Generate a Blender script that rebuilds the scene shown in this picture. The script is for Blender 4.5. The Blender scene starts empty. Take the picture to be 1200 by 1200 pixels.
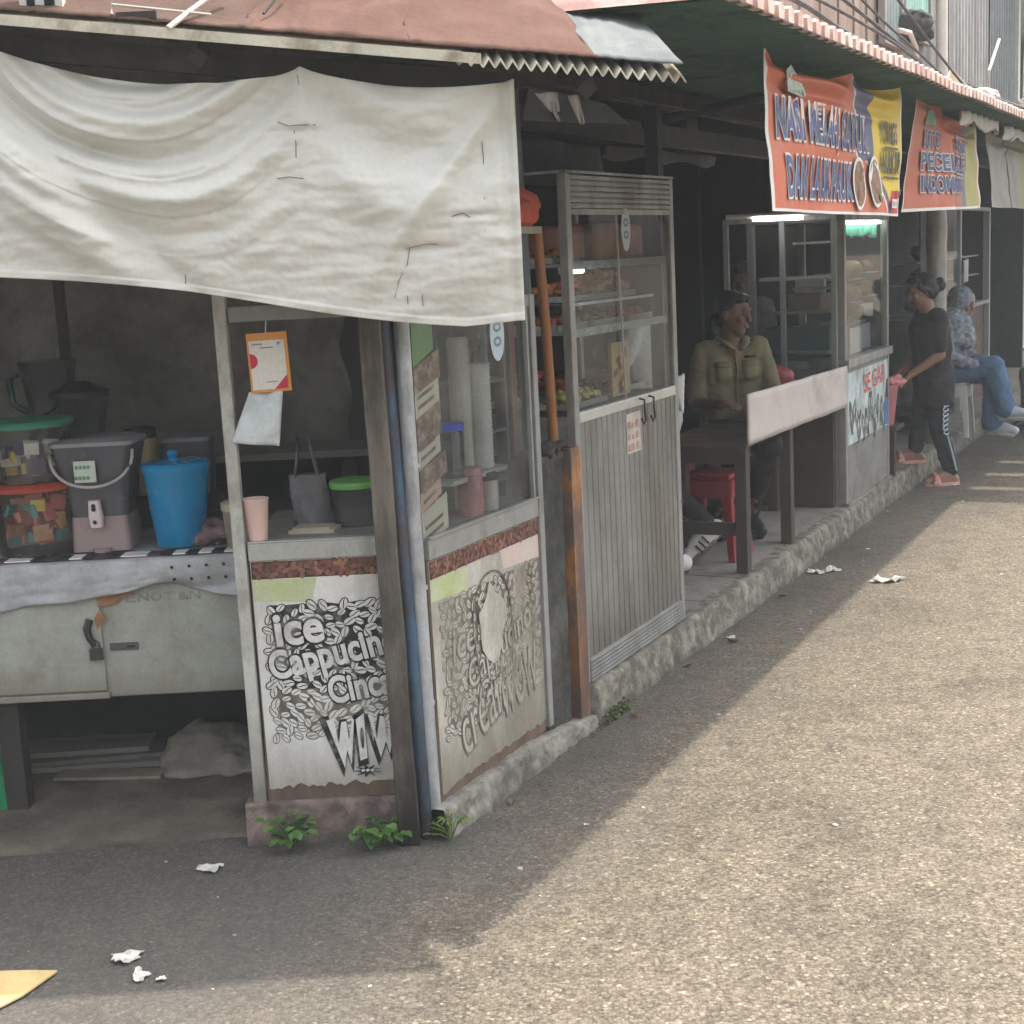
import bpy, bmesh, math, random
from mathutils import Vector, Matrix, noise, Euler
R = math.radians
random.seed(7)
sc = bpy.context.scene
C = sc.collection

# ------------------------------------------------------------------ frames
# F: world axes (front of the corner stall faces -y).  S: along the street,
# x = metres along the kerb from the corner, y = metres inwards from the facade.
ORG = (-0.2991, 4.2061)
ANG = R(27.5)
D = (math.sin(ANG), math.cos(ANG))
N = (math.cos(ANG), -math.sin(ANG))
THETA = math.atan2(D[1], D[0])


def W(u, w, z=0.0):
    return (ORG[0] + u * D[0] - w * N[0], ORG[1] + u * D[1] - w * N[1], z)


WL = {}  # world location of every object made, by name


def thing(name, label, cat, loc, group=None):
    o = bpy.data.objects.new(name, None)
    C.objects.link(o)
    o.empty_display_size = 0.1
    o.location = loc
    WL[o.name] = Vector(loc)
    return tag(o, label, cat, group)


def tag(o, label, cat, group=None):
    o['label'] = label
    o['category'] = cat
    if group:
        o['group'] = group
    return o


def kind(o, k='structure'):
    o['kind'] = k
    return o


def copy_thing(o, delta, label=None):
    c = o.copy()
    C.objects.link(c)
    c.location = Vector(o.location) + Vector(delta)
    if label:
        c['label'] = label

    def rec(src, dst):
        for ch in list(src.children):
            k = ch.copy()
            C.objects.link(k)
            k.parent = dst
            rec(ch, k)
    rec(o, c)
    return c


_txt = {}


def text_geo(s, size=1.0, offset=0.0, shear=0.0, spacing=1.0):
    key = (s, size, offset, shear, spacing)
    if key in _txt:
        return _txt[key]
    cu = bpy.data.curves.new('t', 'FONT')
    cu.body = s
    cu.size = size
    cu.offset = offset
    cu.shear = shear
    cu.space_character = spacing
    cu.resolution_u = 4
    ob = bpy.data.objects.new('t', cu)
    C.objects.link(ob)
    dg = bpy.context.evaluated_depsgraph_get()
    me = bpy.data.meshes.new_from_object(ob.evaluated_get(dg))
    v = [tuple(p.co) for p in me.vertices]
    f = [tuple(p.vertices) for p in me.polygons]
    bpy.data.objects.remove(ob)
    bpy.data.curves.remove(cu)
    bpy.data.meshes.remove(me)
    _txt[key] = (v, f)
    return v, f


class MB:
    def __init__(self, fr='F'):
        self.v, self.f, self.m = [], [], []
        self.fr = fr

    def cv(self, p):
        return W(*p) if self.fr == 'S' else tuple(p)

    def add(self, vs, fs, m=0, raw=False):
        b = len(self.v)
        self.v += [tuple(p) if raw else self.cv(p) for p in vs]
        for k in fs:
            self.f.append(tuple(b + i for i in k))
            self.m.append(m)

    def box(self, x0, x1, y0, y1, z0, z1, m=0):
        vs = [(x, y, z) for z in (z0, z1) for y in (y0, y1) for x in (x0, x1)]
        self.add(vs, [(0, 2, 3, 1), (4, 5, 7, 6), (0, 1, 5, 4), (2, 6, 7, 3), (0, 4, 6, 2), (1, 3, 7, 5)], m)

    def tube(self, pts, r, n=8, m=0, raw=False, caps=True, flat=1.0):
        P = [Vector(p if raw else self.cv(p)) for p in pts]
        rs = r if isinstance(r, (list, tuple)) else [r] * len(P)
        vs, fs = [], []
        for i, p in enumerate(P):
            t = (P[min(i + 1, len(P) - 1)] - P[max(i - 1, 0)]).normalized()
            a = Vector((0, 0, 1)) if abs(t.z) < .9 else Vector((1, 0, 0))
            x = t.cross(a).normalized()
            y = x.cross(t).normalized()
            for k in range(n):
                c = 2 * math.pi * k / n
                vs.append(p + x * (rs[i] * math.cos(c)) + y * (rs[i] * flat * math.sin(c)))
        for i in range(len(P) - 1):
            for k in range(n):
                k2 = (k + 1) % n
                fs.append((i * n + k, (i + 1) * n + k, (i + 1) * n + k2, i * n + k2))
        if caps:
            fs.append(tuple(range(n)))
            fs.append(tuple((len(P) - 1) * n + k for k in reversed(range(n))))
        self.add(vs, fs, m, raw=True)

    def lathe(self, c, prof, n=24, m=0, sx=1.0, sy=1.0):
        c = Vector(self.cv(c))
        vs, fs = [], []
        for r, z in prof:
            for k in range(n):
                a = 2 * math.pi * k / n
                vs.append((c.x + r * sx * math.cos(a), c.y + r * sy * math.sin(a), c.z + z))
        for i in range(len(prof) - 1):
            for k in range(n):
                k2 = (k + 1) % n
                fs.append((i * n + k, i * n + k2, (i + 1) * n + k2, (i + 1) * n + k))
        fs.append(tuple(reversed(range(n))))
        fs.append(tuple((len(prof) - 1) * n + k for k in range(n)))
        self.add(vs, fs, m, raw=True)

    def ell(self, c, r, n=14, m=0, rot=None, raw=False):
        c = Vector(c if raw else self.cv(c))
        r = (r, r, r) if isinstance(r, (int, float)) else r
        vs, fs = [], []
        h = n // 2
        for i in range(h + 1):
            t = math.pi * (i + .02) / (h + .04)
            for k in range(n):
                a = 2 * math.pi * k / n
                p = Vector((r[0] * math.sin(t) * math.cos(a), r[1] * math.sin(t) * math.sin(a), r[2] * math.cos(t)))
                if rot is not None:
                    p = rot @ p
                vs.append(c + p)
        for i in range(h):
            for k in range(n):
                k2 = (k + 1) % n
                fs.append((i * n + k, (i + 1) * n + k, (i + 1) * n + k2, i * n + k2))
        fs.append(tuple(range(n)))
        fs.append(tuple(h * n + k for k in reversed(range(n))))
        self.add(vs, fs, m, raw=True)

    def cap(self, p0, p1, r0, r1, n=12, m=0, raw=True):
        """tapered capsule"""
        p0, p1 = Vector(p0), Vector(p1)
        d = p1 - p0
        L = d.length
        t = d / L if L > 1e-6 else Vector((0, 0, 1))
        pts, rs = [], []
        for k in range(4):
            a = math.pi / 2 * (1 - k / 4) * .98
            pts.append(p0 - t * r0 * math.sin(a)); rs.append(max(r0 * math.cos(a), .0006))
        pts.append(p0); rs.append(r0)
        pts.append(p1); rs.append(r1)
        for k in range(1, 5):
            a = math.pi / 2 * (k / 4) * .98
            pts.append(p1 + t * r1 * math.sin(a)); rs.append(max(r1 * math.cos(a), .0006))
        a = Vector((0, 0, 1)) if abs(t.z) < .9 else Vector((1, 0, 0))
        x = t.cross(a).normalized(); y = x.cross(t).normalized()
        vs, fs = [], []
        for p, r in zip(pts, rs):
            for k in range(n):
                c = 2 * math.pi * k / n
                vs.append(p + x * r * math.cos(c) + y * r * math.sin(c))
        for i in range(len(pts) - 1):
            for k in range(n):
                k2 = (k + 1) % n
                fs.append((i * n + k, (i + 1) * n + k, (i + 1) * n + k2, i * n + k2))
        fs.append(tuple(range(n)))
        fs.append(tuple((len(pts) - 1) * n + k for k in reversed(range(n))))
        self.add(vs, fs, m, raw=True)

    def prism(self, poly, y0, y1, m=0, m_side=None):
        n = len(poly)
        vs = [(x, y0, z) for x, z in poly] + [(x, y1, z) for x, z in poly]
        self.add(vs, [tuple(range(n)), tuple(reversed(range(n, 2 * n)))], m)
        self.add(vs, [(i, i + n, (i + 1) % n + n, (i + 1) % n) for i in range(n)], m if m_side is None else m_side)

    def slab(self, poly, z0, z1, m=0):
        n = len(poly)
        vs = [(x, y, z0) for x, y in poly] + [(x, y, z1) for x, y in poly]
        self.add(vs, [tuple(reversed(range(n))), tuple(range(n, 2 * n))] + [(i, (i + 1) % n, (i + 1) % n + n, i + n) for i in range(n)], m)

    def poly(self, pts, m=0):
        self.add(pts, [tuple(range(len(pts)))], m)

    def flat(self, poly, y, m=0, warp=None):
        """polygon given as (x, z) on the plane y"""
        self.add([(x, y + (warp(x, z) if warp else 0), z) for x, z in poly], [tuple(range(len(poly)))], m)

    def grid(self, f, nu, nv, m=0, mf=None):
        vs = [f(i / nu, j / nv) for j in range(nv + 1) for i in range(nu + 1)]
        b = len(self.v)
        self.v += [self.cv(p) for p in vs]
        for j in range(nv):
            for i in range(nu):
                a = b + j * (nu + 1) + i
                self.f.append((a, a + 1, a + nu + 2, a + nu + 1))
                self.m.append(mf((i + .5) / nu, (j + .5) / nv) if mf else m)

    def text(self, s, x, z, y, w, h, m=0, offset=0.0, shear=0.0, rot=0.0, warp=None, spacing=1.0, grow=0.0):
        """fit the words into w x h with the lower left corner at x, z"""
        v0, _ = text_geo(s, 1.0, 0.0, shear, spacing)
        v, f = text_geo(s, 1.0, offset, shear, spacing)
        xs = [p[0] for p in v0]; ys = [p[1] for p in v0]
        kx = w / (max(xs) - min(xs)); kz = h / (max(ys) - min(ys))
        ax, az = min(xs), min(ys)
        c, sn = math.cos(rot), math.sin(rot)
        out = []
        for p in v:
            a = (p[0] - ax) * kx; b = (p[1] - az) * kz
            X = x + a * c - b * sn; Z = z + a * sn + b * c
            out.append((X, y + (warp(X, Z) if warp else 0), Z))
        self.add(out, f, m)

    def build(self, name, mats, parent=None, smooth=False, bevel=0.0, solid=0.0, subsurf=0, base=None):
        if not isinstance(mats, (list, tuple)):
            mats = [mats]
        xs = [p[0] for p in self.v]; ys = [p[1] for p in self.v]; zs = [p[2] for p in self.v]
        c = Vector(base) if base is not None else Vector(((min(xs) + max(xs)) / 2, (min(ys) + max(ys)) / 2, min(zs)))
        me = bpy.data.meshes.new(name)
        me.from_pydata([Vector(p) - c for p in self.v], [], self.f)
        for mt in mats:
            me.materials.append(mt)
        me.polygons.foreach_set('material_index', self.m)
        if smooth:
            me.polygons.foreach_set('use_smooth', [True] * len(self.f))
        me.update()
        o = bpy.data.objects.new(name, me)
        C.objects.link(o)
        if parent is not None:
            o.parent = parent
            o.location = c - WL[parent.name]
        else:
            o.location = c
        WL[o.name] = c
        if smooth == 'auto':
            ang(o, 40)
        if bevel:
            b = o.modifiers.new('b', 'BEVEL'); b.width = bevel; b.segments = 2; b.limit_method = 'ANGLE'; b.angle_limit = R(40)
        if solid:
            s = o.modifiers.new('s', 'SOLIDIFY'); s.thickness = solid; s.offset = 0
        if subsurf:
            s = o.modifiers.new('u', 'SUBSURF'); s.levels = subsurf; s.render_levels = subsurf
        return o


def ang(o, deg):
    """mark edges sharper than deg as sharp, the rest smooth"""
    bm = bmesh.new(); bm.from_mesh(o.data)
    for e in bm.edges:
        e.smooth = len(e.link_faces) == 2 and e.calc_face_angle(3.0) < R(deg)
    bm.to_mesh(o.data); bm.free()


def organic(mb, name, mats, parent=None, voxel=.008, smooth=6, wrinkle=0.0, wscale=14.0, base=None, flatz=None):
    """join overlapping closed shapes into one continuous skin"""
    o = mb.build(name, mats, parent, base=base)
    r = o.modifiers.new('r', 'REMESH'); r.mode = 'VOXEL'; r.voxel_size = voxel; r.use_smooth_shade = True
    if smooth:
        s = o.modifiers.new('s', 'SMOOTH'); s.factor = .5; s.iterations = smooth
    dg = bpy.context.evaluated_depsgraph_get()
    me = bpy.data.meshes.new_from_object(o.evaluated_get(dg))
    o.modifiers.clear()
    old = o.data
    o.data = me
    me.name = name
    bpy.data.meshes.remove(old)
    if wrinkle:
        co = [v.co.copy() for v in me.vertices]; no = [v.normal.copy() for v in me.vertices]
        off = Vector((random.random() * 9, 0, 0))
        for v, p, q in zip(me.vertices, co, no):
            k = noise.noise(Vector((p.x, p.y, p.z * .8)) * wscale + off) + .5 * noise.noise(Vector((p.x + p.z * .5, p.y, p.z * 1.4)) * wscale * 2.1 + off)
            v.co = p + q * (k * wrinkle)
    me.polygons.foreach_set('use_smooth', [True] * len(me.polygons))
    me.update()
    return o


# ------------------------------------------------------------------ materials
_mats = {}


def M(name, col, rough=.65, var=.14, scale=6.0, bump=0.0, bscale=40.0, metal=0.0, dirt=None, amt=.0, dscale=4.0,
      stretch=(1, 1, 1), dstretch=(1, 1, 1), spec=.4, fine=0.0, alpha=1.0, trans=0.0, dsharp=.18, streak=0.0, foot=None, micro=.3):
    if name in _mats:
        return _mats[name]
    m = bpy.data.materials.new(name)
    m.use_nodes = True
    nt = m.node_tree; nd = nt.nodes; ln = nt.links
    bs = nd['Principled BSDF']
    bs.inputs['Roughness'].default_value = rough
    bs.inputs['Metallic'].default_value = metal
    bs.inputs['Specular IOR Level'].default_value = spec
    tc = nd.new('ShaderNodeTexCoord')

    def mapped(st):
        mp = nd.new('ShaderNodeMapping')
        mp.inputs['Scale'].default_value = st
        ln.new(tc.outputs['Object'], mp.inputs['Vector'])
        return mp.outputs['Vector']

    def nz(sc_, det, st, ro=.6):
        n = nd.new('ShaderNodeTexNoise')
        n.inputs['Scale'].default_value = sc_
        n.inputs['Detail'].default_value = det
        n.inputs['Roughness'].default_value = ro
        ln.new(mapped(st), n.inputs['Vector'])
        return n.outputs['Fac']

    def rng(v, a, b, lo, hi):
        r = nd.new('ShaderNodeMapRange')
        r.inputs['From Min'].default_value = a; r.inputs['From Max'].default_value = b
        r.inputs['To Min'].default_value = lo; r.inputs['To Max'].default_value = hi
        ln.new(v, r.inputs['Value'])
        return r.outputs['Result']

    def mix(a, b, fac):
        x = nd.new('ShaderNodeMix'); x.data_type = 'RGBA'
        if isinstance(a, tuple): x.inputs['A'].default_value = (*a, 1)
        else: ln.new(a, x.inputs['A'])
        if isinstance(b, tuple): x.inputs['B'].default_value = (*b, 1)
        else: ln.new(b, x.inputs['B'])
        if isinstance(fac, float): x.inputs['Factor'].default_value = fac
        else: ln.new(fac, x.inputs['Factor'])
        return x.outputs['Result']
    lo = tuple(max(0, c * (1 - var)) for c in col); hi = tuple(min(1, c * (1 + var)) for c in col)
    base = mix(lo, hi, rng(nz(scale, 5, stretch), .3, .7, 0, 1))
    if fine:
        base = mix(base, tuple(c * .45 for c in col), rng(nz(scale * 9, 3, stretch), .5, .75, 0, fine))
    if dirt is not None and amt > 0:
        t = .5 + (.5 - amt) * .30
        base = mix(base, dirt, rng(nz(dscale, 8, dstretch, .68), t - dsharp / 2, t + dsharp / 2, 0, .92))
    if streak and dirt is not None:
        base = mix(base, dirt, rng(nz(9, 4, (1, 1, .12)), .52, .75, 0, streak))
    if foot:
        # splashed grime that climbs from the foot of the thing, with a ragged edge of its own
        z0, z1, fcol, famt = foot
        sp = nd.new('ShaderNodeSeparateXYZ'); ln.new(tc.outputs['Object'], sp.inputs[0])
        ad = nd.new('ShaderNodeMath'); ad.operation = 'MULTIPLY_ADD'
        ln.new(nz(7, 7, (1, 1, .35), .7), ad.inputs[0]); ad.inputs[1].default_value = -(z1 - z0) * 1.6
        ln.new(sp.outputs['Z'], ad.inputs[2])
        base = mix(base, fcol, rng(ad.outputs[0], z0 - (z1 - z0) * .8, z1 - (z1 - z0) * .8, famt, 0))
    if micro:
        # fine scuffs and specks
        g = rng(nz(150, 4, (1, 1, .6), .7), .36, .66, 1 - .36 * micro, 1 + .16 * micro)
        vm = nd.new('ShaderNodeVectorMath'); vm.operation = 'SCALE'
        ln.new(base, vm.inputs[0]); ln.new(g, vm.inputs['Scale'])
        base = vm.outputs['Vector']
    ln.new(base, bs.inputs['Base Color'])
    ro = rng(nz(scale * 1.7, 3, stretch), .3, .7, max(.03, rough - .1), min(1, rough + .1))
    ln.new(ro, bs.inputs['Roughness'])
    if bump:
        b = nd.new('ShaderNodeBump')
        b.inputs['Strength'].default_value = min(1, bump)
        b.inputs['Distance'].default_value = .01
        ln.new(nz(bscale, 6, stretch), b.inputs['Height'])
        ln.new(b.outputs['Normal'], bs.inputs['Normal'])
    if trans:
        bs.inputs['Transmission Weight'].default_value = trans
    if alpha < 1:
        bs.inputs['Alpha'].default_value = alpha
    _mats[name] = m
    return m


def glass(name, tint=(.86, .9, .9), dust=.06, ior=1.35):
    m = bpy.data.materials.new(name); m.use_nodes = True
    nt = m.node_tree; nd = nt.nodes; ln = nt.links
    nd.remove(nd['Principled BSDF'])
    out = nd['Material Output']
    tr = nd.new('ShaderNodeBsdfTransparent'); tr.inputs['Color'].default_value = (*tint, 1)
    gl = nd.new('ShaderNodeBsdfGlossy'); gl.inputs['Roughness'].default_value = .04
    df = nd.new('ShaderNodeBsdfDiffuse'); df.inputs['Color'].default_value = (.5, .5, .46, 1)
    fr = nd.new('ShaderNodeFresnel'); fr.inputs['IOR'].default_value = ior
    tc = nd.new('ShaderNodeTexCoord'); n = nd.new('ShaderNodeTexNoise'); n.inputs['Scale'].default_value = 5; n.inputs['Detail'].default_value = 6
    ln.new(tc.outputs['Object'], n.inputs['Vector'])
    rg = nd.new('ShaderNodeMapRange'); rg.inputs['From Min'].default_value = .4; rg.inputs['From Max'].default_value = .75
    rg.inputs['To Min'].default_value = dust * .4; rg.inputs['To Max'].default_value = dust * 2.2
    ln.new(n.outputs['Fac'], rg.inputs['Value'])
    m1 = nd.new('ShaderNodeMixShader'); ln.new(rg.outputs['Result'], m1.inputs['Fac']); ln.new(tr.outputs[0], m1.inputs[1]); ln.new(df.outputs[0], m1.inputs[2])
    m2 = nd.new('ShaderNodeMixShader'); ln.new(fr.outputs[0], m2.inputs['Fac']); ln.new(m1.outputs[0], m2.inputs[1]); ln.new(gl.outputs[0], m2.inputs[2])
    ln.new(m2.outputs[0], out.inputs['Surface'])
    return m


def emit(name, col, strength):
    m = bpy.data.materials.new(name); m.use_nodes = True
    bs = m.node_tree.nodes['Principled BSDF']
    bs.inputs['Base Color'].default_value = (*col, 1)
    bs.inputs['Emission Color'].default_value = (*col, 1)
    bs.inputs['Emission Strength'].default_value = strength
    return m


GLASS = glass('window_glass')
GLASS2 = glass('display_glass', (.82, .86, .86), .05, 1.3)
CLEAR = glass('clear_plastic', (.90, .91, .89), .07, 1.3)
SMOKE = glass('smoky_plastic', (.42, .43, .46), .10, 1.35)
ALU = M('old_aluminium', (.36, .36, .33), .5, .12, 8, .1, 60, metal=.25, dirt=(.16, .145, .12), amt=.16, dscale=7, dstretch=(1, 1, .4))
ALU_D = M('grey_painted_metal', (.25, .25, .235), .55, .15, 8, .1, 60, metal=.1, dirt=(.11, .1, .085), amt=.18, dscale=7, dstretch=(1, 1, .4))
ALU_L = M('pale_painted_frame', (.44, .44, .40), .55, .1, 8, .1, 60, dirt=(.2, .18, .15), amt=.35, dscale=9, dstretch=(1, 1, .4), foot=(0, .35, (.16, .14, .12), .8))
DARKWOOD = M('dark_wood', (.03, .026, .022), .8, .3, 10, .3, 40, stretch=(1, 1, .15))
INT_WALL = M('dark_wall', (.030, .036, .040), .9, .25, 3, .1, 20)  # blue-black tone of the inner walls
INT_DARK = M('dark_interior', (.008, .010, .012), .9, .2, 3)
CONC = M('old_concrete', (.24, .225, .195), .9, .2, 5, .6, 45, dirt=(.075, .07, .06), amt=.45, dscale=6, foot=(0, .05, (.06, .055, .045), .8))
BLACKP = M('black_plastic', (.009, .009, .010), .45)
WHITEP = M('white_plastic', (.7, .69, .66), .45, .06)
REDP = M('red_plastic', (.22, .008, .018), .4, .1)
PAPER = M('white_paper', (.66, .64, .58), .8, .1, 8, dirt=(.4, .36, .28), amt=.2)
INK = M('black_ink', (.012, .012, .012), .7, .2, 20)
RUST = M('rust', (.2, .085, .035), .85, .4, 12, .4, 60)
# ------------------------------------------------------------------ camera, sky, sun
cam_d = bpy.data.cameras.new('camera')
cam = bpy.data.objects.new('camera', cam_d)
C.objects.link(cam)
PIT, ROL, FPX, CH = R(10.0), R(2.9), 1700.0, 1.75
fw = Vector((0, math.cos(PIT), -math.sin(PIT)))
u0 = Vector((0, math.sin(PIT), math.cos(PIT)))
rt = Vector((1, 0, 0)) * math.cos(ROL) - u0 * math.sin(ROL)
up = Vector((1, 0, 0)) * math.sin(ROL) + u0 * math.cos(ROL)
mx = Matrix((rt, up, -fw)).transposed().to_4x4()
mx.translation = (0, 0, CH)
cam.matrix_world = mx
cam_d.sensor_width = 36
cam_d.lens = 36 * FPX / 1200
cam_d.clip_start = .05
cam_d.clip_end = 1000
sc.camera = cam

TOSUN = Vector((.34, .21, 1)).normalized()
wd = bpy.data.worlds.new('World')
sc.world = wd
wd.use_nodes = True
nt = wd.node_tree
sky = nt.nodes.new('ShaderNodeTexSky')
sky.sky_type = 'NISHITA'
sky.sun_disc = False
sky.sun_elevation = math.asin(TOSUN.z)
sky.sun_rotation = math.atan2(TOSUN.x, TOSUN.y)
sky.air_density = 1.2
sky.dust_density = 6.0
sky.ozone_density = 1.0
bg = nt.nodes['Background']
bg.inputs['Strength'].default_value = .15
hs = nt.nodes.new('ShaderNodeHueSaturation')   # thick bright haze: a nearly white sky
hs.inputs['Saturation'].default_value = .30
nt.links.new(sky.outputs[0], hs.inputs['Color'])
nt.links.new(hs.outputs['Color'], bg.inputs['Color'])
sd = bpy.data.lights.new('sun', 'SUN')
sd.energy = 2.0
sd.angle = R(.9)
sd.color = (1, .92, .80)
so = bpy.data.objects.new('sun', sd)
C.objects.link(so)
so.rotation_euler = TOSUN.to_track_quat('Z', 'Y').to_euler()
so.location = (0, 0, 12)
sc.view_settings.view_transform = 'Standard'
sc.view_settings.look = 'None'
sc.view_settings.gamma = 1
sc.view_settings.exposure = 1.78
sc.cycles.use_denoising = True
sc.cycles.max_bounces = 8
sc.cycles.transparent_max_bounces = 24

# ------------------------------------------------------------------ road
def road_mat():
    m = bpy.data.materials.new('worn_asphalt'); m.use_nodes = True
    nd = m.node_tree.nodes; ln = m.node_tree.links
    bs = nd['Principled BSDF']; bs.inputs['Roughness'].default_value = .9; bs.inputs['Specular IOR Level'].default_value = .08
    tc = nd.new('ShaderNodeTexCoord')

    def vor(s):
        v = nd.new('ShaderNodeTexVoronoi'); v.inputs['Scale'].default_value = s
        ln.new(tc.outputs['Object'], v.inputs['Vector']); return v

    def noi(s, d=6, r=.6):
        n = nd.new('ShaderNodeTexNoise'); n.inputs['Scale'].default_value = s; n.inputs['Detail'].default_value = d; n.inputs['Roughness'].default_value = r
        ln.new(tc.outputs['Object'], n.inputs['Vector']); return n.outputs['Fac']

    def ramp(v, pts):
        r = nd.new('ShaderNodeValToRGB'); ln.new(v, r.inputs['Fac'])
        e = r.color_ramp.elements
        while len(e) < len(pts): e.new(.5)
        for k, (p, c) in zip(e, pts):
            k.position = p; k.color = (*c, 1)
        return r.outputs['Color']

    def mix(a, b, f, bt='MIX'):
        x = nd.new('ShaderNodeMix'); x.data_type = 'RGBA'; x.blend_type = bt
        for k, q in (('A', a), ('B', b)):
            if isinstance(q, tuple): x.inputs[k].default_value = (*q, 1)
            else: ln.new(q, x.inputs[k])
        if isinstance(f, float): x.inputs['Factor'].default_value = f
        else: ln.new(f, x.inputs['Factor'])
        return x.outputs['Result']
    v1 = vor(105); v2 = vor(300)
    sep = nd.new('ShaderNodeSeparateColor'); ln.new(v1.outputs['Color'], sep.inputs['Color'])
    stone = ramp(sep.outputs[0], [(0, (.040, .034, .027)), (.3, (.095, .080, .062)), (.72, (.176, .150, .115)), (.95, (.235, .202, .158)), (1, (.40, .36, .29))])
    sep2 = nd.new('ShaderNodeSeparateColor'); ln.new(v2.outputs['Color'], sep2.inputs['Color'])
    grit = ramp(sep2.outputs[0], [(0, (.06, .051, .041)), (.6, (.145, .124, .096)), (1, (.20, .172, .136))])
    base = mix(stone, grit, .5)
    gap = ramp(v1.outputs['Distance'], [(0, (1, 1, 1)), (.55, (.95, .95, .95)), (.9, (.55, .55, .55))])
    base = mix(base, gap, .8, 'MULTIPLY')
    big = ramp(noi(.9, 7, .65), [(.3, (.66, .66, .67)), (.47, (.95, .95, .95)), (.6, (1, 1, 1)), (.75, (1.12, 1.06, .98))])
    base = mix(base, big, 1.0, 'MULTIPLY')
    mid = ramp(noi(7, 6, .7), [(.3, (.62, .62, .63)), (.52, (1, 1, 1)), (.7, (1.12, 1.1, 1.06))])
    base = mix(base, mid, .75, 'MULTIPLY')
    # darker and greyer towards the kerb, with a ragged edge
    sp = nd.new('ShaderNodeSeparateXYZ'); ln.new(tc.outputs['Object'], sp.inputs[0])
    dot = nd.new('ShaderNodeVectorMath'); dot.operation = 'DOT_PRODUCT'
    ln.new(tc.outputs['Object'], dot.inputs[0]); dot.inputs[1].default_value = (N[0], N[1], 0)
    a = nd.new('ShaderNodeMath'); a.operation = 'SUBTRACT'; ln.new(dot.outputs['Value'], a.inputs[0]); a.inputs[1].default_value = ORG[0] * N[0] + ORG[1] * N[1]
    b = nd.new('ShaderNodeMath'); b.operation = 'MULTIPLY_ADD'; ln.new(noi(1.6, 5), b.inputs[0]); b.inputs[1].default_value = -1.3; ln.new(a.outputs[0], b.inputs[2])
    rg = nd.new('ShaderNodeMapRange'); ln.new(b.outputs[0], rg.inputs['Value'])
    rg.inputs['From Min'].default_value = -.75; rg.inputs['From Max'].default_value = .1; rg.inputs['To Min'].default_value = .62; rg.inputs['To Max'].default_value = 0
    dark = mix(base, (.068, .068, .068), rg.outputs['Result'])
    ln.new(dark, bs.inputs['Base Color'])
    bp = nd.new('ShaderNodeBump'); bp.inputs['Strength'].default_value = .55; bp.inputs['Distance'].default_value = .006
    bp.invert = True
    ln.new(v1.outputs['Distance'], bp.inputs['Height'])
    bp2 = nd.new('ShaderNodeBump'); bp2.inputs['Strength'].default_value = .4; bp2.inputs['Distance'].default_value = .03
    ln.new(noi(9, 6), bp2.inputs['Height']); ln.new(bp.outputs['Normal'], bp2.inputs['Normal'])
    ln.new(bp2.outputs['Normal'], bs.inputs['Normal'])
    return m


mb = MB()
mb.grid(lambda a, b: (-120 + 240 * a, -120 + 240 * b, 0), 2, 2)
kind(mb.build('road', road_mat(), base=(0, 0, 0)))

# concrete apron under the cart: a thin irregular sheet
def wob(p, s=3.0, a=.05):
    return a * noise.noise(Vector((p * s, 3.3, 1.7)))


mb = MB()
edge = [(x / 10, 4.27 + wob(x / 10, 4, .07)) for x in range(-40, -5)]
mb.slab(edge + [(-.6, 6.2), (-4, 6.2)], -.02, .010)
kind(mb.build('concrete_apron', M('stained_apron', (.16, .135, .105), .9, .3, 4, .8, 35, dirt=(.05, .044, .037), amt=.5, dscale=3.5, dsharp=.3)))

# raised floor of the stalls and its crumbling kerb
mb = MB('S')
mb.box(1.18, 18, .04, 6.0, -.05, .146)
mb.box(.95, 1.18, .25, 6.0, -.05, .146)
for a in (2.55, 3.05):
    mb.box(a, a + .006, .02, 1.2, .1462, .1468, 1)
kind(mb.build('pavement', [M('worn_floor', (.2, .19, .168), .85, .22, 4, .4, 40, dirt=(.09, .085, .075), amt=.3), INT_DARK]))

mb = MB('S')


def kerb_pt(a, b):
    u = 1.175 + 16.8 * a
    if a < .0005:
        return (u, .06, -.02 + .166 * min(1, b / .6))
    n1 = noise.noise(Vector((u * 3.1, b * 2, .3))); n2 = noise.noise(Vector((u * 11, b * 6, 4.1)))
    n3 = noise.noise(Vector((u * 31, b * 14, 2.1)))
    if b < .6:
        t = b / .6
        step = .018 if u > 2.3 else 0
        w = -.058 + .026 * t - .014 * n1 * (1 - t * .5) - .008 * n2 - .007 * n3 - step * .5
        z = -.02 + .165 * t + .012 * n2 * t
        return (u, w, z)
    t = (b - .6) / .4
    return (u, -.032 + .10 * t - .010 * n2 * (1 - t), .147 + .004 * n2 - .0025 * t)


mb.grid(kerb_pt, 760, 16)
kind(mb.build('kerb', M('crumbling_kerb', (.225, .21, .172), .95, .35, 12, .9, 60, dirt=(.075, .07, .056), amt=.55, dscale=14, dsharp=.2, foot=(0, .06, (.055, .05, .042), .85)), smooth=True))
# ------------------------------------------------------------------ corner drink stall (glass booth)
FY = 4.27
BASE_F = M('plinth_concrete', (.23, .17, .145), .9, .3, 8, .9, 50, dirt=(.07, .06, .05), amt=.5, dscale=6, foot=(0, .06, (.06, .052, .042), .9))
mb = MB()


def plinth_f(a, b):
    x = -.865 + .5 * a
    n = noise.noise(Vector((x * 14, b * 3, 1))); n2 = noise.noise(Vector((x * 40, b * 9, 5)))
    if b < .55:
        return (x, FY - .035 - .012 * n - .006 * n2 + .012 * b, -.02 + .15 * b / .55)
    t = (b - .55) / .45
    return (x, FY - .03 + .3 * t, .13 + .004 * n2)


mb.grid(plinth_f, 70, 20)
mb.box(-.865, -.858, FY - .01, FY + .27, -.02, .129)
fp = kind(mb.build('plinth', BASE_F, smooth=True))
mb = MB('S')


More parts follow.
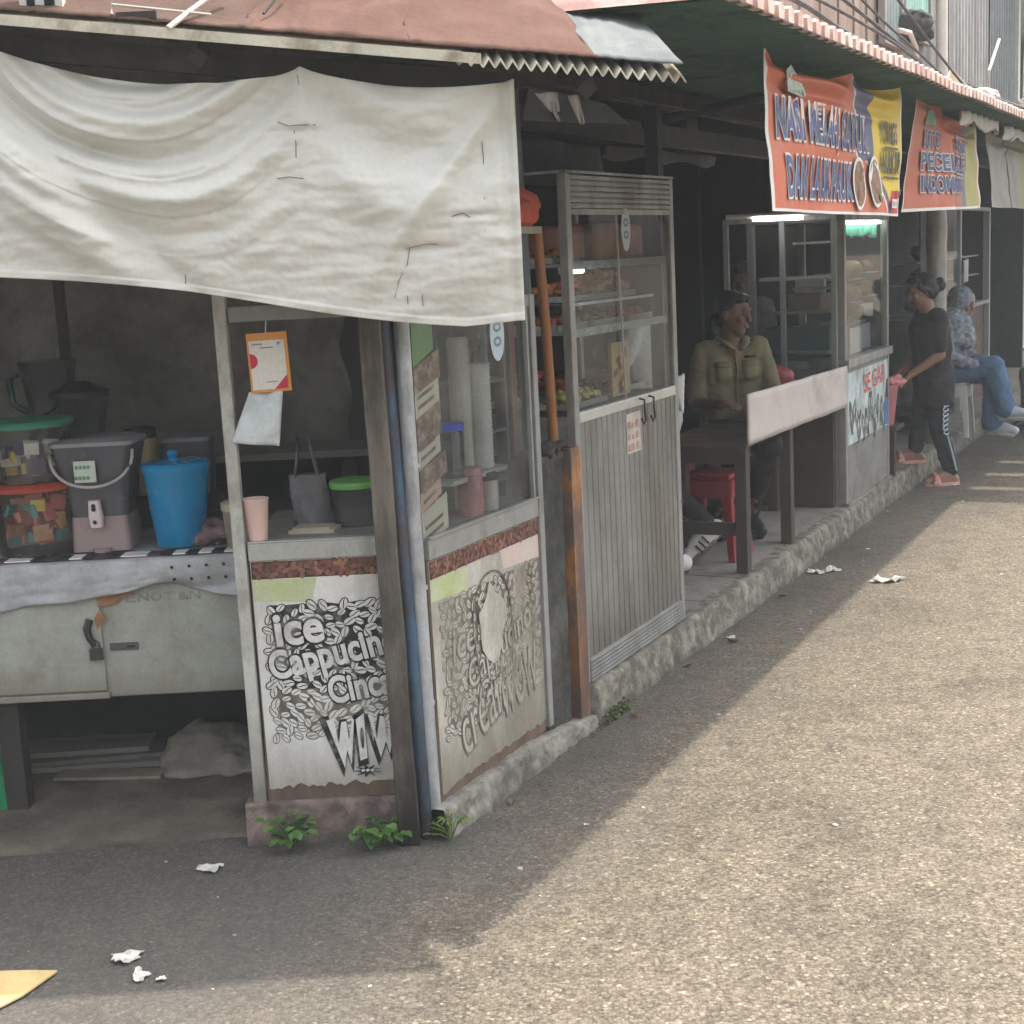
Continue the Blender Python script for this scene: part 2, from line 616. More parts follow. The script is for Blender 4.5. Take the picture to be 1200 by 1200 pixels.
def plinth_s(a, b):
    u = .02 + 1.15 * a
    n = noise.noise(Vector((u * 12, b * 3, 1))); n2 = noise.noise(Vector((u * 37, b * 9, 5)))
    h = .095 - .055 * max(0, (a - .55) / .45)
    if b < .5:
        t = b / .5
        return (u, -.06 + .02 * t - .016 * n - .009 * n2, -.02 + (h + .02) * t + .006 * n2)
    t = (b - .5) / .5
    return (u, -.04 + .3 * t - .006 * n * (1 - t), h + .006 * n2 + .004 * n)


mb.grid(plinth_s, 110, 22)
kind(mb.build('plinth', CONC, smooth=True))

booth = thing('drink_stall', 'glazed corner drink stall with torn iced coffee posters below its windows', 'stall', (-.82, FY, .13))
# left front post (leans a touch), sill rails
mb = MB()
mb.box(-.838, -.801, FY - .02, FY + .02, .13, 2.2)
mb.build('post', ALU_L, booth, bevel=.004)
mb = MB('S')
mb.tube([(.045, .01, .09), (.035, .01, .9), (.03, .01, 2.2)], .023, 16)
for z in (.42, .78, 1.15):
    mb.tube([(.042, .01, z), (.042, .01, z + .012)], .0255, 16)
mb.build('post', M('galvanised_pipe', (.4, .42, .43), .42, .2, 9, .2, 30, metal=.35, dirt=(.16, .16, .16), amt=.3, dscale=8, dstretch=(1, 1, .3)), booth, smooth='auto')
mb = MB('S')
mb.box(.825, .86, -.016, .02, .10, 1.62)
mb.build('post', ALU_D, booth, bevel=.003)
mb = MB()
mb.box(-.795, -.30, FY - .014, FY + .02, .888, .942)
mb.box(-.795, -.30, FY - .016, FY - .002, .942, .948)
mb.build('sill', ALU, booth, bevel=.003)
mb = MB('S')
mb.box(.075, .825, -.012, .022, .86, .925)
mb.box(.075, .825, -.02, .0, .925, .931)
mb.build('sill', ALU_D, booth, bevel=.003)
mb = MB()
mb.box(-.795, -.30, FY - .014, FY + .014, 1.60, 1.645)
mb.build('top_rail', ALU_D, booth, bevel=.003)
mb = MB('S')
mb.box(.075, .825, -.012, .012, 1.58, 1.62)
mb.build('top_rail', ALU_D, booth, bevel=.003)
# panes
mb = MB('S')
mb.poly([(.075, .002, .931), (.825, .002, .931), (.825, .002, 1.58), (.075, .002, 1.58)])
mb.build('window_pane', GLASS, booth)
mb = MB('S')
mb.box(.8, .812, -.01, .006, .931, 1.58)
mb.build('glazing_bar', ALU_D, booth)
# panels under the windows
WOODB = M('rotten_plywood', (.11, .075, .055), .9, .4, 10, .4, 40, stretch=(1, 1, .3))
mb = MB()
mb.box(-.795, -.30, FY - .002, FY + .012, .131, .888)
mb.build('lower_panel', WOODB, booth)
mb = MB('S')
mb.box(.07, .825, -.002, .012, .09, .86)
mb.build('lower_panel', WOODB, booth)

VINYL = M('weathered_vinyl', (.60, .59, .55), .7, .1, 6, .15, 30, micro=.25, dirt=(.30, .275, .235), amt=.30, dscale=4, dstretch=(1, 1, .5), streak=.3, foot=(0, .2, (.24, .21, .17), .75))
VINYL2 = M('grimy_vinyl', (.50, .48, .42), .8, .2, 6, .3, 30, micro=.35, dirt=(.20, .185, .155), amt=.52, dscale=5, dsharp=.35, dstretch=(1, 1, .35), streak=.75, foot=(0, .34, (.15, .13, .10), .8))
BEAN = [M('bean_%d' % i, c, .7, .3, 30, dirt=(.10, .05, .04), amt=.4, dscale=9) for i, c in enumerate([(.20, .075, .05), (.13, .05, .035), (.26, .12, .075)])]
for k, b in zip(('brown_bean_print', 'dark_bean_print', 'tan_bean_print'), BEAN):
    b.name = k
BEANBG = M('bean_print_ground', (.05, .024, .018), .7, .3, 20)
GREENP = M('faded_green_print', (.34, .42, .15), .7, .18, 10, dirt=(.5, .49, .4), amt=.5, dscale=6, dsharp=.4)
PINKP = M('faded_pink_print', (.52, .36, .32), .7, .15, 10, dirt=(.52, .48, .42), amt=.5, dscale=6, dsharp=.4)
FADED = M('faded_black_print', (.016, .015, .014), .75, .3, 25, dirt=(.30, .29, .27), amt=.2, dscale=9)
FADED2 = M('washed_black_print', (.05, .045, .038), .75, .35, 25, dirt=(.29, .265, .215), amt=.52, dscale=7, dstretch=(1, 1, .4), dsharp=.3)
FADED3 = M('ghost_print', (.30, .28, .235), .75, .2, 25, dirt=(.43, .41, .35), amt=.5, dscale=9)
WPRINT = M('white_print', (.60, .59, .55), .7, .1, 12, micro=.25, dirt=(.34, .32, .28), amt=.25, dscale=9)
WPRINT2 = M('dirty_white_print', (.48, .46, .40), .75, .15, 12, micro=.35, dirt=(.20, .175, .135), amt=.5, dscale=6, dstretch=(1, 1, .4), dsharp=.3)


def ellipse(cx, cz, a, b, t, n=14):
    return [(cx + a * math.cos(k * 2 * math.pi / n) * math.cos(t) - b * math.sin(k * 2 * math.pi / n) * math.sin(t),
             cz + a * math.cos(k * 2 * math.pi / n) * math.sin(t) + b * math.sin(k * 2 * math.pi / n) * math.cos(t)) for k in range(n)]


def bean(mb, cx, cz, a, t, y, m_out, m_in, ym=.0006):
    mb.flat(ellipse(cx, cz, a * 1.22, a * .78, t), y, m_out)
    mb.flat(ellipse(cx, cz, a, a * .58, t), y - ym, m_in)
    # the curved crease
    up_, lo_ = [], []
    for k in range(9):
        s = -1 + 2 * k / 8
        x = s * a * .92; z = .16 * a * math.sin(s * 2.6)
        th = a * .10 * (1 - s * s * .6)
        for L, dz in ((up_, th), (lo_, -th)):
            L.append((cx + x * math.cos(t) - (z + dz) * math.sin(t), cz + x * math.sin(t) + (z + dz) * math.cos(t)))
    mb.flat(lo_ + up_[::-1], y - 2 * ym, m_out)


def scatter(x0, x1, z0, z1, r, n, ok=lambda x, z: True, seed=1):
    rnd = random.Random(seed)
    pts = []
    for _ in range(n * 40):
        x, z = rnd.uniform(x0, x1), rnd.uniform(z0, z1)
        if ok(x, z) and all((x - a) ** 2 + (z - b) ** 2 > r * r for a, b in pts):
            pts.append((x, z))
            if len(pts) >= n:
                break
    return pts, rnd


def torn(x0, x1, z, amp, n, sd):
    return [(x0 + (x1 - x0) * k / n, z + amp * (noise.noise(Vector((k * .55, sd, 0))) + .5 * noise.noise(Vector((k * 1.9, sd, 2)))) - amp * .8 * (k < 4)) for k in range(n + 1)]


def coffee_poster(fr, x0, x1, zb, zt, y, par, faded):
    """x0..x1 by zb..zt sheet, torn bottom"""
    vin, ink, wp = (VINYL2, FADED2, WPRINT2) if faded else (VINYL, FADED, WPRINT)
    mb = MB(fr)
    w, h = x1 - x0, zt - zb
    bot = torn(x0 + .004, x1, zb + (.03 if faded else .022), .016, 40, 2.0 if faded else 7.7)
    mb.prism([(x1, zt), (x0, zt)] + bot, y, y + .002, 0)
    mats = [vin, ink, BEANBG, *BEAN, GREENP, PINKP, wp, FADED2]
    y0 = y - .0005
    # brown coffee bean strip
    sh = .075 * h
    mb.flat([(x0 + .002, zt - sh), (x1, zt - sh), (x1, zt - .002), (x0 + .002, zt - .002)], y0, 2)
    pts, rnd = scatter(x0 + .012, x1 - .008, zt - sh + .006, zt - .006, .013 if not faded else .017, 110, seed=3)
    for i, (a, b) in enumerate(pts):
        mb.flat(ellipse(a, b, .0115 if not faded else .014, .0075, rnd.uniform(0, 3.1), 10), y0 - .0004 - .00001 * (i % 7), 3 + i % 3)
    # colour band
    g0, g1 = zt - sh - .105 * h, zt - sh - .002
    xa, xb = x0 + .40 * w, x0 + .83 * w
    if faded:
        xa, xb = x0 + .32 * w, x0 + .62 * w
    mb.flat([(x0 + .002, g0 + .01), (xa - .02, g0), (xa, g1), (x0 + .002, g1)], y0, 6)
    mb.flat([(xb + .015, g0 + .012), (x1, g0 + .0), (x1, g1), (xb, g1)], y0, 7)
    # black collage ground, ragged edge
    c0, c1 = zb + .26 * h, g0 - .004
    L = [(x0 + w * (.10 + .05 * noise.noise(Vector((k * .7, 9, 0)))), c1 - (c1 - c0) * k / 14) for k in range(15)]
    Rr = [(x1 - .004, c0 + .16 * h), (x1 - .004, c1)]
    T = [(x1 - w * .87 * k / 16, c1 - .006 * abs(noise.noise(Vector((k * 1.3, 3, 0)))) * 3) for k in range(1, 16)]
    B = [(x0 + w * (.16 + .8 * k / 12), c0 + (.06 * h if k % 2 else 0) + .03 * h * noise.noise(Vector((k * 2., 1, 4)))) for k in range(13)]
    zs = zb + .45 * h
    mb.flat([p for p in L if p[1] > zs] + [(x0 + .1 * w, zs), (x1 - .004, zs), (x1 - .004, c1)] + T, y0, 1)
    mb.flat([(x0 + .1 * w, zs)] + [p for p in L if p[1] < zs] + B + [Rr[0], (x1 - .004, zs)], y0, 9)
    pts, rnd = scatter(x0 + .075 * w, x1 - .02, c0 - .02 * h, c1 - .006, .0235, 320, seed=11)
    for i, (a, b) in enumerate(pts):
        bean(mb, a, b, rnd.uniform(.013, .019), rnd.uniform(-1.4, 1.4), y0 - .0006 - .00004 * (i % 9), 1 if b > zb + .44 * h else 9, 8, .0004)
    poster = mb.build('poster', mats, par)
    # lettering, child of the poster
    mb = MB(fr)
    yl = y0 - .0030
    if not faded:
        def word(s, x, z, ww, hh, rot, grow):
            mb.text(s, x, z, yl, ww, hh, 0, .085, 0, rot)
            mb.text(s, x, z, yl - .0006, ww, hh, 1, .030, 0, rot)
        word('ice', x0 + .065, zt - .262, .140, .092, R(4), 0)
        word('Cappucino', x0 + .05, zt - .395, .395, .112, R(11), 0)
        word('Cincau', x0 + .215, zt - .452, .232, .082, R(8), 0)
        fan = [('W', .135, .09, .155, -8), ('O', .275, .125, .072, 0), ('W', .335, .115, .155, 9)]
        zz = zb + .06
        hand = [[(.0, .20), (.045, .205), (.066, .10), (.088, .19), (.118, .193), (.128, .115), (.152, .2), (.165, .2), (.133, .012), (.112, .075), (.092, .0)],
                [(.0, .19), (.05, .215), (.056, .03), (.012, .02)],
                [(.0, .2), (.03, .195), (.043, .10), (.07, .195), (.095, .19), (.105, .105), (.136, .205), (.17, .205), (.115, .035), (.096, .09), (.06, .02)]]
        for (g, ox) in zip(hand, (.155, .315, .372)):
            cx = sum(p[0] for p in g) / len(g); cz = sum(p[1] for p in g) / len(g)
            k = .86
            big_ = [(x0 + .185 + .60 * (ox - .155 + cx + (p[0] - cx) * 1.22) - .003, zz + (cz + (p[1] - cz) * 1.13) * k - .003 + .05 * (ox - .155)) for p in g]
            sml = [(x0 + .185 + .60 * (ox - .155 + cx + (p[0] - cx) * .86), zz + (cz + (p[1] - cz) * .90) * k + .05 * (ox - .155)) for p in g]
            mb.flat(big_[::-1], yl - .001, 0)
            mb.flat(sml[::-1], yl - .0016, 1)
        mb.flat(ellipse(x0 + .30, zz + .105, .006, .035, 0)[::1], yl - .0022, 0)
        # splat beneath the word
        star = []
        for k in range(18):
            r_ = .036 if k % 2 else .016
            star.append((x0 + .31 + r_ * 1.3 * math.cos(k * math.pi / 9), zz + .0 + r_ * .6 * math.sin(k * math.pi / 9)))
        mb.flat(star, yl - .0026, 0)
        for s_ in (-1, 0, 1):
            mb.flat(ellipse(x0 + .31 + s_ * .014, zz + .002, .006, .004, .3), yl - .003, 1)
        mb.build('lettering', [ink, wp], poster)
    else:
        def word(s, x, z, ww, hh, rot):
            mb.text(s, x, z, yl, ww, hh, 0, .04, .15, rot)
            mb.text(s, x, z, yl - .0006, ww, hh, 1, -.004, .15, rot)
        word('ice', x0 + .11, zt - .345, .15, .10, R(4))
        word('Cappucino', x0 + .22, zt - .49, .46, .12, R(14))
        word('Cincau', x0 + .27, zt - .55, .30, .09, R(8))
        word('WOW', x0 + .43, zt - .62, .27, .16, R(8))
        word('cream', x0 + .16, zb + .09, .34, .12, R(16))
        # outline of a printed cup with a domed lid
        arch = []
        for k in range(21):
            a = math.pi * (1 - k / 20)
            arch.append((x0 + .38 + .135 * math.cos(a), y0 - .004, zt - .30 + .19 * max(0, math.sin(a)) ** .8))
        arch = [(x0 + .31, y0 - .004, zb + .16)] + arch + [(x0 + .50, y0 - .004, zb + .16)]
        for (a, b) in zip(arch[:-1], arch[1:]):
            dx, dz = b[0] - a[0], b[2] - a[2]
            l_ = math.hypot(dx, dz); nx, nz = -dz / l_ * .003, dx / l_ * .003
            mb.flat([(a[0] - nx, a[2] - nz), (b[0] - nx, b[2] - nz), (b[0] + nx, b[2] + nz), (a[0] + nx, a[2] + nz)], y0 - .0045, 0)
        bl = [(x0 + .38 + .095 * math.cos(k * .42) * (1 + .7 * noise.noise(Vector((k * 1.1, 2, 2)))), zt - .29 + .12 * math.sin(k * .42) * (1 + .6 * noise.noise(Vector((k * 1.1, 5, 2))))) for k in range(15)]
        mb.flat(bl, y0 - .005, 2)
        mb.build('lettering', [ink, WPRINT2, WPRINT2], poster)
    return poster


coffee_poster('F', -.793, -.302, .155, .886, FY - .0045, booth, False)
coffee_poster('S', .078, .823, .10, .856, -.0045, booth, True)

# lettered menu strip and two stickers inside the side window
PRICE = M('cream_label', (.50, .47, .40), .7, .1)
mb = MB('S')
MENU_G = M('green_label', (.14, .24, .10), .7, .2)
MENU_B = M('brown_label', (.16, .10, .075), .7, .4, 22, dirt=(.4, .33, .26), amt=.3, dscale=20)
zz = 1.60
cols = [2, 1, 0, 1, 0, 1, 3, 0]
mats = [PRICE, MENU_B, MENU_G, M('pink_label', (.5, .33, .28), .7, .1)]
hs = [.16, .085, .07, .10, .055, .07, .06, .11]
for i, (c, h) in enumerate(zip(cols, hs)):
    x1 = .21 + .022 * (i % 2) + .01 * (i % 3)
    mb.poly([(.085, .012, zz - h), (x1, .012, zz - h + .045), (x1, .012, zz + .045), (.085, .012, zz)], c)
    if c in (0, 3):
        for k in range(2):
            a0 = zz - h + .018 + k * .03
            mb.poly([(.10, .0115, a0 + .008), (x1 - .03, .0115, a0 + .036), (x1 - .03, .0115, a0 + .048), (.10, .0115, a0 + .02)], 1)
    zz -= h
mb.build('menu_strip', mats, booth)
STK = M('pale_blue_sticker', (.42, .5, .53), .5, .08)
STKD = M('sticker_print', (.12, .2, .26), .5, .3, 30)


def oval_sticker(fr, x, z, y, a, b, par):
    mb = MB(fr)
    mb.flat(ellipse(x, z, a, b, 0, 24), y, 0)
    for dz in (.3, -.25):
        mb.flat(ellipse(x, z + dz * b, a * .55, b * .2, 0, 14), y - .0005, 1)
        mb.flat(ellipse(x, z + dz * b, a * .3, b * .09, 0, 10), y - .001, 0)
    mb.build('sticker', [STK, STKD], par)


oval_sticker('S', .605, 1.50, -.0005, .05, .085, booth)

# counter inside the booth, its back shelf
mb = MB()
mb.box(-.79, -.34, FY + .03, FY + .55, .922, .945)
mb.build('counter', M('laminate_counter', (.2, .19, .17), .5, .2, 8), booth)
mb = MB('S')
mb.box(.08, .82, .03, .35, .905, .927)
mb.build('counter', M('laminate_counter', (.2, .19, .17)), booth)
mb = MB('S')
mb.box(.32, .70, .035, .13, 1.045, 1.06)
mb.box(.32, .335, .10, .13, .927, 1.045)
mb.box(.685, .70, .10, .13, .927, 1.045)
mb.build('counter_rack', ALU_L, booth)

# ---------- timber post and blue pole at the corner
mb = MB()
OLDWOOD = M('weathered_timber', (.17, .148, .12), .9, .45, 14, .9, 35, dirt=(.03, .026, .022), amt=.5, dscale=5, stretch=(1, 1, .07), dstretch=(1, 1, .25), streak=.55, foot=(0, 1.0, (.007, .006, .0055), .95))


def postf(x, y, hw):
    return lambda z: (x - .012 * (z / 2.2), y + .004 * math.sin(z * 3))


for (xa, xb, ya, yb) in [(-.405, -.343, 4.168, 4.222)]:
    n = 26
    vs, fs = [], []
    for k in range(n + 1):
        z = 2.2 * k / n
        j = .004 * noise.noise(Vector((0, 0, z * 4))); j2 = .004 * noise.noise(Vector((5, 0, z * 4)))
        off = -.028 * z / 2.2 + .012
        vs += [(xa + off + j, ya, z), (xb + off + j2, ya + .002, z), (xb + off + j2, yb, z), (xa + off + j, yb, z)]
    for k in range(n):
        for q in range(4):
            fs.append((k * 4 + q, k * 4 + (q + 1) % 4, k * 4 + 4 + (q + 1) % 4, k * 4 + 4 + q))
    fs += [(3, 2, 1, 0), tuple(n * 4 + q for q in range(4))]
    mb.add(vs, fs)
o = mb.build('timber_post', OLDWOOD, bevel=.004)
tag(o, 'weathered square timber post standing in front of the torn coffee poster', 'post')
mb = MB()
BLUE = M('chipped_blue_paint', (.05, .105, .165), .6, .3, 9, .3, 40, dirt=(.075, .055, .055), amt=.48, dscale=7, dstretch=(1, 1, .35), dsharp=.1, foot=(0, .6, (.02, .018, .02), .85))
mb.tube([(-.312, 4.235, 0), (-.322, 4.235, .7), (-.345, 4.24, 1.5), (-.362, 4.24, 2.2)], .0215, 14)
o = mb.build('steel_pole', BLUE, smooth='auto')
tag(o, 'chipped blue steel pole tied close beside the weathered timber post', 'pole')

# ---------- hanging paper sign (plain where the square code was) and plastic bag below
sg = thing('hanging_sign', 'white payment sign with orange border hanging in the front window', 'sign', (-.68, 4.235, 1.395))
mb = MB()
ORANGE = M('orange_border', (.62, .26, .055), .6, .1)
tl = Matrix.Rotation(R(-1.5), 3, 'Y')


def sp_(x, z, y=0):
    p = tl @ Vector((x, 0, z)); return (-.683 + p.x, 4.235 + y, 1.395 + p.z)


def srect(mb, x0, x1, z0, z1, y, m):
    mb.add([sp_(x0, z0, y), sp_(x1, z0, y), sp_(x1, z1, y), sp_(x0, z1, y)], [(0, 1, 2, 3)], m)


vs = [sp_(a, b, y) for y in (0, .003) for a, b in ((-.058, 0), (.06, 0), (.06, .172), (-.058, .172))]
mb.add(vs, [(0, 1, 2, 3), (7, 6, 5, 4), (0, 4, 5, 1), (1, 5, 6, 2), (2, 6, 7, 3), (3, 7, 4, 0)], 0)
mb.build('border', ORANGE, sg)
mb = MB()
srect(mb, -.052, .051, .008, .150, -.0012, 0)
mb.build('card', PAPER, sg)
mb = MB()
SRED = M('sign_red', (.5, .02, .05), .6)
mb.add([sp_(-.052, .072, -.002)] + [sp_(-.052 + .022 * math.sin(k * math.pi / 8), .092 - .022 * math.cos(k * math.pi / 8), -.002) for k in range(9)], [tuple(range(10))], 0)
mb.add([sp_(.012, .008, -.002), sp_(.051, .008, -.002), sp_(.051, .048, -.002)], [(0, 1, 2)], 0)
for (a, b, c, d) in ((-.042, -.012, .138, .142), (.03, .038, .136, .144), (-.02, .018, .127, .131), (-.012, .022, .028, .031)):
    srect(mb, a, b, c, d, -.002, 1)
mb.build('print', [SRED, M('sign_grey', (.25, .24, .26), .6)], sg)
mb = MB()
mb.tube([sp_(0, .172), (-.684, 4.236, 1.6)], .0015, 5)
mb.build('string', WHITEP, sg)

bag = MB()


def bagf(a, b):
    x = -.70 + (a - .5) * (.10 + .04 * b) - .045 * b
    z = 1.396 - .145 * b - .018 * a * b
    y = 4.243 + .012 * noise.noise(Vector((a * 3, b * 3, 4))) + .008 * math.sin(a * 5 + b * 3)
    return (x, y, z)


bag.grid(bagf, 14, 14)
o = bag.build('plastic_bag', M('milky_plastic', (.52, .56, .56), .35, .12, 12, .2, 25), smooth=True, solid=.001)
tag(o, 'flat milky plastic bag hanging just below the orange bordered sign', 'plastic bag')
# ------------------------------------------------------------------ white sheet hung across the front
SHEET = M('grubby_white_tarpaulin', (.615, .61, .56), .6, .05, 3, .12, 45, micro=.12, dirt=(.46, .445, .39), amt=.36, dscale=2.6, dsharp=.5, dstretch=(1, 1, 1.6))
SX0, SX1 = -1.62, .062
pins = [(-1.37, 2.392), (-.492, 2.262), (.058, 2.205)]


def ztop(x):
    for (a, za), (b, zb), sag in ((( -2.6, 2.5), pins[0], .06), (pins[0], pins[1], .078), (pins[1], pins[2], .036)):
        if x <= b or b == pins[2][0]:
            t = (x - a) / (b - a)
            t = min(max(t, 0), 1)
            return za + (zb - za) * t - sag * max(0, 4 * t * (1 - t)) ** .8
    return 2.2


def zbot(x):
    return 1.575 + (.0 if x > -.3 else 0) + max(0, (-.1 - x)) * .155 + .012 * math.sin(x * 5)


def sheetf(a, b):
    x = SX0 + (SX1 - SX0) * a
    t, bt = ztop(x), zbot(x)
    z = t + (bt - t) * b
    y = 3.935
    # swags radiating from the pins
    if x < pins[1][0]:
        s = (x - pins[0][0]) / (pins[1][0] - pins[0][0]); span = 1.0
    else:
        s = (x - pins[1][0]) / (pins[2][0] - pins[1][0]); span = .62
    s = min(max(s, -.2), 1)
    q = max(0, 4 * s * (1 - s))
    # level along a hanging curve: deeper in the middle of a bay
    lev = b - .34 * span * q
    fall = max(0, 1 - b * 1.15)
    n0 = noise.noise(Vector((x * 2.2, z * 2.2, 7)))
    wv = 0
    if x < pins[1][0]:
        k = max(0, 1 - abs(lev + .02) * 1.5)
        sw = math.sin(17 * lev + 1.6 * n0 + 1.2)
        wv += .036 * (abs(sw) ** .6 * (1 if sw > 0 else -1)) * q ** .7 * k
        wv += .010 * math.sin(34 * lev + 2 * n0 + s * 3) * q ** .5 * k
        wv += .016 * math.sin(51 * lev + 3 * n0) * q * max(0, 1 - b)
        # long diagonal crease from the left pin
        dl = (z - (2.36 - (x + 1.42) * 1.05))
        wv += .034 * math.exp(-(abs(dl + .02) / .06) ** 1.6) * max(0, min(1, (-.72 - x) * 4)) * min(1, b * 5)
        wv += -.045 * math.exp(-((dl + .15) / .11) ** 2) * max(0, min(1, (-.8 - x) * 4))
    else:
        wv += .034 * math.sin(15 * lev + 2 * n0 + .4) * q * fall
        dl = (z - (2.205 + (x - .058) * 1.25))
        wv += -.055 * math.exp(-(abs(dl) / .05) ** 1.5) * min(1, b * 4) * max(0, 1 - b * 1.05)
        wv += .045 * math.exp(-((dl + .10) / .08) ** 2) * min(1, b * 4) * max(0, 1 - b)
        wv += .016 * math.exp(-((x - .035) / .014) ** 2) * (1 - b * .5)
    # crease straight under the middle pin
    wv += -.026 * math.exp(-(abs(x + .492) / .05) ** 1.4) * (1 - b)
    wv += -.05 * max(0, math.sin(math.pi * min(1, b))) ** 1.5 * (.5 + .5 * q)
    wv += .008 * noise.noise(Vector((x * 7, z * 16, 2))) + .0048 * noise.noise(Vector((x * 13, z * 38, 5))) + .0016 * noise.noise(Vector((x * 50, z * 70, 5)))
    # stitched tears drawn tight
    for (cx, cz) in ((-.52, 2.10), (-.20, 1.78), (-.05, 1.86)):
        wv += .008 * math.exp(-((z - cz) / .010) ** 2) * math.exp(-((x - cx) / .07) ** 2)
    # rolled hem
    if b > .965:
        wv -= .006
    return (x, y + wv, z)


mb = MB()
mb.grid(sheetf, 300, 170)
sheet = mb.build('tarpaulin', SHEET, smooth=True, solid=.002)
tag(sheet, 'large grubby white tarpaulin sheet hung under the front eave of the drink stall', 'tarpaulin')
mb = MB()
THREAD = M('dark_thread', (.13, .12, .105), .9)


def on_sheet(x, z):
    a = (x - SX0) / (SX1 - SX0)
    b = (z - ztop(x)) / (zbot(x) - ztop(x))
    p = sheetf(a, min(1, max(0, b)))
    return (x, p[1] - .0018, z)


for pts in ([(-.56, 2.125), (-.53, 2.112), (-.505, 2.113), (-.46, 2.112)], [(-.518, 2.10), (-.515, 2.07), (-.517, 2.03)], [(-.57, 1.98), (-.54, 1.983), (-.50, 1.976)],
            [(-.30, 1.79), (-.24, 1.784), (-.19, 1.792), (-.16, 1.79)], [(-.235, 1.784), (-.245, 1.74), (-.27, 1.70), (-.285, 1.655)], [(-.21, 1.66), (-.21, 1.63)], [(-.25, 1.66), (-.25, 1.635)],
            [(-.12, 1.86), (-.09, 1.868), (-.07, 1.855)], [(-.03, 2.05), (-.028, 2.01), (-.031, 1.9)], [(-.84, 1.745), (-.843, 1.72)], [(-.50, 2.24), (-.496, 2.215)]):
    mb.tube([on_sheet(*p) for p in pts], .0010, 5)
mb.build('stitching', THREAD, sheet)

# ------------------------------------------------------------------ roof over the drink stall
roof = thing('corrugated_roof', 'low corrugated roof of the corner drink stall covered by brown tarps', 'roof', (-.4, 3.85, 2.2))
EY = 3.85


def eave_z(x):
    return 2.19 + (.49 - x) * .1275


def roof_pt(x, d):
    """d metres up the slope from the eave"""
    return (x, EY + d, eave_z(x) + d * .42)


ROOFM = M('pale_metal_edge', (.55, .52, .42), .6, .12, 9, .1, 40, dirt=(.25, .2, .13), amt=.3, dscale=8)
mb = MB()
NX = 24 * 10


def corr(a, b):
    x = -.10 + .60 * a
    ph = (x + .10) / .0305 * 2 * math.pi
    tri = 2 / math.pi * math.asin(math.sin(ph))
    p = roof_pt(x, -.012 + 2.2 * b + .006 * noise.noise(Vector((x * 40, 0, 0))) * (b < .02))
    return (p[0] - .12 * 2.2 * b, p[1], p[2] - .012 + .0115 * tri)


mb.grid(corr, NX, 12)
mb.build('sheet', ROOFM, roof, solid=.004)
mb = MB()
mb.grid(lambda a, b: (lambda p: (p[0], p[1], p[2] + .004 * noise.noise(Vector((p[0] * 5, b, 2)))))(roof_pt(-3.0 + 2.93 * a, -.02 + 2.2 * b)), 60, 10)
mb.build('sheet', ROOFM, roof, solid=.012)
mb = MB()
mb.grid(lambda a, b: (lambda p: (p[0], p[1] - .028 + .003 * b, p[2] + .004 - .026 * b))(roof_pt(-3.0 + 2.98 * a, 0)), 60, 2)
mb.build('flashing', ROOFM, roof, solid=.005)
FASC = M('soot_black_board', (.022, .021, .019), .85, .3, 6, .3, 30, dirt=(.055, .05, .042), amt=.25, dscale=5, stretch=(.2, 1, 1))
mb = MB()
vs = []
for y in (EY + .125, EY + .165):
    for (x, dz) in ((-3, -.022), (.10, -.022), (.10, -.05), (-.1, -.085), (-3, -.092)):
        vs.append((x, y, eave_z(x) + dz))
n = 5
mb.add(vs, [(4, 3, 2, 1, 0), (5, 6, 7, 8, 9)] + [(i, (i + 1) % n, (i + 1) % n + n, i + n) for i in range(n)])
mb.build('fascia', FASC, roof)
mb = MB()
for x in (-1.9, -.75, .25):
    mb.tube([(x, EY + .05, eave_z(x) - .055), (x - .1, EY + 2.2, eave_z(x) + .82)], .028, 4)
    break
mb.build('rafter', DARKWOOD, roof)
for x in (-.75, .25):
    mb = MB()
    mb.tube([(x, EY + .05, eave_z(x) - .055), (x - .1, EY + 2.2, eave_z(x) + .82)], .028, 4)
    mb.build('rafter', DARKWOOD, roof)
# torn rags and a board under the right end of the eave
mb = MB()
mb.prism([(.08, 2.10), (.36, 2.075), (.30, 2.13), (.10, 2.185)], 3.93, 3.955)
mb.build('bracket_board', FASC, roof)
rag = MB()
for (x, z, w, h) in ((.145, 2.115, .06, .05), (.215, 2.105, .03, .075), (.155, 2.09, .015, .05)):
    rag.grid(lambda a, b, x=x, z=z, w=w, h=h: (x + w * (a - .5) * (1 - .6 * b) + .02 * b, 3.92 + .01 * math.sin(a * 7 + b * 4), z + .05 - h * b), 6, 6)
rag.build('rag', M('rag_cloth', (.25, .22, .19), .9), roof, smooth=True, solid=.002)

BROWN = M('brown_tarp', (.120, .074, .060), .92, .2, 4, spec=.05, bump=.3, bscale=40, dirt=(.09, .05, .04), amt=.5, dscale=3.5, dsharp=.4)


def tarp(x0, x1, d1, sd, lift, lean=0.0, amp=.02):
    def f(a, b):
        x = x0 + (x1 - x0) * a - lean * b
        d = -.005 + d1 * b
        p = roof_pt(x, d)
        e = min(1, b * 7)
        r = amp * noise.noise(Vector((x * 6 - d * 4, d * 2.0, sd))) + amp * .5 * noise.noise(Vector((x * 15 - d * 9, d * 5, sd)))
        hump = lift * max(0, math.sin(math.pi * a)) ** .6 * (.4 + b)
        return (p[0], p[1] + .01 * noise.noise(Vector((x * 14, 0, sd))) * (1 - e), p[2] + .022 + (r + hump) * e + .006 * abs(noise.noise(Vector((x * 25, 1, sd)))))
    return f


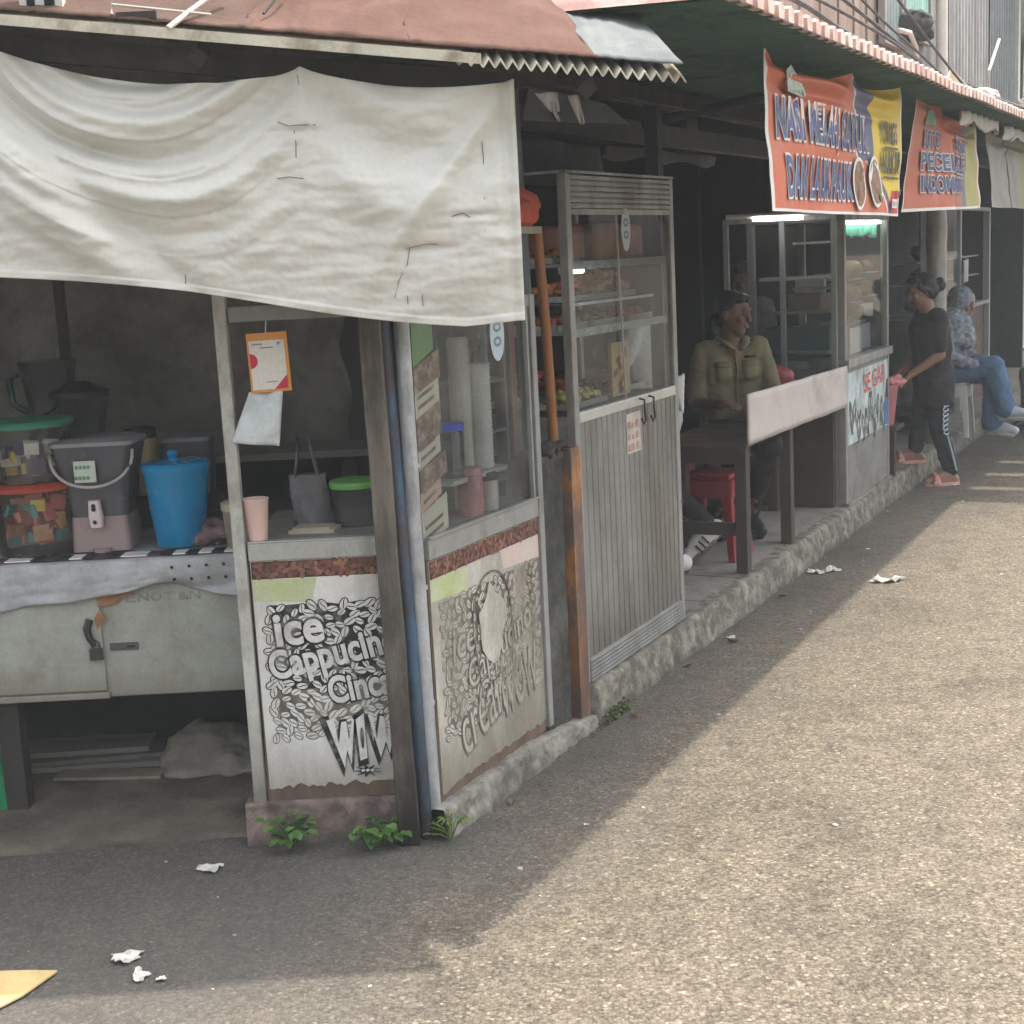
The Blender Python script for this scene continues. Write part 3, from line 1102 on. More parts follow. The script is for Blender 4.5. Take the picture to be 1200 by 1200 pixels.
mb = MB(); mb.grid(tarp(-.2, .285, 1.6, 1.0, .07, .26, .03), 60, 60)
o = mb.build('brown_tarp', BROWN, smooth=True, solid=.004)
tag(o, 'smooth reddish brown tarp over the right part of the corrugated roof, above the zigzag edge', 'tarp', 'brown tarps on the roof')
mb = MB(); mb.grid(tarp(-.62, -.17, 1.6, 4.0, .09, .10, .075), 60, 60)
o = mb.build('brown_tarp', BROWN, smooth=True, solid=.004)
tag(o, 'crumpled brown tarp bulging over the middle of the roof above the sheet hook', 'tarp', 'brown tarps on the roof')
mb = MB(); mb.grid(tarp(-3.0, -.60, 1.6, 8.0, .05, .05, .05), 120, 60)
o = mb.build('brown_tarp', M('faded_brown_tarp', (.10, .066, .054), .92, .3, 4, spec=.05, bump=.3, bscale=40, dirt=(.08, .05, .042), amt=.5, dscale=4), smooth=True, solid=.004)
tag(o, 'faded brown tarp over the left end of the roof behind the bent rod', 'tarp', 'brown tarps on the roof')
mb = MB(); mb.grid(tarp(.27, .495, 1.6, 2.0, .012, .28, .008), 40, 60)
o = mb.build('grey_tarp', M('slate_grey_tarp', (.115, .125, .128), .9, .15, 5, spec=.05, bump=.2, bscale=40, dirt=(.16, .168, .165), amt=.3, dscale=4), smooth=True, solid=.004)
tag(o, 'grey plastic tarp on the right corner of the roof beside the brown one', 'tarp')
mb = MB()
mb.tube([(-.80, EY - .05, eave_z(-.8) + .0), (-.755, EY + .02, eave_z(-.8) + .05), (-.67, EY + .15, eave_z(-.67) + .155)], .007, 7)
o = mb.build('bent_rod', M('pale_pipe', (.5, .43, .36), .6), smooth='auto')
tag(o, 'thin pale rod lying bent over the edge of the roof', 'rod')
mb = MB()
mb.tube([(-.575, EY + .06, eave_z(-.575) + .07), (-.52, EY + .17, eave_z(-.52) + .17)], .004, 6)
o = mb.build('dark_stick', DARKWOOD)
tag(o, 'thin dark stick lying on the brown tarp', 'stick')
mb = MB()
mb.tube([roof_pt(-.95, .0)[:2] + (eave_z(-.95) + .03,), (-.95, EY + .01, eave_z(-.95) + .055), (-.70, EY + .01, eave_z(-.7) + .05)], .004, 6)
mb.box(-.94, -.84, EY + .0, EY + .02, eave_z(-.9) + .022, eave_z(-.9) + .04, 1)
o = mb.build('metal_bracket', [M('bracket_steel', (.4, .37, .32), .5), DARKWOOD])
tag(o, 'small metal bracket with a block lying along the roof edge, left of the bent rod', 'bracket')
mb = MB()
mb.box(-1.19, -1.08, EY + .03, EY + .06, eave_z(-1.1) + .03, eave_z(-1.1) + .2, 0)
mb.box(-1.17, -1.15, EY + .026, EY + .03, eave_z(-1.1) + .03, eave_z(-1.1) + .13, 1)
mb.box(-1.125, -1.10, EY + .026, EY + .03, eave_z(-1.1) + .045, eave_z(-1.1) + .15, 1)
o = mb.build('broken_board', [M('pale_board', (.5, .49, .45), .7), INT_DARK])
tag(o, 'pale broken board with black marks standing on the left end of the roof', 'board')

# ------------------------------------------------------------------ backdrop of the drink stall
mb = MB()


def btarp(a, b):
    x = -2.7 + 2.55 * a
    z = 3.0 - 2.98 * b
    y = 5.62 + .06 * math.sin(x * 5 + b * 2.2 + 1.5 * noise.noise(Vector((x * 2, z * 2, 3)))) + .02 * noise.noise(Vector((x * 4 + z * 4, z * 3, 1)))
    return (x, y, z)


mb.grid(btarp, 90, 60)
o = mb.build('backdrop_tarp', M('drab_brown_tarp', (.17, .158, .135), .85, .16, 4, .3, 40, dirt=(.085, .08, .067), amt=.45, dscale=2.5), smooth=True, solid=.004)
tag(o, 'drab brown tarpaulin hanging as back wall of the drink stall', 'tarp')
mb = MB()
mb.box(-2.74, -2.7, 4.3, 6.2, 0, 3.1)
o = mb.build('side_wall', INT_WALL); tag(o, 'dark wall at the left end of the drink stall', 'wall')
mb = MB()
mb.box(-2.6, -.1, 4.75, 4.79, 1.775, 1.83); mb.box(-2.6, -.1, 4.79, 4.795, 1.77, 1.835)
o = mb.build('cross_beam', DARKWOOD); tag(o, 'dark wooden beam crossing under the roof behind the white sheet', 'beam')
mb = MB()
mb.tube([(-1.62, 5.4, 0), (-1.62, 5.4, 2.6)], .022, 8)
o = mb.build('thin_post', DARKWOOD); tag(o, 'thin dark post against the brown backdrop behind the blender', 'post')
# shelf along the back
sh = thing('back_shelf', 'dark wooden shelf rack standing along the brown backdrop', 'shelf', (-.75, 5.4, 0))
for z in (1.06, .84):
    mb = MB(); mb.box(-1.25, -.15, 5.25, 5.58, z, z + .025)
    mb.build('shelf_board', M('shelf_edge', (.13, .12, .10), .8), sh)
for x in (-1.24, -.16):
    mb = MB(); mb.box(x - .02, x + .02, 5.3, 5.34, 0, 1.06)
    mb.build('leg', DARKWOOD, sh)
mb = MB(); mb.box(-1.25, -.15, 5.56, 5.58, .1, 1.06); mb.build('back_panel', INT_DARK, sh)

# ------------------------------------------------------------------ food cart
CREAM = M('stained_cart_paint', (.37, .39, .34), .55, .12, 5, .2, 30, dirt=(.215, .205, .165), amt=.40, dscale=5, dsharp=.3, streak=.45, foot=(0, .09, (.18, .15, .11), .7))
CY = 4.6
cart = thing('food_cart', 'pale rusty metal food cart with a padlocked door left of the coffee poster', 'cart', (-1.5, 4.9, 0))
mb = MB()
mb.box(-2.5, -.885, CY, CY + .6, .39, .845)
mb.build('body', CREAM, cart, bevel=.006)
mb = MB()
mb.box(-2.48, -1.352, CY - .012, CY, .415, .80)
mb.build('door', CREAM, cart, bevel=.004)
mb = MB(); mb.box(-2.5, -1.345, CY - .018, CY + .005, .39, .411)
mb.build('bottom_rail', CREAM, cart, bevel=.003)
mb = MB()
pts = [(-1.36, .762), (-1.255, .752), (-1.262, .742), (-1.225, .735), (-1.268, .728), (-1.29, .716), (-1.30, .706), (-1.358, .70)]
mb.prism(pts[::-1], CY - .0135, CY - .012)
mb.prism([(-1.365, .62), (-1.335, .66), (-1.352, .69), (-1.372, .66)], CY - .0135, CY - .012)
mb.build('rust_patch', M('bare_rust_patch', (.30, .15, .075), .85, .25, 20, .3, 60, dirt=(.4, .33, .24), amt=.25, dscale=14), cart)
mb = MB()
mb.tube([(-1.385, CY - .02, .66), (-1.395, CY - .028, .63), (-1.39, CY - .026, .60), (-1.378, CY - .02, .57)], [.012, .013, .012, .008], 8)
mb.build('door_handle', M('handle_iron', (.03, .028, .025), .5, .2), cart)
mb = MB()
mb.box(-1.392, -1.352, CY - .035, CY - .018, .525, .562)
mb.tube([(-1.384, CY - .026, .56), (-1.384, CY - .026, .58), (-1.372, CY - .026, .592), (-1.36, CY - .026, .58), (-1.36, CY - .026, .56)], .0035, 6)
mb.build('padlock', M('padlock_metal', (.06, .058, .052), .45, .2, metal=.4), cart)
mb = MB()
mb.box(-1.332, -1.24, CY - .006, CY, .548, .572, 0); mb.box(-1.275, -1.25, CY - .0075, CY - .006, .557, .563, 1)
mb.build('hasp', [M('hasp_metal', (.10, .095, .085), .5, .2, metal=.3), INT_DARK], cart)
mb = MB()
for i, ch in enumerate('DENOTIN'):
    mb.text(ch, -1.31 + i * .042, .706, CY - .0015, .034, .028, 0, .012)
    mb.text(ch, -1.31 + i * .042, .706, CY - .0020, .034, .028, 1, -.018)
mb.build('lettering', [M('worn_letter_edge', (.17, .16, .14), .8, .3, 30, dirt=(.38, .37, .32), amt=.45, dscale=25), CREAM], cart)
mb = MB(); mb.box(-1.735, -1.665, CY + .02, CY + .09, 0.008, .39)
mb.build('leg', DARKWOOD, cart)
mb = MB(); mb.box(-.97, -.92, CY + .48, CY + .53, 0.008, .39)
mb.build('leg', DARKWOOD, cart)
mb = MB(); mb.box(-2.5, -.9, CY + .59, CY + .62, .011, .389)
mb.build('shade_backing', INT_DARK, cart)  # added near-black sheet standing in for the shade under the cart

CLOTH = M('grey_oilcloth', (.40, .41, .42), .45, .1, 6, .15, 30, dirt=(.26, .26, .25), amt=.25, dscale=4)


def clothf(a, b):
    x = -2.5 + 1.61 * a
    if b < .45:
        t = b / .45
        return (x, CY + .58 - .585 * t, .852 + .003 * noise.noise(Vector((x * 8, t * 4, 1))))
    t = (b - .45) / .55
    L = .115 + .018 * noise.noise(Vector((x * 5, 0, 6))) - .03 * math.exp(-((x + 1.15) / .12) ** 2) + .02 * max(0, min(1, (x + 1.1) * 4)) + .028 * max(0, min(1, (-1.3 - x) * 3))
    f_ = .010 * math.sin(x * 13 + 3 * t + 2 * noise.noise(Vector((x * 3, t, 2)))) + .008 * noise.noise(Vector((x * 16, t * 6, 3)))
    dl = t - .75 + (x + .9) * 1.6
    f_ += .012 * math.exp(-(dl / .16) ** 2) * (x > -1.35)
    return (x, CY - .018 - .012 * math.sin(min(1, t * 2) * math.pi / 2) + f_ * t, .850 - L * t)


mb = MB()
mb.grid(clothf, 140, 34)
tc_ = mb.build('tablecloth', CLOTH, smooth=True, solid=.002)
tag(tc_, 'grey oilcloth with black dots draped over the food cart', 'tablecloth')
mb = MB()
for i in range(4):
    for j in range(2):
        x = -1.10 + i * .055 + .004 * j; z = .822 - .042 * j
        a = (x + 2.5) / 1.61
        p = min((clothf(a, .45 + .55 * k / 60) for k in range(61)), key=lambda q: abs(q[2] - z))
        q = ellipse(x, p[2], .0052, .0055, 0, 10)
        mb.add([(c[0], p[1] - .005, c[1]) for c in q], [tuple(range(10))])
mb.build('dots', INK, tc_)
mb = MB()
for i in range(38):
    x = -2.48 + i * .0418
    mb.box(x, x + .0416, CY - .008, CY + .06, .8565 + .0005, .8605, [0, 1, 0, 2][i % 4] if i % 5 else 1)
o = mb.build('striped_runner', [INK, WHITEP, M('runner_plum', (.09, .05, .07), .8)])
tag(o, 'black and white striped runner under the jars on the food cart', 'table runner')

# ---------- things standing on the cart
TOP = .861
def container(x, y, z, r, h, lid, lidname, label, fill, cat='container', group=None, taper=.88, mat=None):
    t = thing('food_container', label, cat, (x, y, z), group)
    mb = MB(); mb.lathe((x, y, z), [(r * taper, 0), (r * (taper + .05), .01), (r, h * .92), (r * 1.02, h * .95), (r * 1.02, h * .97)], 28)
    mb.build('tub', mat or CLEAR, t, smooth='auto')
    mb = MB(); mb.lathe((x, y, z + h * .955), [(r * 1.05, 0), (r * 1.06, .012), (r * 1.0, .02), (r * .3, .024)], 28)
    mb.build('lid', lid, t, smooth='auto')
    if fill:
        rnd = random.Random(int(abs(x) * 1000))
        for nm, cols, n, zr in fill:
            for i in range(n):
                a = rnd.uniform(0, 6.28); rr = r * .62 * math.sqrt(rnd.random())
                cx, cy = x + rr * math.cos(a), y + rr * math.sin(a) - .012
                cz = z + rnd.uniform(*zr)
                s = rnd.uniform(.024, .038)
                mb = MB()
                th = rnd.uniform(0, 3.1); ph = rnd.uniform(-.5, .5)
                rot = (Matrix.Rotation(th, 3, 'Z') @ Matrix.Rotation(ph, 3, 'X'))
                vs = []
                for (p, q, l) in ((-1, -1, 0), (1, -1, 0), (1, 1, 0), (-1, 1, 0), (-.9, -.9, 1), (.9, -.9, 1), (.9, .9, 1), (-.9, .9, 1)):
                    v = rot @ Vector((p * s * .9, (l - .5) * .014, q * s * .75)); vs.append((cx + v.x, cy + v.y, cz + v.z))
                mb.add(vs, [(0, 1, 2, 3), (7, 6, 5, 4), (0, 4, 5, 1), (1, 5, 6, 2), (2, 6, 7, 3), (3, 7, 4, 0)])
                mb.build(nm, cols[i % len(cols)], t, bevel=.003)
    return t


YEL = M('yellow_sachet', (.48, .34, .06), .45, .2, 20)
PNK = M('pink_sachet', (.55, .16, .15), .45, .2, 20)
ORG_ = M('orange_sachet', (.5, .24, .12), .45, .25, 20)
TEA = M('teal_sachet', (.06, .26, .23), .45, .2, 20)
PLUM = M('plum_sachet', (.2, .05, .06), .45, .2, 20)
WHT = M('white_sachet', (.55, .52, .48), .45, .1, 20)
container(-1.575, 4.765, TOP, .148, .225, M('red_lid', (.32, .05, .03), .4), 'red', 'clear tub of colourful sachets with red lid at the left of the cart',
          [('sachet', [YEL, ORG_, PNK, TEA, PLUM, PNK], 40, (.04, .185))], 'tub', 'clear tubs of sachets')
container(-1.575, 4.765, TOP + .242, .135, .185, M('green_lid', (.03, .17, .10), .4), 'green', 'clear tub with green lid stacked on the tub of colourful sachets',
          [('sachet', [WHT, YEL, WHT, M('indigo_sachet', (.06, .05, .11), .5)], 22, (.03, .12))], 'tub', 'clear tubs of sachets')

# grey drink dispenser with a tap
dx, dy = -1.355, 4.78
dsp = thing('drink_dispenser', 'smoky grey drink dispenser with tap and white carrying handle', 'drink dispenser', (dx, dy, TOP))


def rrect(cx, cy, hx, hy, z, r=.03, n=6):
    out = []
    for qx, qy, a0 in ((1, 1, 0), (-1, 1, 90), (-1, -1, 180), (1, -1, 270)):
        for k in range(n + 1):
            a = R(a0 + 90 * k / n)
            out.append((cx + qx * (hx - r) + r * math.cos(a), cy + qy * (hy - r) + r * math.sin(a), z))
    return out


def loft(mb, rings, m=0):
    n = len(rings[0]); vs = [p for r in rings for p in r]
    fs = [(i * n + k, i * n + (k + 1) % n, (i + 1) * n + (k + 1) % n, (i + 1) * n + k) for i in range(len(rings) - 1) for k in range(n)]
    fs += [tuple(reversed(range(n))), tuple((len(rings) - 1) * n + k for k in range(n))]
    mb.add(vs, fs, m)


mb = MB()
loft(mb, [rrect(dx, dy, .093, .085, TOP + .115), rrect(dx, dy, .108, .097, TOP + .235), rrect(dx, dy, .130, .112, TOP + .335), rrect(dx, dy, .134, .115, TOP + .35)])
mb.build('tank', M('smoky_grey_plastic', (.075, .075, .085), .2, .1, 6, micro=.2), dsp, smooth='auto')
mb = MB()
loft(mb, [rrect(dx, dy, .137, .118, TOP + .35), rrect(dx, dy, .136, .117, TOP + .362), rrect(dx, dy, .10, .09, TOP + .372)])
mb.build('lid', M('dispenser_lid', (.20, .19, .2), .4), dsp, smooth='auto')
mb = MB()
loft(mb, [rrect(dx, dy, .098, .09, TOP, .02), rrect(dx, dy, .092, .086, TOP + .115, .02)])
mb.tube([(dx + .005, dy - .092, TOP), (dx + .005, dy - .092, TOP + .012)], .03, 12)
mb.build('base', M('mauve_plastic', (.29, .22, .21), .5, .08), dsp, smooth='auto')
mb = MB()
loft(mb, [rrect(dx + .0, dy - .11, .02, .016, TOP + .085, .012, 4), rrect(dx, dy - .112, .023, .018, TOP + .12, .012, 4), rrect(dx, dy - .118, .018, .016, TOP + .175, .01, 4)])
mb.build('tap', M('tap_plastic', (.6, .52, .5), .35), dsp, smooth='auto')
mb = MB()
for (a, b, r) in ((0, .105, .007), (0, .148, .008), (0, .158, .008)):
    mb.ell((dx + a, dy - .134, TOP + b), (r, .003, r), 8)
mb.build('tap_detail', INK, dsp)
mb = MB()
mb.box(dx - .055, dx + .015, dy - .121, dy - .117, TOP + .235, TOP + .305, 0)
for i in range(8):
    mb.ell((dx - .05 + .013 * (i % 4) + .004 * (i // 4), dy - .1215, TOP + .25 + .035 * (i // 4)), (.006, .0008, .007), 8, 1)
mb.build('label', [M('dispenser_label', (.45, .5, .42), .5), M('label_green', (.12, .22, .15), .5, .4, 20)], dsp)
mb = MB()
hp = []
for k in range(21):
    a = math.pi * k / 20
    hp.append((dx - .135 * math.cos(a), dy - .10 - .035 * math.sin(a), TOP + .335 - .115 * max(0, math.sin(a)) ** .8))
mb.tube(hp, .0065, 8, flat=.8)
mb.build('handle', M('handle_plastic', (.38, .33, .32), .45), dsp, smooth=True)

# blue lidded bucket
bx_, by_ = -1.105, 4.76
bk = thing('lidded_bucket', 'bright blue plastic bucket with knobbed lid on the food cart', 'bucket', (bx_, by_, TOP))
BLUEP = M('blue_plastic', (.006, .20, .41), .22, .08, 6, micro=.15)
mb = MB(); mb.lathe((bx_, by_, TOP), [(.078, 0), (.082, .006), (.106, .255), (.109, .256), (.109, .262)], 32); mb.build('tub', BLUEP, bk, smooth='auto')
mb = MB(); mb.lathe((bx_, by_, TOP + .262), [(.112, -.012), (.113, .006), (.104, .016), (.02, .02)], 32); mb.build('lid', BLUEP, bk, smooth='auto')
mb = MB(); mb.lathe((bx_ - .006, by_, TOP + .281), [(.016, 0), (.014, .012), (.02, .022), (.012, .034)], 14); mb.build('knob', BLUEP, bk, smooth='auto')

# blender jars behind
def blender(x, y, z, label, lidded, s=1.0):
    t = thing('blender', label, 'blender', (x, y, z), 'blenders behind the cart')
    mb = MB(); mb.lathe((x, y, z), [(.085 * s, 0), (.08 * s, .09 * s), (.05 * s, .13 * s)], 20); mb.build('base', BLACKP, t, smooth='auto')
    mb = MB(); mb.lathe((x, y, z + .13 * s), [(.055 * s, 0), (.062 * s, .02 * s), (.092 * s, .2 * s), (.094 * s, .205 * s)], 20); mb.build('jar', SMOKE, t, smooth='auto')
    if lidded:
        mb = MB(); mb.lathe((x, y, z + .335 * s), [(.10 * s, 0), (.10 * s, .018 * s), (.06 * s, .035 * s), (.03 * s, .05 * s)], 20); mb.build('lid', BLACKP, t, smooth='auto')
    mb = MB(); mb.tube([(x - .08 * s, y, z + .30 * s), (x - .125 * s, y, z + .28 * s), (x - .12 * s, y, z + .2 * s), (x - .072 * s, y, z + .17 * s)], .012 * s, 8); mb.build('handle', M('dark_teal_plastic', (.02, .05, .05), .4), t, smooth=True)
    return t


blender(-1.615, 5.15, 1.10, 'tall open blender jar at the back left of the cart', False, 1.1)
blender(-1.49, 5.08, .99, 'black lidded blender standing behind the grey drink dispenser', True, 1.05)
mb = MB(); mb.box(-2.4, -1.0, 5.0, 5.26, .93, .985); mb.box(-2.4, -1.5, 5.06, 5.26, .985, 1.09)
o = mb.build('wooden_step', DARKWOOD); tag(o, 'dark stepped wooden rack carrying the blenders behind the cart', 'rack')
t = thing('storage_jar', 'round jar of yellowish powder with black lid behind the blue bucket', 'jar', (-1.30, 5.1, .985))
mb = MB(); mb.lathe((-1.30, 5.1, .985), [(.062, 0), (.068, .02), (.07, .17), (.055, .2)], 22); mb.build('glass_jar', M('yellow_powder', (.29, .235, .12), .35, .15), t, smooth='auto')
mb = MB(); mb.lathe((-1.30, 5.1, 1.185), [(.058, 0), (.058, .03), (.05, .036)], 22); mb.build('lid', BLACKP, t, smooth='auto')
t = thing('storage_box', 'dark grey translucent box behind the blue bucket', 'box', (-1.13, 5.1, .985))
mb = MB(); loft(mb, [rrect(-1.13, 5.1, .075, .07, .985), rrect(-1.13, 5.1, .085, .08, 1.17)]); mb.build('tub', M('dark_grey_plastic', (.06, .06, .07), .4), t, smooth='auto')
mb = MB(); loft(mb, [rrect(-1.13, 5.1, .09, .085, 1.17), rrect(-1.13, 5.1, .088, .083, 1.185)]); mb.build('lid', M('dark_grey_lid', (.09, .09, .10), .4), t, smooth='auto')
mb = MB()
for i in range(9):
    mb.ell((-1.0 + .04 * (i % 3) - .03, 4.72 + .03 * (i // 3), TOP + .02 + .012 * (i % 4)), (.035, .03, .026), 10)
o = organic(mb, 'crumpled_cloth', M('mauve_cloth', (.17, .105, .12), .9, .3, 20), voxel=.006, smooth=3, wrinkle=.012, wscale=30)
tag(o, 'crumpled mauve cloth lying right of the blue bucket', 'cloth')
t = thing('jar_with_lid', 'cream lidded tub behind the window post and the pink cup', 'tub', (-.88, 4.62, .861))
mb = MB(); mb.lathe((-.875, 4.66, .861), [(.055, 0), (.06, .01), (.066, .125)], 22); mb.build('tub', M('tan_tub', (.22, .185, .13), .5, .3, 14), t, smooth='auto')
mb = MB(); mb.lathe((-.875, 4.66, .986), [(.07, 0), (.07, .022), (.062, .026)], 22); mb.build('lid', M('cream_lid', (.38, .34, .22), .45), t, smooth='auto')

# inside the front window
cup = MB()
cup.lathe((-.765, 4.287, .9485), [(.027, 0), (.028, .003), (.0385, .122), (.040, .124), (.040, .1265), (.0375, .1265), (.0265, .006)], 24)
o = cup.build('paper_cup', M('pale_pink_cup', (.60, .42, .37), .5, .04, micro=0), smooth='auto')
tag(o, 'pale pink paper cup standing on the window sill above the coffee poster', 'cup')
t = thing('carrier_bag', 'dark translucent carrier bag with two handles behind the pink cup', 'bag', (-.63, 4.5, .9455))
mb = MB()


def bagg(a, b):
    an = 2 * math.pi * a
    r = .062 + .01 * b + .006 * math.sin(3 * an + b * 5)
    return (-.63 + r * math.cos(an) * (1 - .2 * b), 4.5 + .6 * r * math.sin(an) * (1 - .35 * b), .9455 + .165 * b)


mb.grid(bagg, 30, 12)
mb.build('bag_body', M('grey_film', (.10, .10, .11), .3, .25, 14), t, smooth=True)
for s in (-1, 1):
    mb = MB()
    mb.tube([(-.63 - .04, 4.5 + .02 * s, 1.105), (-.66, 4.5 + .01 * s, 1.18), (-.655, 4.5, 1.235), (-.625, 4.5, 1.22), (-.60, 4.5 + .02 * s, 1.105)], [.012, .008, .006, .008, .012], 6, flat=.4)
    mb.build('handle', M('grey_film', (.1, .1, .11)), t, smooth=True)
container(-.487, 4.5, .9455, .078, .125, M('bright_green_lid', (.10, .30, .06), .4), 'green', 'clear tub with bright green lid beside the dark carrier bag', None, mat=SMOKE)
mb = MB(); mb.slab([(-.685, 4.36), (-.545, 4.35), (-.53, 4.43), (-.65, 4.46)], .946, .958)
mb.slab([(-.675, 4.365), (-.56, 4.36), (-.545, 4.43), (-.66, 4.45)], .958, .963)
o = mb.build('paper_pad', M('tan_paper', (.36, .30, .22), .8)); tag(o, 'low pad of tan paper on the counter behind the window sill', 'paper')

# inside the side window: cup stack, jars
t = thing('cup_stack', 'tall stack of white plastic cups standing inside the side window', 'cup stack', W(.46, .16, .928))
mb = MB('S'); z = 0
prof = []
for i in range(24):
    prof += [(.040, z), (.043, z + .012), (.043, z + .0135)]
    z += .0145
mb.lathe((.62, .09, 1.0605), prof, 20); mb.build('cups', M('cup_white', (.42, .42, .39), .5, .06), t)
mb = MB('S'); mb.lathe((.56, .125, .928), [(.036, 0), (.036, .56), (.03, .57)], 20); mb.build('cups', M('cup_cream', (.30, .29, .25), .5, .06), t)
t = thing('candy_jar', 'clear jar with bright blue lid inside the side window', 'jar', W(.28, .08, .928))
mb = MB('S'); mb.lathe((.42, .10, 1.0605), [(.05, 0), (.052, .14), (.045, .15)], 20); mb.build('jar', CLEAR, t, smooth='auto')
mb = MB('S'); mb.lathe((.42, .10, 1.2105), [(.055, 0), (.055, .02), (.05, .024)], 20); mb.build('lid', M('blue_lid', (.03, .06, .4), .4), t, smooth='auto')
t = thing('candy_jar', 'jar of pink powder standing below the blue lidded jar', 'jar', W(.40, .07, .928))
mb = MB('S'); mb.lathe((.46, .05, .928), [(.04, 0), (.042, .02), (.042, .125), (.034, .135)], 20); mb.build('jar', M('pink_powder', (.32, .12, .13), .35, .3, 12), t, smooth='auto')
mb = MB('S'); mb.lathe((.46, .05, 1.063), [(.038, 0), (.038, .022)], 20); mb.build('lid', M('rose_lid', (.33, .2, .2), .5), t, smooth='auto')
t = thing('candy_jar', 'white jar beside the jar of pink powder', 'jar', W(.52, .07, .928))
mb = MB('S'); mb.lathe((.575, .05, .928), [(.036, 0), (.038, .09), (.03, .1)], 20); mb.build('jar', M('white_powder', (.33, .31, .29), .4, .2, 12), t, smooth='auto')
mb = MB('S'); mb.lathe((.575, .05, 1.028), [(.034, 0), (.034, .025)], 20); mb.build('lid', BLACKP, t, smooth='auto')
mb = MB('S')
for i in range(6):
    mb.ell((.12 + .022 * (i % 3), .05 + .02 * (i // 3), .941 + .008 * (i % 2)), (.022, .02, .016), 8)
o = organic(mb, 'tissue', PAPER, voxel=.005, smooth=2, wrinkle=.008, wscale=40)
tag(o, 'crumpled white tissue in the corner of the side window sill', 'tissue')
# dark display rack deeper inside
t = thing('wire_rack', 'dark wire rack of small goods inside the side window, right of the cups', 'rack', W(.72, .3, .928))
for z in (.99, 1.16, 1.33):
    mb = MB('S'); mb.box(.70, .84, .10, .30, z, z + .012); mb.build('rack_shelf', M('teal_steel', (.06, .09, .10), .5), t)
    for i in range(3):
        mb = MB('S'); mb.lathe((.735 + .035 * i, .14 + .05 * i, z + .012), [(.03, 0), (.032, .07), (.024, .1)], 12); mb.build('goods', [SMOKE, M('grey_goods', (.13, .14, .15), .5), M('teal_goods', (.05, .09, .09), .5)][i], t, smooth='auto')
for (x, w) in ((.705, .105), (.835, .105), (.705, .295), (.835, .295)):
    mb = MB('S'); mb.box(x - .008, x + .008, w - .008, w + .008, .928, 1.6); mb.build('upright', M('teal_steel', (.06, .09, .10)), t)

# ---------- under the cart
def plank(x0, x1, y0, y1, z, th, rot, label, mat):
    c = ((x0 + x1) / 2, (y0 + y1) / 2)
    cs, sn = math.cos(rot), math.sin(rot)
    q = []
    for (a, b) in ((x0, y0), (x1, y0), (x1, y1), (x0, y1)):
        q.append((c[0] + (a - c[0]) * cs - (b - c[1]) * sn, c[1] + (a - c[0]) * sn + (b - c[1]) * cs))
    mb = MB(); mb.slab(q, z, z + th)
    o = mb.build('plank', mat, bevel=.003)
    tag(o, label, 'board', 'boards under the cart')


BRD = M('grey_board', (.16, .15, .13), .9, .25, 8, .3, 40, stretch=(.2, 1, 1))
plank(-1.92, -1.30, 4.97, 5.17, .011, .02, R(2), 'lowest grey board lying flat under the food cart', BRD)
plank(-1.86, -1.31, 4.99, 5.16, .032, .018, R(6), 'second grey board on the pile under the food cart', M('brown_board', (.13, .115, .10), .9, .25, 8))
plank(-1.90, -1.36, 5.02, 5.2, .0512, .02, R(3), 'topmost grey board of the pile under the food cart', BRD)
plank(-1.66, -1.27, 4.86, 4.95, .0112, .012, R(-5), 'thin tan board lying loose in front of the pile under the cart', M('tan_board', (.20, .17, .13), .9, .25, 8))
mb = MB()
for (x, y, z, r) in ((-1.13, 5.03, .05, (.16, .13, .10)), (-1.05, 4.99, .04, (.14, .13, .07)), (-1.2, 5.0, .03, (.12, .1, .06)), (-1.02, 4.92, .02, (.18, .09, .03)), (-1.15, 4.9, .015, (.14, .07, .025))):
    mb.ell((x, y, z), r, 18)
o = organic(mb, 'sack', M('dusty_sack', (.20, .18, .145), .9, .2, 10, .4, 50), voxel=.012, smooth=5, wrinkle=.018, wscale=14)
tag(o, 'slumped dusty sack lying under the right end of the food cart', 'sack')
# green plastic leg at the left edge
t = thing('green_stool', 'green plastic stool at the left edge beside the cart leg', 'stool', (-1.86, 4.62, .01))
GRN = M('green_plastic', (.012, .24, .10), .35, .1)
mb = MB(); mb.lathe((-1.86, 4.62, .31), [(.10, 0), (.12, .02), (.12, .035), (.10, .04)], 20); mb.build('seat', GRN, t, smooth='auto')
for i in range(4):
    a = R(20 + 90 * i)
    mb = MB(); mb.tube([(-1.86 + .085 * math.cos(a), 4.62 + .085 * math.sin(a), .315), (-1.86 + .115 * math.cos(a), 4.62 + .115 * math.sin(a), .05), (-1.86 + .125 * math.cos(a), 4.62 + .125 * math.sin(a), .01)], [.02, .024, .034], 10)
    mb.build('leg', GRN, t, smooth='auto')
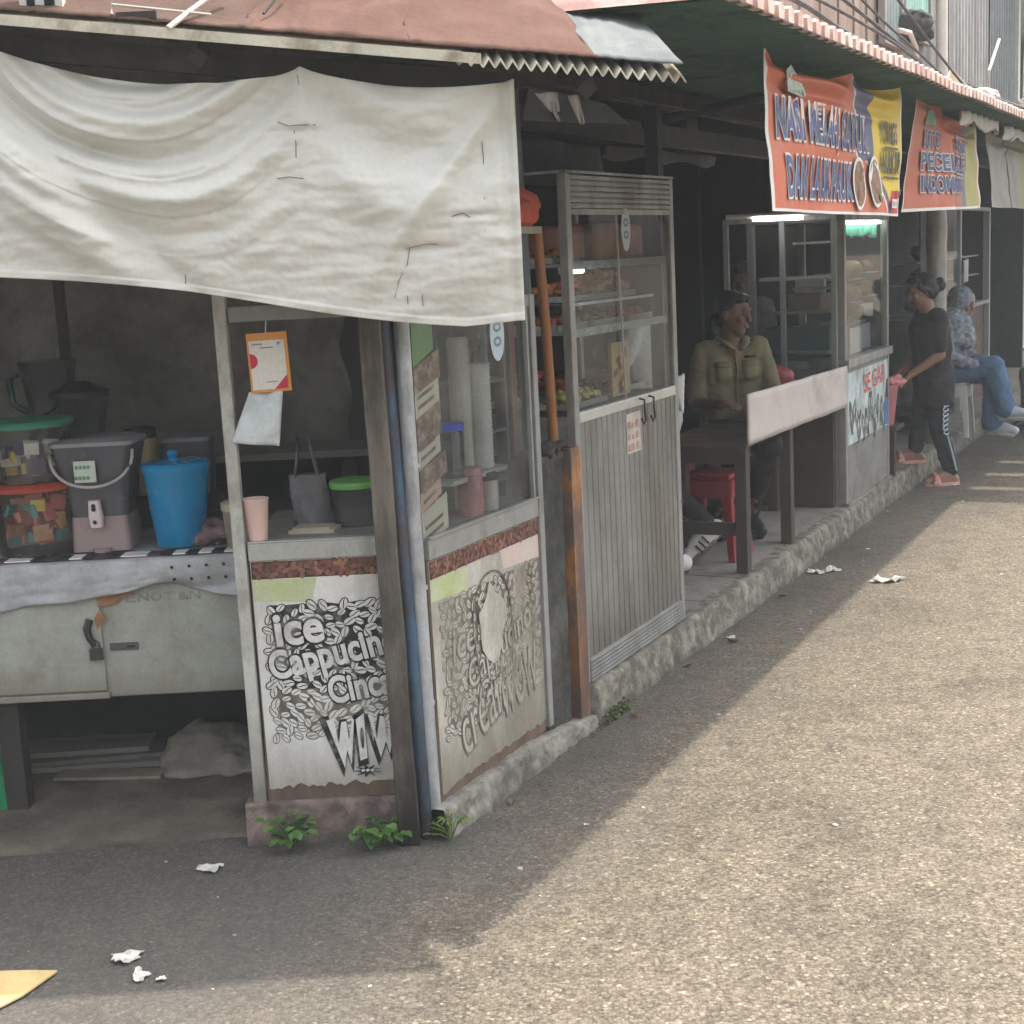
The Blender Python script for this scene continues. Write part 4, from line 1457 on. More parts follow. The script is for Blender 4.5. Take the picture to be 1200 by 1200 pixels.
# ------------------------------------------------------------------ pillar, poles and boards beside the booth
t = tag(None or (lambda mb: (mb.grid(lambda a, b: (lambda an, z: (.965 + (.105 + .006 * noise.noise(Vector((an * 2, z * 6, 1)))) * max(-1, min(1, 1.35 * math.cos(an))), .105 + .1 * max(-1, min(1, 1.35 * math.sin(an))), z))(2 * math.pi * a, -.01 + 1.06 * b), 64, 60), mb.slab([(.865, .0), (1.065, .0), (1.065, .2), (.865, .2)], 1.03, 1.055), mb.build('concrete_pillar', M('black_stained_concrete', (.085, .082, .072), .85, .3, 6, .7, 40, dirt=(.014, .015, .013), amt=.55, dscale=3.5, foot=(0, .3, (.025, .027, .024), .8)), smooth='auto'))[-1])(MB('S')),
        'short black stained concrete pillar between the coffee poster and the aluminium cabinet', 'pillar')
mb = MB('S')
n = 40
STEEL = M('flaking_orange_paint', (.30, .13, .038), .75, .35, 9, .4, 50, dirt=(.105, .08, .078), amt=.56, dscale=11, dstretch=(1, 1, .4), dsharp=.07, foot=(0, .85, (.085, .045, .032), .85))
mb.box(1.082, 1.165, -.022, -.014, -.01, 1.06); mb.box(1.082, 1.09, -.014, .06, -.01, 1.06); mb.box(1.157, 1.165, -.014, .06, -.01, 1.06)
o = mb.build('steel_channel', STEEL, bevel=.002)
tag(o, 'rusty steel channel with flaking orange paint against the concrete pillar', 'post')
mb = MB('S'); mb.tube([(.985, .08, 1.055), (.96, .08, 1.7), (.93, .08, 2.35)], .032, 12)
o = mb.build('steel_pole', M('slate_blue_paint', (.07, .085, .10), .55, .2, 8, .2, 30), smooth='auto'); tag(o, 'slate blue pole standing on top of the concrete pillar', 'pole')
mb = MB('S'); mb.tube([(1.11, .055, 1.04), (1.085, .055, 1.5), (1.06, .06, 1.83)], .019, 10)
o = mb.build('steel_pole', M('orange_paint', (.27, .105, .032), .65, .3, 8, .2, 30, dirt=(.2, .09, .04), amt=.3, dscale=8), smooth='auto'); tag(o, 'thin orange painted pole above the rusty steel channel', 'pole')
mb = MB('S'); mb.box(.885, .93, .1, .13, 1.056, 2.3); mb.box(.845, .88, .12, .15, 1.0, 2.3)
o = mb.build('wooden_planks', M('red_brown_wood', (.10, .05, .035), .8, .35, 9, .3, 40, stretch=(1, 1, .15)), bevel=.003); tag(o, 'two red brown planks standing upright left of the slate blue pole', 'plank')
mb = MB('S')
for i in range(7):
    mb.ell((.95 + .03 * (i % 4), .02 + .02 * (i % 3), 1.065 + .012 * (i % 2)), (.04, .03, .02), 8)
o = organic(mb, 'rubble', M('dark_rubble', (.05, .045, .04), .95, .5, 30), voxel=.007, smooth=1, wrinkle=.016, wscale=40); tag(o, 'dark rubble lying on top of the concrete pillar', 'rubble')
mb = MB('S'); mb.box(.74, 1.04, .03, .3, 1.822, 1.846)
o = mb.build('shelf_board', M('pale_shelf', (.27, .25, .2), .8)); tag(o, 'narrow pale shelf board under the red cloth left of the cabinet', 'shelf')
mb = MB('S')
for (x, w, z, r) in ((.86, .09, 1.90, (.10, .07, .06)), (.95, .08, 1.91, (.08, .06, .065)), (.80, .09, 1.88, (.08, .07, .04)), (.99, .09, 1.93, (.035, .05, .08)), (.90, .07, 1.94, (.07, .05, .04))):
    mb.ell((x, w, z), r, 16)
o = organic(mb, 'red_cloth', M('orange_red_cloth', (.40, .075, .04), .75, .2, 14), voxel=.009, smooth=2, wrinkle=.02, wscale=16)
tag(o, 'bundled orange red cloth lying on the narrow shelf left of the cabinet', 'cloth')
# dark boarding behind, between booth and cabinet
mb = MB('S'); mb.box(1.06, 1.10, .34, 3.0, .147, 2.5)
o = mb.build('partition_wall', M('dark_planks', (.045, .04, .036), .85, .35, 5, .3, 30, stretch=(1, 1, .2))); tag(o, 'dark plank partition between drink stall and food stall', 'wall')
# moss at the kerb foot
# ------------------------------------------------------------------ aluminium food cabinet
cab = thing('display_cabinet', 'aluminium food display cabinet with ribbed lower panel beside the concrete pillar', 'cabinet', W(1.7, .2, .15))
U0, U1, CD = 1.17, 2.235, .46
CAL = M('cabinet_aluminium', (.315, .325, .318), .38, .12, 7, .08, 60, metal=.4, dirt=(.17, .155, .13), amt=.35, dscale=6, dstretch=(1, 1, .3))
CRB = M('ribbed_aluminium', (.25, .256, .25), .40, .12, 7, .08, 60, metal=.4, dirt=(.15, .14, .12), amt=.42, dscale=4, dstretch=(1, 1, .25), streak=.35, foot=(0, .25, (.12, .11, .09), .6))
for (a, b, w0, w1) in ((U0, U0 + .042, -.006, .03), (U1 - .042, U1, -.006, .03), (U0, U0 + .036, CD - .03, CD), (U1 - .036, U1, CD - .03, CD)):
    mb = MB('S'); mb.box(a, b, w0, w1, .15, 2.03); mb.build('post', CAL, cab, bevel=.004)
mb = MB('S')
k = 6
hgt = .122
prof = []
for i in range(k):
    z0 = 1.905 + hgt * i / k
    prof += [(z0 + .001, .004), (z0 + .004, -.004), (z0 + hgt / k - .004, -.004), (z0 + hgt / k - .001, .004)]
mb.grid(lambda a, b: (U0 + .042 + (U1 - U0 - .084) * a, prof[min(len(prof) - 1, int(round(b * (len(prof) - 1))))][1], prof[min(len(prof) - 1, int(round(b * (len(prof) - 1))))][0]), 2, len(prof) - 1)
mb.box(U0, U1, -.008, CD, 2.03, 2.04)
mb.build('header', CAL, cab)
mb = MB('S'); mb.box(U0 + .042, U1 - .042, -.008, .02, 1.135, 1.175); mb.build('middle_rail', M('bright_aluminium', (.5, .5, .46), .4, .08, 7, metal=.3, dirt=(.25, .23, .2), amt=.15), cab, bevel=.004)
mb = MB('S'); mb.box(U0 + .042, U1 - .042, -.004, .02, 1.885, 1.905); mb.build('top_rail', CAL, cab)
mb = MB('S')
nr = 19
wd_ = (U1 - U0 - .084) / nr
pts = []
for i in range(nr):
    x = U0 + .042 + i * wd_
    pts += [(x + .001, .009), (x + .006, .0), (x + wd_ - .006, .0), (x + wd_ - .001, .009)]
vs = [(x, y, z) for z in (.24, 1.135) for x, y in pts]
m_ = len(pts)
mb.add(vs, [(i, i + 1, i + 1 + m_, i + m_) for i in range(m_ - 1)])
mb.build('ribbed_panel', CRB, cab)
mb = MB('S')
for i in range(6):
    z0 = .15 + .015 * i
    mb.box(U0 + .042, U1 - .042, -.010, .01, z0 + .002, z0 + .0125)
mb.box(U0 + .042, U1 - .042, .0, .012, .15, .24)
mb.build('kick_plate', CAL, cab, bevel=.0015)
mb = MB('S'); mb.box(U0 + .01, U1 - .01, CD - .012, CD - .004, .15, 1.0); mb.box(U0 + .01, U0 + .016, .03, CD, .15, 1.16); mb.box(U1 - .016, U1 - .01, .03, CD, .15, 1.16); mb.box(U0, U1, .02, CD, 1.13, 1.145); mb.build('carcass', ALU_D, cab)
mb = MB('S'); mb.poly([(U0 + .04, .006, 1.175), (U1 - .04, .006, 1.175), (U1 - .04, .006, 1.886), (U0 + .04, .006, 1.886)]); mb.build('glass_door', GLASS2, cab)
mb = MB('S'); mb.poly([(U1 - .02, .03, 1.175), (U1 - .02, CD - .03, 1.175), (U1 - .02, CD - .03, 1.886), (U1 - .02, .03, 1.886)]); mb.build('side_pane', GLASS2, cab)
mb = MB('S'); mb.tube([(1.62, -.004, 1.886), (1.655, -.004, 1.18)], .004, 6); mb.build('pane_edge', CAL, cab)
GSH = M('shelf_glass_edge', (.30, .33, .31), .25, .1)
for (z, d) in ((1.70, .40), (1.455, .40)):
    mb = MB('S'); mb.box(U0 + .04, U1 - .02, .03, d, z, z + .012); mb.box(U0 + .04, U1 - .02, .022, .03, z - .012, z + .018); mb.build('shelf', GSH, cab)
mb = MB('S'); mb.box(U0 + .04, 2.06, .03, .34, 1.56, 1.565); mb.box(U0 + .04, 2.06, .028, .03, 1.557, 1.568, 1); mb.build('shelf', [GLASS2, M('bright_glass_edge', (.45, .48, .46), .25)], cab)
mb = MB('S')
for x in (1.775, 1.875):
    mb.tube([(x, -.012, 1.165), (x - .006, -.035, 1.16), (x - .01, -.037, 1.12), (x + .006, -.034, 1.08), (x + .012, -.024, 1.06), (x + .004, -.016, 1.085)], .0045, 6)
mb.build('door_hook', BLACKP, cab, smooth='auto')
mb = MB('S')
mb.box(1.655, 1.80, -.0030, -.0010, .955, 1.115, 0)
for i in range(9):
    q = random.Random(i)
    x = 1.665 + .013 * (i % 3) * 3.1; z = .965 + .045 * (i // 3)
    mb.box(x, x + .02 + .012 * q.random(), -.0040, -.0030, z, z + .018 + .012 * q.random(), 1)
mb.build('sticker', [M('worn_paper_sticker', (.5, .45, .40), .8, .15, 15, dirt=(.33, .3, .26), amt=.35, dscale=20), M('sticker_red', (.36, .22, .18), .8, .3, 30)], cab)
oval_sticker('S', 1.72, 1.83, -.002, .045, .085, cab)
mb = MB('S'); mb.ell((2.222, -.012, .67), (.006, .004, .008), 8); mb.build('rivet', RUST, cab)
# lamp in the cabinet
t = thing('cabinet_lamp', 'small bright lamp glowing under the upper shelf of the aluminium cabinet', 'lamp', W(1.36, .06, 1.66))
mb = MB('S'); mb.tube([(1.31, .06, 1.683), (1.43, .06, 1.683)], .009, 10); mb.build('tube', emit('lamp_glow', (1, 1, .95), 6), t, smooth='auto')
mb = MB('S'); mb.box(1.24, 1.50, .05, .07, 1.690, 1.70); mb.box(1.24, 1.31, .052, .068, 1.675, 1.690); mb.build('fitting', WHITEP, t)

# food inside
FRY = M('fried_brown', (.23, .085, .03), .6, .4, 40, .4, 60)
FRY2 = M('golden_fried', (.36, .19, .05), .6, .35, 40, .4, 60)
CHILI = M('chili_red_food', (.30, .06, .025), .5, .4, 40, .4, 60)
LEAF = M('cooked_green', (.10, .13, .035), .6, .4, 40, .4, 60)
NOOD = M('pale_yellow_food', (.42, .36, .13), .6, .3, 50, .5, 60)
STEELT = M('tray_steel', (.30, .31, .30), .35, .1, 8, metal=.5)


def tray(u, w, z, lu, lw, food, label, n=30, sd=1, r=.02, hgt=.035, group='food trays in the aluminium cabinet'):
    t = thing('food_tray', label, 'food tray', W(u, w, z), group)
    mb = MB('S')
    h = .022
    mb.box(u - lu, u + lu, w - lw, w + lw, z, z + .004)
    for (a, b, c, d) in ((u - lu - .006, u - lu, w - lw, w + lw), (u + lu, u + lu + .006, w - lw, w + lw), (u - lu, u + lu, w - lw - .006, w - lw), (u - lu, u + lu, w + lw, w + lw + .006)):
        mb.box(a, b, c, d, z, z + h)
    mb.build('tray', STEELT, t)
    rnd = random.Random(sd)
    mb = MB('S')
    for i in range(n):
        a, b = rnd.uniform(-.85, .85), rnd.uniform(-.8, .8)
        rr = r * rnd.uniform(.7, 1.35)
        mb.ell((u + lu * a, w + lw * b, z + .008 + hgt * (1 - .6 * (a * a + b * b) / 1.3) * rnd.uniform(.5, 1.1)), (rr, rr * rnd.uniform(.6, 1), rr * rnd.uniform(.35, .7)), 8,
               0, Euler((rnd.uniform(-.5, .5), rnd.uniform(-.5, .5), rnd.uniform(0, 3))).to_matrix())
    mb.build('food', food, t, smooth=True)
    return t


tray(1.33, .20, 1.714, .11, .12, FRY2, 'tray of golden snacks on the upper left shelf of the cabinet', 26, 3, .022)
tray(1.55, .2, 1.568, .16, .1, FRY, 'tray of brown fried food on the left of the glass shelf', 40, 4, .026, .06)
tray(1.87, .2, 1.568, .16, .1, FRY2, 'heaped tray of golden brown fried food on the right of the glass shelf', 60, 5, .026, .10)
tray(1.36, .2, 1.468, .13, .12, CHILI, 'tray of chili red food on the middle shelf at the left', 30, 6, .022)
tray(1.70, .2, 1.468, .15, .12, LEAF, 'tray of green vegetables on the middle shelf', 30, 7, .022)
tray(2.03, .2, 1.468, .13, .12, CHILI, 'tray of reddish food on the middle shelf at the right', 30, 8, .024)
tray(1.42, .12, 1.178, .17, .07, NOOD, 'tray of pale yellow noodles at the bottom left of the cabinet', 70, 9, .017, .05)
tray(1.50, .32, 1.178, .2, .09, CHILI, 'long tray of red brown stew behind the pale noodles', 60, 10, .022, .1)
tray(2.02, .25, 1.178, .13, .13, FRY, 'tray of dark brown food at the bottom right of the cabinet', 40, 11, .024)
mb = MB('S')
mb.box(1.70, 1.88, .07, .085, 1.177, 1.39, 0)
for i in range(7):
    q = random.Random(i + 40)
    mb.flat(ellipse(1.73 + .12 * q.random(), 1.2 + .17 * i / 7, .02 + .012 * q.random(), .014, q.random() * 3), .0688, 1)
o = mb.build('printed_card', [M('tan_card', (.38, .27, .13), .7, .2, 14), M('card_brown', (.18, .085, .04), .7, .4, 30)])
tag(o, 'upright tan card with brown pictures leaning in the lower cabinet', 'card')
mb = MB('S')
for (x, w, z, a, b, c) in ((1.50, .22, 1.80, .11, .1, .055), (1.80, .2, 1.80, .13, .1, .06), (2.03, .2, 1.80, .13, .1, .055)):
    mb2 = MB('S')
    mb2.box(x - a, x + a, w - b, w + b, 1.7122, z + c)
    o = mb2.build('food_pack', [M('salmon_pack', (.40, .17, .13), .45, .3, 9), M('orange_pack', (.43, .21, .09), .45, .3, 9), M('pink_pack', (.42, .19, .17), .45, .3, 9)][int((x > 1.7)) + int(x > 1.9)], bevel=.02)
    tag(o, ['salmon pink pack on the upper cabinet shelf', 'orange pack behind the oval sticker on the upper cabinet shelf', 'pink pack at the right end of the upper cabinet shelf'][int((x > 1.7)) + int(x > 1.9)], 'pack', 'packs on the cabinet top shelf')
# white rag at the right edge
mb = MB('S')
mb.grid(lambda a, b: (2.243 + .035 * a * (1 - .3 * b), -.005 + .015 * math.sin(a * 6 + b * 4), 1.20 - .15 * b + .02 * a), 8, 12)
o = mb.build('rag', M('white_cloth', (.6, .6, .58), .8), smooth=True, solid=.004); tag(o, 'white rag hanging at the right edge of the aluminium cabinet', 'rag')

# ------------------------------------------------------------------ shell of the shops
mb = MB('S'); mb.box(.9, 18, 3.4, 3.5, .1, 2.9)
o = mb.build('back_wall', INT_WALL); tag(o, 'dark wall at the back of the food stalls', 'wall')
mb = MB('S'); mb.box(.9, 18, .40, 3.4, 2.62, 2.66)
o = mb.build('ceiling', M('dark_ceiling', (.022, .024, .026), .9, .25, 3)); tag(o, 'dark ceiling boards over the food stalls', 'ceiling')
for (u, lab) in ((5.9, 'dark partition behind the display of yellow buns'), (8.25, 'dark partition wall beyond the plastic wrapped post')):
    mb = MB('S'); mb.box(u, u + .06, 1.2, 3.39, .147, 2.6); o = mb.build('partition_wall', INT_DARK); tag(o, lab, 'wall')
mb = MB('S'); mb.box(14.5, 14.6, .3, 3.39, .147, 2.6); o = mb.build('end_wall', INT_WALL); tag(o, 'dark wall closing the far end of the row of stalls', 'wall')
# beams and hangings above the cabinet
mb = MB('S'); mb.box(.6, 7.9, .28, .34, 2.22, 2.31)
o = mb.build('beam', M('grey_beam', (.075, .078, .078), .85, .2, 5)); tag(o, 'long grey beam running above the cabinet and the table', 'beam')
mb = MB('S'); mb.box(1.5, 2.42, .40, .43, 2.32, 2.6)
o = mb.build('hanging_board', M('grey_board_panel', (.06, .06, .056), .85, .2, 6)); tag(o, 'grey board hanging above the cabinet under the roof end', 'board')
mb = MB('S'); mb.box(2.40, 2.46, .12, .18, .147, 2.6)
o = mb.build('steel_post', M('blue_black_post', (.035, .045, .05), .6)); tag(o, 'blue black post just right of the aluminium cabinet', 'post')
mb = MB('S'); mb.grid(lambda a, b: (1.0 + 1.35 * a, .36 + .03 * math.sin(a * 9 + b), 2.2 - (.16 + .02 * math.sin(a * 7)) * b), 30, 8)
o = mb.build('grey_cloth', M('dull_grey_cloth', (.10, .11, .115), .9, .25, 6), smooth=True, solid=.004); tag(o, 'dull grey cloth hanging below the beam above the cabinet', 'cloth')
mb = MB('S'); mb.grid(lambda a, b: (2.5 + 1.5 * a, .40 + .02 * math.sin(a * 13 + b), 2.215 - (.055 + .012 * math.sin(a * 17)) * b), 30, 6)
o = mb.build('grey_cloth', M('pale_grey_cloth', (.085, .087, .085), .9, .2, 6), smooth=True, solid=.004); tag(o, 'pale grey cloth strip rolled under the beam right of the post', 'cloth')
mb = MB('S'); mb.tube([(2.5, .2, 2.16), (2.52, .21, 2.08), (2.5, .2, 2.02), (2.54, .21, 1.95)], .006, 6)
o = mb.build('string', M('frayed_string', (.4, .4, .37), .9)); tag(o, 'frayed pale string hanging beside the blue black post', 'string')
mb = MB('S'); mb.tube([(2.45, .2, 2.28), (3.2, -.35, 2.46)], .02, 8)
o = mb.build('roof_brace', INT_DARK); tag(o, 'dark slanting brace holding up the green awning', 'brace')
mb = MB('S'); mb.prism([(4.0, 2.33), (4.32, 2.33), (4.33, 2.6), (4.02, 2.6)], .6, .63); mb.prism([(4.07, 2.35), (4.25, 2.35), (4.25, 2.56), (4.07, 2.56)], .597, .5998, 1)
o = mb.build('hanging_pan', [INT_DARK, M('grey_disc', (.09, .09, .09), .8)]); tag(o, 'dark panel hanging under the awning left of the orange banner', 'panel')
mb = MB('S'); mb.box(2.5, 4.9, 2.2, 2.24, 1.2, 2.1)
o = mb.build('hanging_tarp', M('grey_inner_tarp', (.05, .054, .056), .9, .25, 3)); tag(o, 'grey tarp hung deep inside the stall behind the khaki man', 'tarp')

# ------------------------------------------------------------------ eating table
TW = M('dark_table_wood', (.05, .037, .027), .75, .3, 8, .3, 40, stretch=(.3, .3, .3))
tb = thing('eating_table', 'dark wooden eating table with a pale board along its front', 'table', W(4.1, .2, .147))
mb = MB('S'); mb.box(3.15, 5.0, .0, .46, .77, .80); mb.build('tabletop', M('brown_tabletop', (.085, .055, .036), .55, .25, 6), tb, bevel=.004)
for (u, w) in ((3.165, .0), (3.29, .36), (3.92, .0), (4.85, .36)):
    mb = MB('S'); mb.box(u - .03, u + .035, w, w + .06, .147, .77); mb.build('leg', TW, tb, bevel=.004)
mb = MB('S'); mb.box(3.16, 3.19, .06, .36, .33, .395); mb.build('stretcher', TW, tb, bevel=.004)
mb = MB('S'); mb.box(3.155, 3.18, .06, .46, .69, .77); mb.build('apron', TW, tb)
mb = MB('S')
mb.grid(lambda a, b: (3.14 + 1.9 * a, -.014 + .003 * noise.noise(Vector((a * 6, b * 3, 1))), 1.035 - .245 * b - .03 * a + .004 * noise.noise(Vector((a * 9, b, 3)))), 40, 8)
mb.build('front_board', M('pale_pink_board', (.50, .455, .43), .6, .08, 4, .1, 30, dirt=(.36, .32, .29), amt=.25, dscale=3), tb, smooth=True, solid=.012)


def plastic_stool(u, w, z, mat, label, group, h=.45, name='plastic_stool', s=1.0):
    t = thing(name, label, 'stool', W(u, w, z), group)
    mb = MB('S')
    a, b = .13 * s, .155 * s
    mb.box(u - a, u + a, w - a, w + a, z + h - .03, z + h); mb.build('seat', mat, t, bevel=.012)
    for sx in (-1, 1):
        for sy in (-1, 1):
            mb = MB('S')
            th = .035
            q0 = [(u + sx * b, w + sy * b, z), (u + sx * (b - th), w + sy * b, z), (u + sx * (b - th), w + sy * (b - th), z), (u + sx * b, w + sy * (b - th), z)]
            q1 = [(u + sx * a, w + sy * a, z + h - .03), (u + sx * (a - th * 1.6), w + sy * a, z + h - .03), (u + sx * (a - th * 1.6), w + sy * (a - th * 1.6), z + h - .03), (u + sx * a, w + sy * (a - th * 1.6), z + h - .03)]
            mb.add(q0 + q1, [(0, 1, 2, 3), (7, 6, 5, 4), (0, 4, 5, 1), (1, 5, 6, 2), (2, 6, 7, 3), (3, 7, 4, 0)])
            mb.build('leg', mat, t, bevel=.004)
    mb = MB('S')
    for sx in (-1, 1):
        mb.box(u + sx * a * 1.02 - .006, u + sx * a * 1.02 + .006, w - a, w + a, z + h - .12, z + h - .03)
        mb.box(u - a, u + a, w + sx * a * 1.02 - .006, w + sx * a * 1.02 + .006, z + h - .12, z + h - .03)
    mb.build('skirt', mat, t)
    return t


plastic_stool(3.52, .30, .147, REDP, 'red plastic stool under the left end of the table, nearer the road', 'red plastic stools')
plastic_stool(3.62, .70, .147, REDP, 'red plastic stool deeper under the table beside the white sneaker', 'red plastic stools')
plastic_stool(4.15, .82, .147, M('dark_red_plastic', (.2, .015, .02), .4), 'dark red plastic stool that the khaki man sits on', 'red plastic stools')
t = thing('red_pot', 'round red plastic pot standing on the table behind the pale board', 'pot', W(4.45, .25, .80))
mb = MB('S'); mb.lathe((4.47, .24, .80), [(.07, 0), (.09, .04), (.1, .16), (.095, .2)], 20); mb.build('body', REDP, t, smooth='auto')
mb = MB('S'); mb.lathe((4.47, .24, 1.0), [(.10, 0), (.085, .03), (.03, .05), (.02, .06)], 20); mb.build('lid', REDP, t, smooth='auto')
mb2 = MB('S'); mb2.lathe((4.28, .2, .80), [(.03, 0), (.032, .15), (.014, .19), (.013, .24)], 14)
o = mb2.build('sauce_bottle', M('pale_bottle', (.42, .4, .36), .4), smooth='auto'); tag(o, 'pale sauce bottle on the table left of the round red pot', 'bottle')

# ------------------------------------------------------------------ second stall: fruit display
st = thing('bun_display', 'grey metal display case with glass top and a fish poster on its front', 'display case', W(5.6, .3, .11))
V0, V1 = 5.05, 6.2
for (a, w) in ((V0, -.005), (V1 - .04, -.005), (V0, .55), (V1 - .04, .55)):
    mb = MB('S'); mb.box(a, a + .045, w, w + .045, .12, 1.90); mb.build('post', M('grey_box_steel', (.235, .23, .21), .5, .15, 7, metal=.2), st, bevel=.004)
mb = MB('S'); mb.box(V0 + .045, V1 - .04, .0, .02, .12, .985); mb.box(V0 + .002, V0 + .02, .04, .55, .12, .985); mb.box(V1 - .02, V1 - .002, .04, .55, .12, .985)
mb.build('lower_panel', M('grey_sheet_metal', (.215, .215, .205), .5, .12, 5, metal=.15, dirt=(.14, .13, .115), amt=.3), st)
mb = MB('S'); mb.box(V0 - .01, V1 + .01, -.03, .6, .985, 1.035); mb.build('counter', CAL, st, bevel=.004)
mb = MB('S'); mb.box(V0 - .01, V1 + .01, -.02, .02, .105, .165); mb.build('plinth', CONC, st)
mb = MB('S'); mb.box(V0, V1, -.01, .6, 1.86, 1.92); mb.build('top', ALU_D, st)
mb = MB('S'); mb.poly([(V0 + .045, .01, 1.035), (V1 - .04, .01, 1.035), (V1 - .04, .01, 1.86), (V0 + .045, .01, 1.86)]); mb.build('front_pane', GLASS2, st)
mb = MB('S'); mb.box(V0 + .05, V1 - .3, .3, .32, 1.73, 1.745); mb.build('shelf', M('white_rail', (.5, .5, .48), .4), st)
# poster on the front
PF = M('pale_blue_poster', (.50, .60, .60), .5, .2, 7, dirt=(.18, .22, .22), amt=.42, dscale=9, dstretch=(1, 1, .5))
ps = MB('S')
ps.grid(lambda a, b: (5.09 + 1.09 * a, -.004 + .0012 * noise.noise(Vector((a * 5, b * 4, 0))), .952 - .44 * b), 20, 10)
FISH = M('poster_fish_grey', (.06, .066, .06), .5, .4, 22, dirt=(.3, .32, .3), amt=.35, dscale=18)
RED_T = M('poster_red', (.48, .035, .05), .5, .2, 14)
rnd = random.Random(5)
for i in range(15):
    cx = 5.17 + .06 * i + rnd.uniform(-.02, .02); cz = .62 + rnd.uniform(-.05, .09)
    tt = 1.57 + rnd.uniform(-.45, .45)
    ps.flat(ellipse(cx, cz, .095 + rnd.uniform(-.02, .02), .032, tt), -.0062 - .0002 * (i % 4), 1)
    dx_, dz_ = math.cos(tt) * .075, math.sin(tt) * .075
    ps.flat([(cx - dx_, cz - dz_), (cx - dx_ * 1.4 - .025, cz - dz_ * 1.4), (cx - dx_ * 1.4 + .025, cz - dz_ * 1.4)], -.0063, 1)
    ps.flat(ellipse(cx + dx_ * .2, cz + dz_ * .2, .03, .008, tt), -.0072, 3)
ps.flat([(5.97, .53), (6.17, .515), (6.17, .72), (6.02, .66)], -.0061, 4)
ps.flat([(6.09, .70), (6.165, .70), (6.16, .83), (6.11, .82)], -.0066, 5)
ps.build('poster', [PF, FISH, RED_T, M('poster_white', (.6, .62, .6), .5), M('poster_blue', (.07, .14, .33), .5, .2), M('poster_black', (.04, .05, .07), .5)], st)
mb = MB('S')
mb.text('SE GAR', 5.50, .79, -.0076, .56, .115, 0, .05, .1, R(3)); mb.text('SE GAR', 5.50, .79, -.0082, .56, .115, 1, .015, .1, R(3))
mb.build('lettering', [M('poster_white', 0), RED_T, FISH], st)
# round buns
FRU = M('pale_bun_crust', (.46, .36, .17), .5, .3, 9, .1, 30, dirt=(.22, .14, .06), amt=.45, dscale=7, dstretch=(1, 1, .4), dsharp=.3, foot=(0, .14, (.10, .05, .02), .95))
frs = [(5.60, .10, 1.50, .08, 'upper left'), (5.98, .10, 1.53, .052, 'upper right'), (5.56, .10, 1.355, .08, 'middle left'), (5.98, .10, 1.38, .068, 'middle right'), (5.62, .10, 1.235, .082, 'lowest left')]
for i, (u, w, z, r, nm) in enumerate(frs):
    mb = MB('S'); mb.box(u - .12, u + .14, .04, .40, z - .003, z + .003)
    mb.build('shelf', GSH, st)
    mb = MB('S')
    pr = [(r * math.cos(a), r * .72 + r * .72 * math.sin(a)) for a in [R(x) for x in range(-70, 90, 20)]]
    mb.lathe((u, w, z + .003), pr, 22)
    o = mb.build('round_bun', FRU, smooth=True)
    tag(o, 'pale yellow round bun at the %s of the glass display case' % nm, 'bun', 'pale yellow buns in the display case')
mb = MB('S'); mb.box(5.42, 5.72, .06, .4, 1.04, 1.20)
o = mb.build('white_box', M('white_carton', (.5, .5, .48), .6)); tag(o, 'white carton under the lowest yellow bun in the display case', 'box')
mb = MB('S'); mb.box(5.78, 6.12, .10, .4, 1.04, 1.2)
o = mb.build('storage_box', M('lilac_grey_box', (.32, .32, .36), .5)); tag(o, 'lilac grey box at the lower right inside the display case', 'box')
mb = MB('S')
mb.grid(lambda a, b: (5.55 + .6 * a, .1 + .02 * math.sin(a * 12), 1.33 - (.07 + .02 * math.sin(a * 9)) * b), 20, 5)
o = mb.build('white_paper_sheet', PAPER, smooth=True, solid=.002); tag(o, 'white paper hanging from the lower shelf of the display case', 'paper')
mb = MB('S')
mb.grid(lambda a, b: (5.1 + 1.06 * a, .06 + .018 * math.sin(a * 40) + .006 * math.sin(a * 97), 1.86 - .10 * b - .012 * math.sin(a * 23) * b), 120, 6)
o = mb.build('green_curtain', M('mint_curtain', (.16, .46, .33), .7, .2, 20), smooth=True, solid=.002); tag(o, 'short mint green pleated curtain at the top of the display case', 'curtain')
t = thing('tube_lamp', 'lit white tube lamp above the mint green curtain in the display case', 'lamp', W(5.6, .12, 1.84), 'lit tube lamps at the bun stall')
mb = MB('S'); mb.tube([(5.12, .032, 1.848), (6.12, .032, 1.848)], .011, 10); mb.build('tube', emit('tube_glow', (.9, 1, .95), 5), t, smooth='auto')
mb = MB('S'); mb.box(5.08, 6.15, .022, .045, 1.8592 - .0, 1.8598); mb.build('fitting', WHITEP, t)
# left side case, at right angles to the street
sc2 = thing('glass_showcase', 'tall dark glass showcase left of the bun display, at right angles to the street', 'showcase', W(4.98, .8, .147))
for w in (.0, .31, .66):
    mb = MB('S'); mb.box(4.985, 5.015, w + .03, w + .06, .8, 1.9); mb.build('post', M('grey_green_frame', (.2, .215, .2), .5), sc2)
mb = MB('S'); mb.box(4.98, 5.02, .03, .72, 1.87, 1.90); mb.build('top_rail', ALU_D, sc2)
mb = MB('S'); mb.poly([(5.0, .05, .82), (5.0, .69, .82), (5.0, .69, 1.87), (5.0, .05, 1.87)]); mb.build('side_pane', GLASS2, sc2)
mb = MB('S'); mb.box(4.99, 5.045, .06, .72, .147, .82); mb.build('lower_panel', M('brown_panel', (.04, .024, .016), .7, .3, 6), sc2)
for z in (1.08, 1.32, 1.46):
    mb = MB('S'); mb.box(5.02, 5.5, .1, .42 if z < 1.4 else .3, z, z + .016); mb.build('shelf', M('grey_shelf', (.17, .18, .18), .5), sc2)
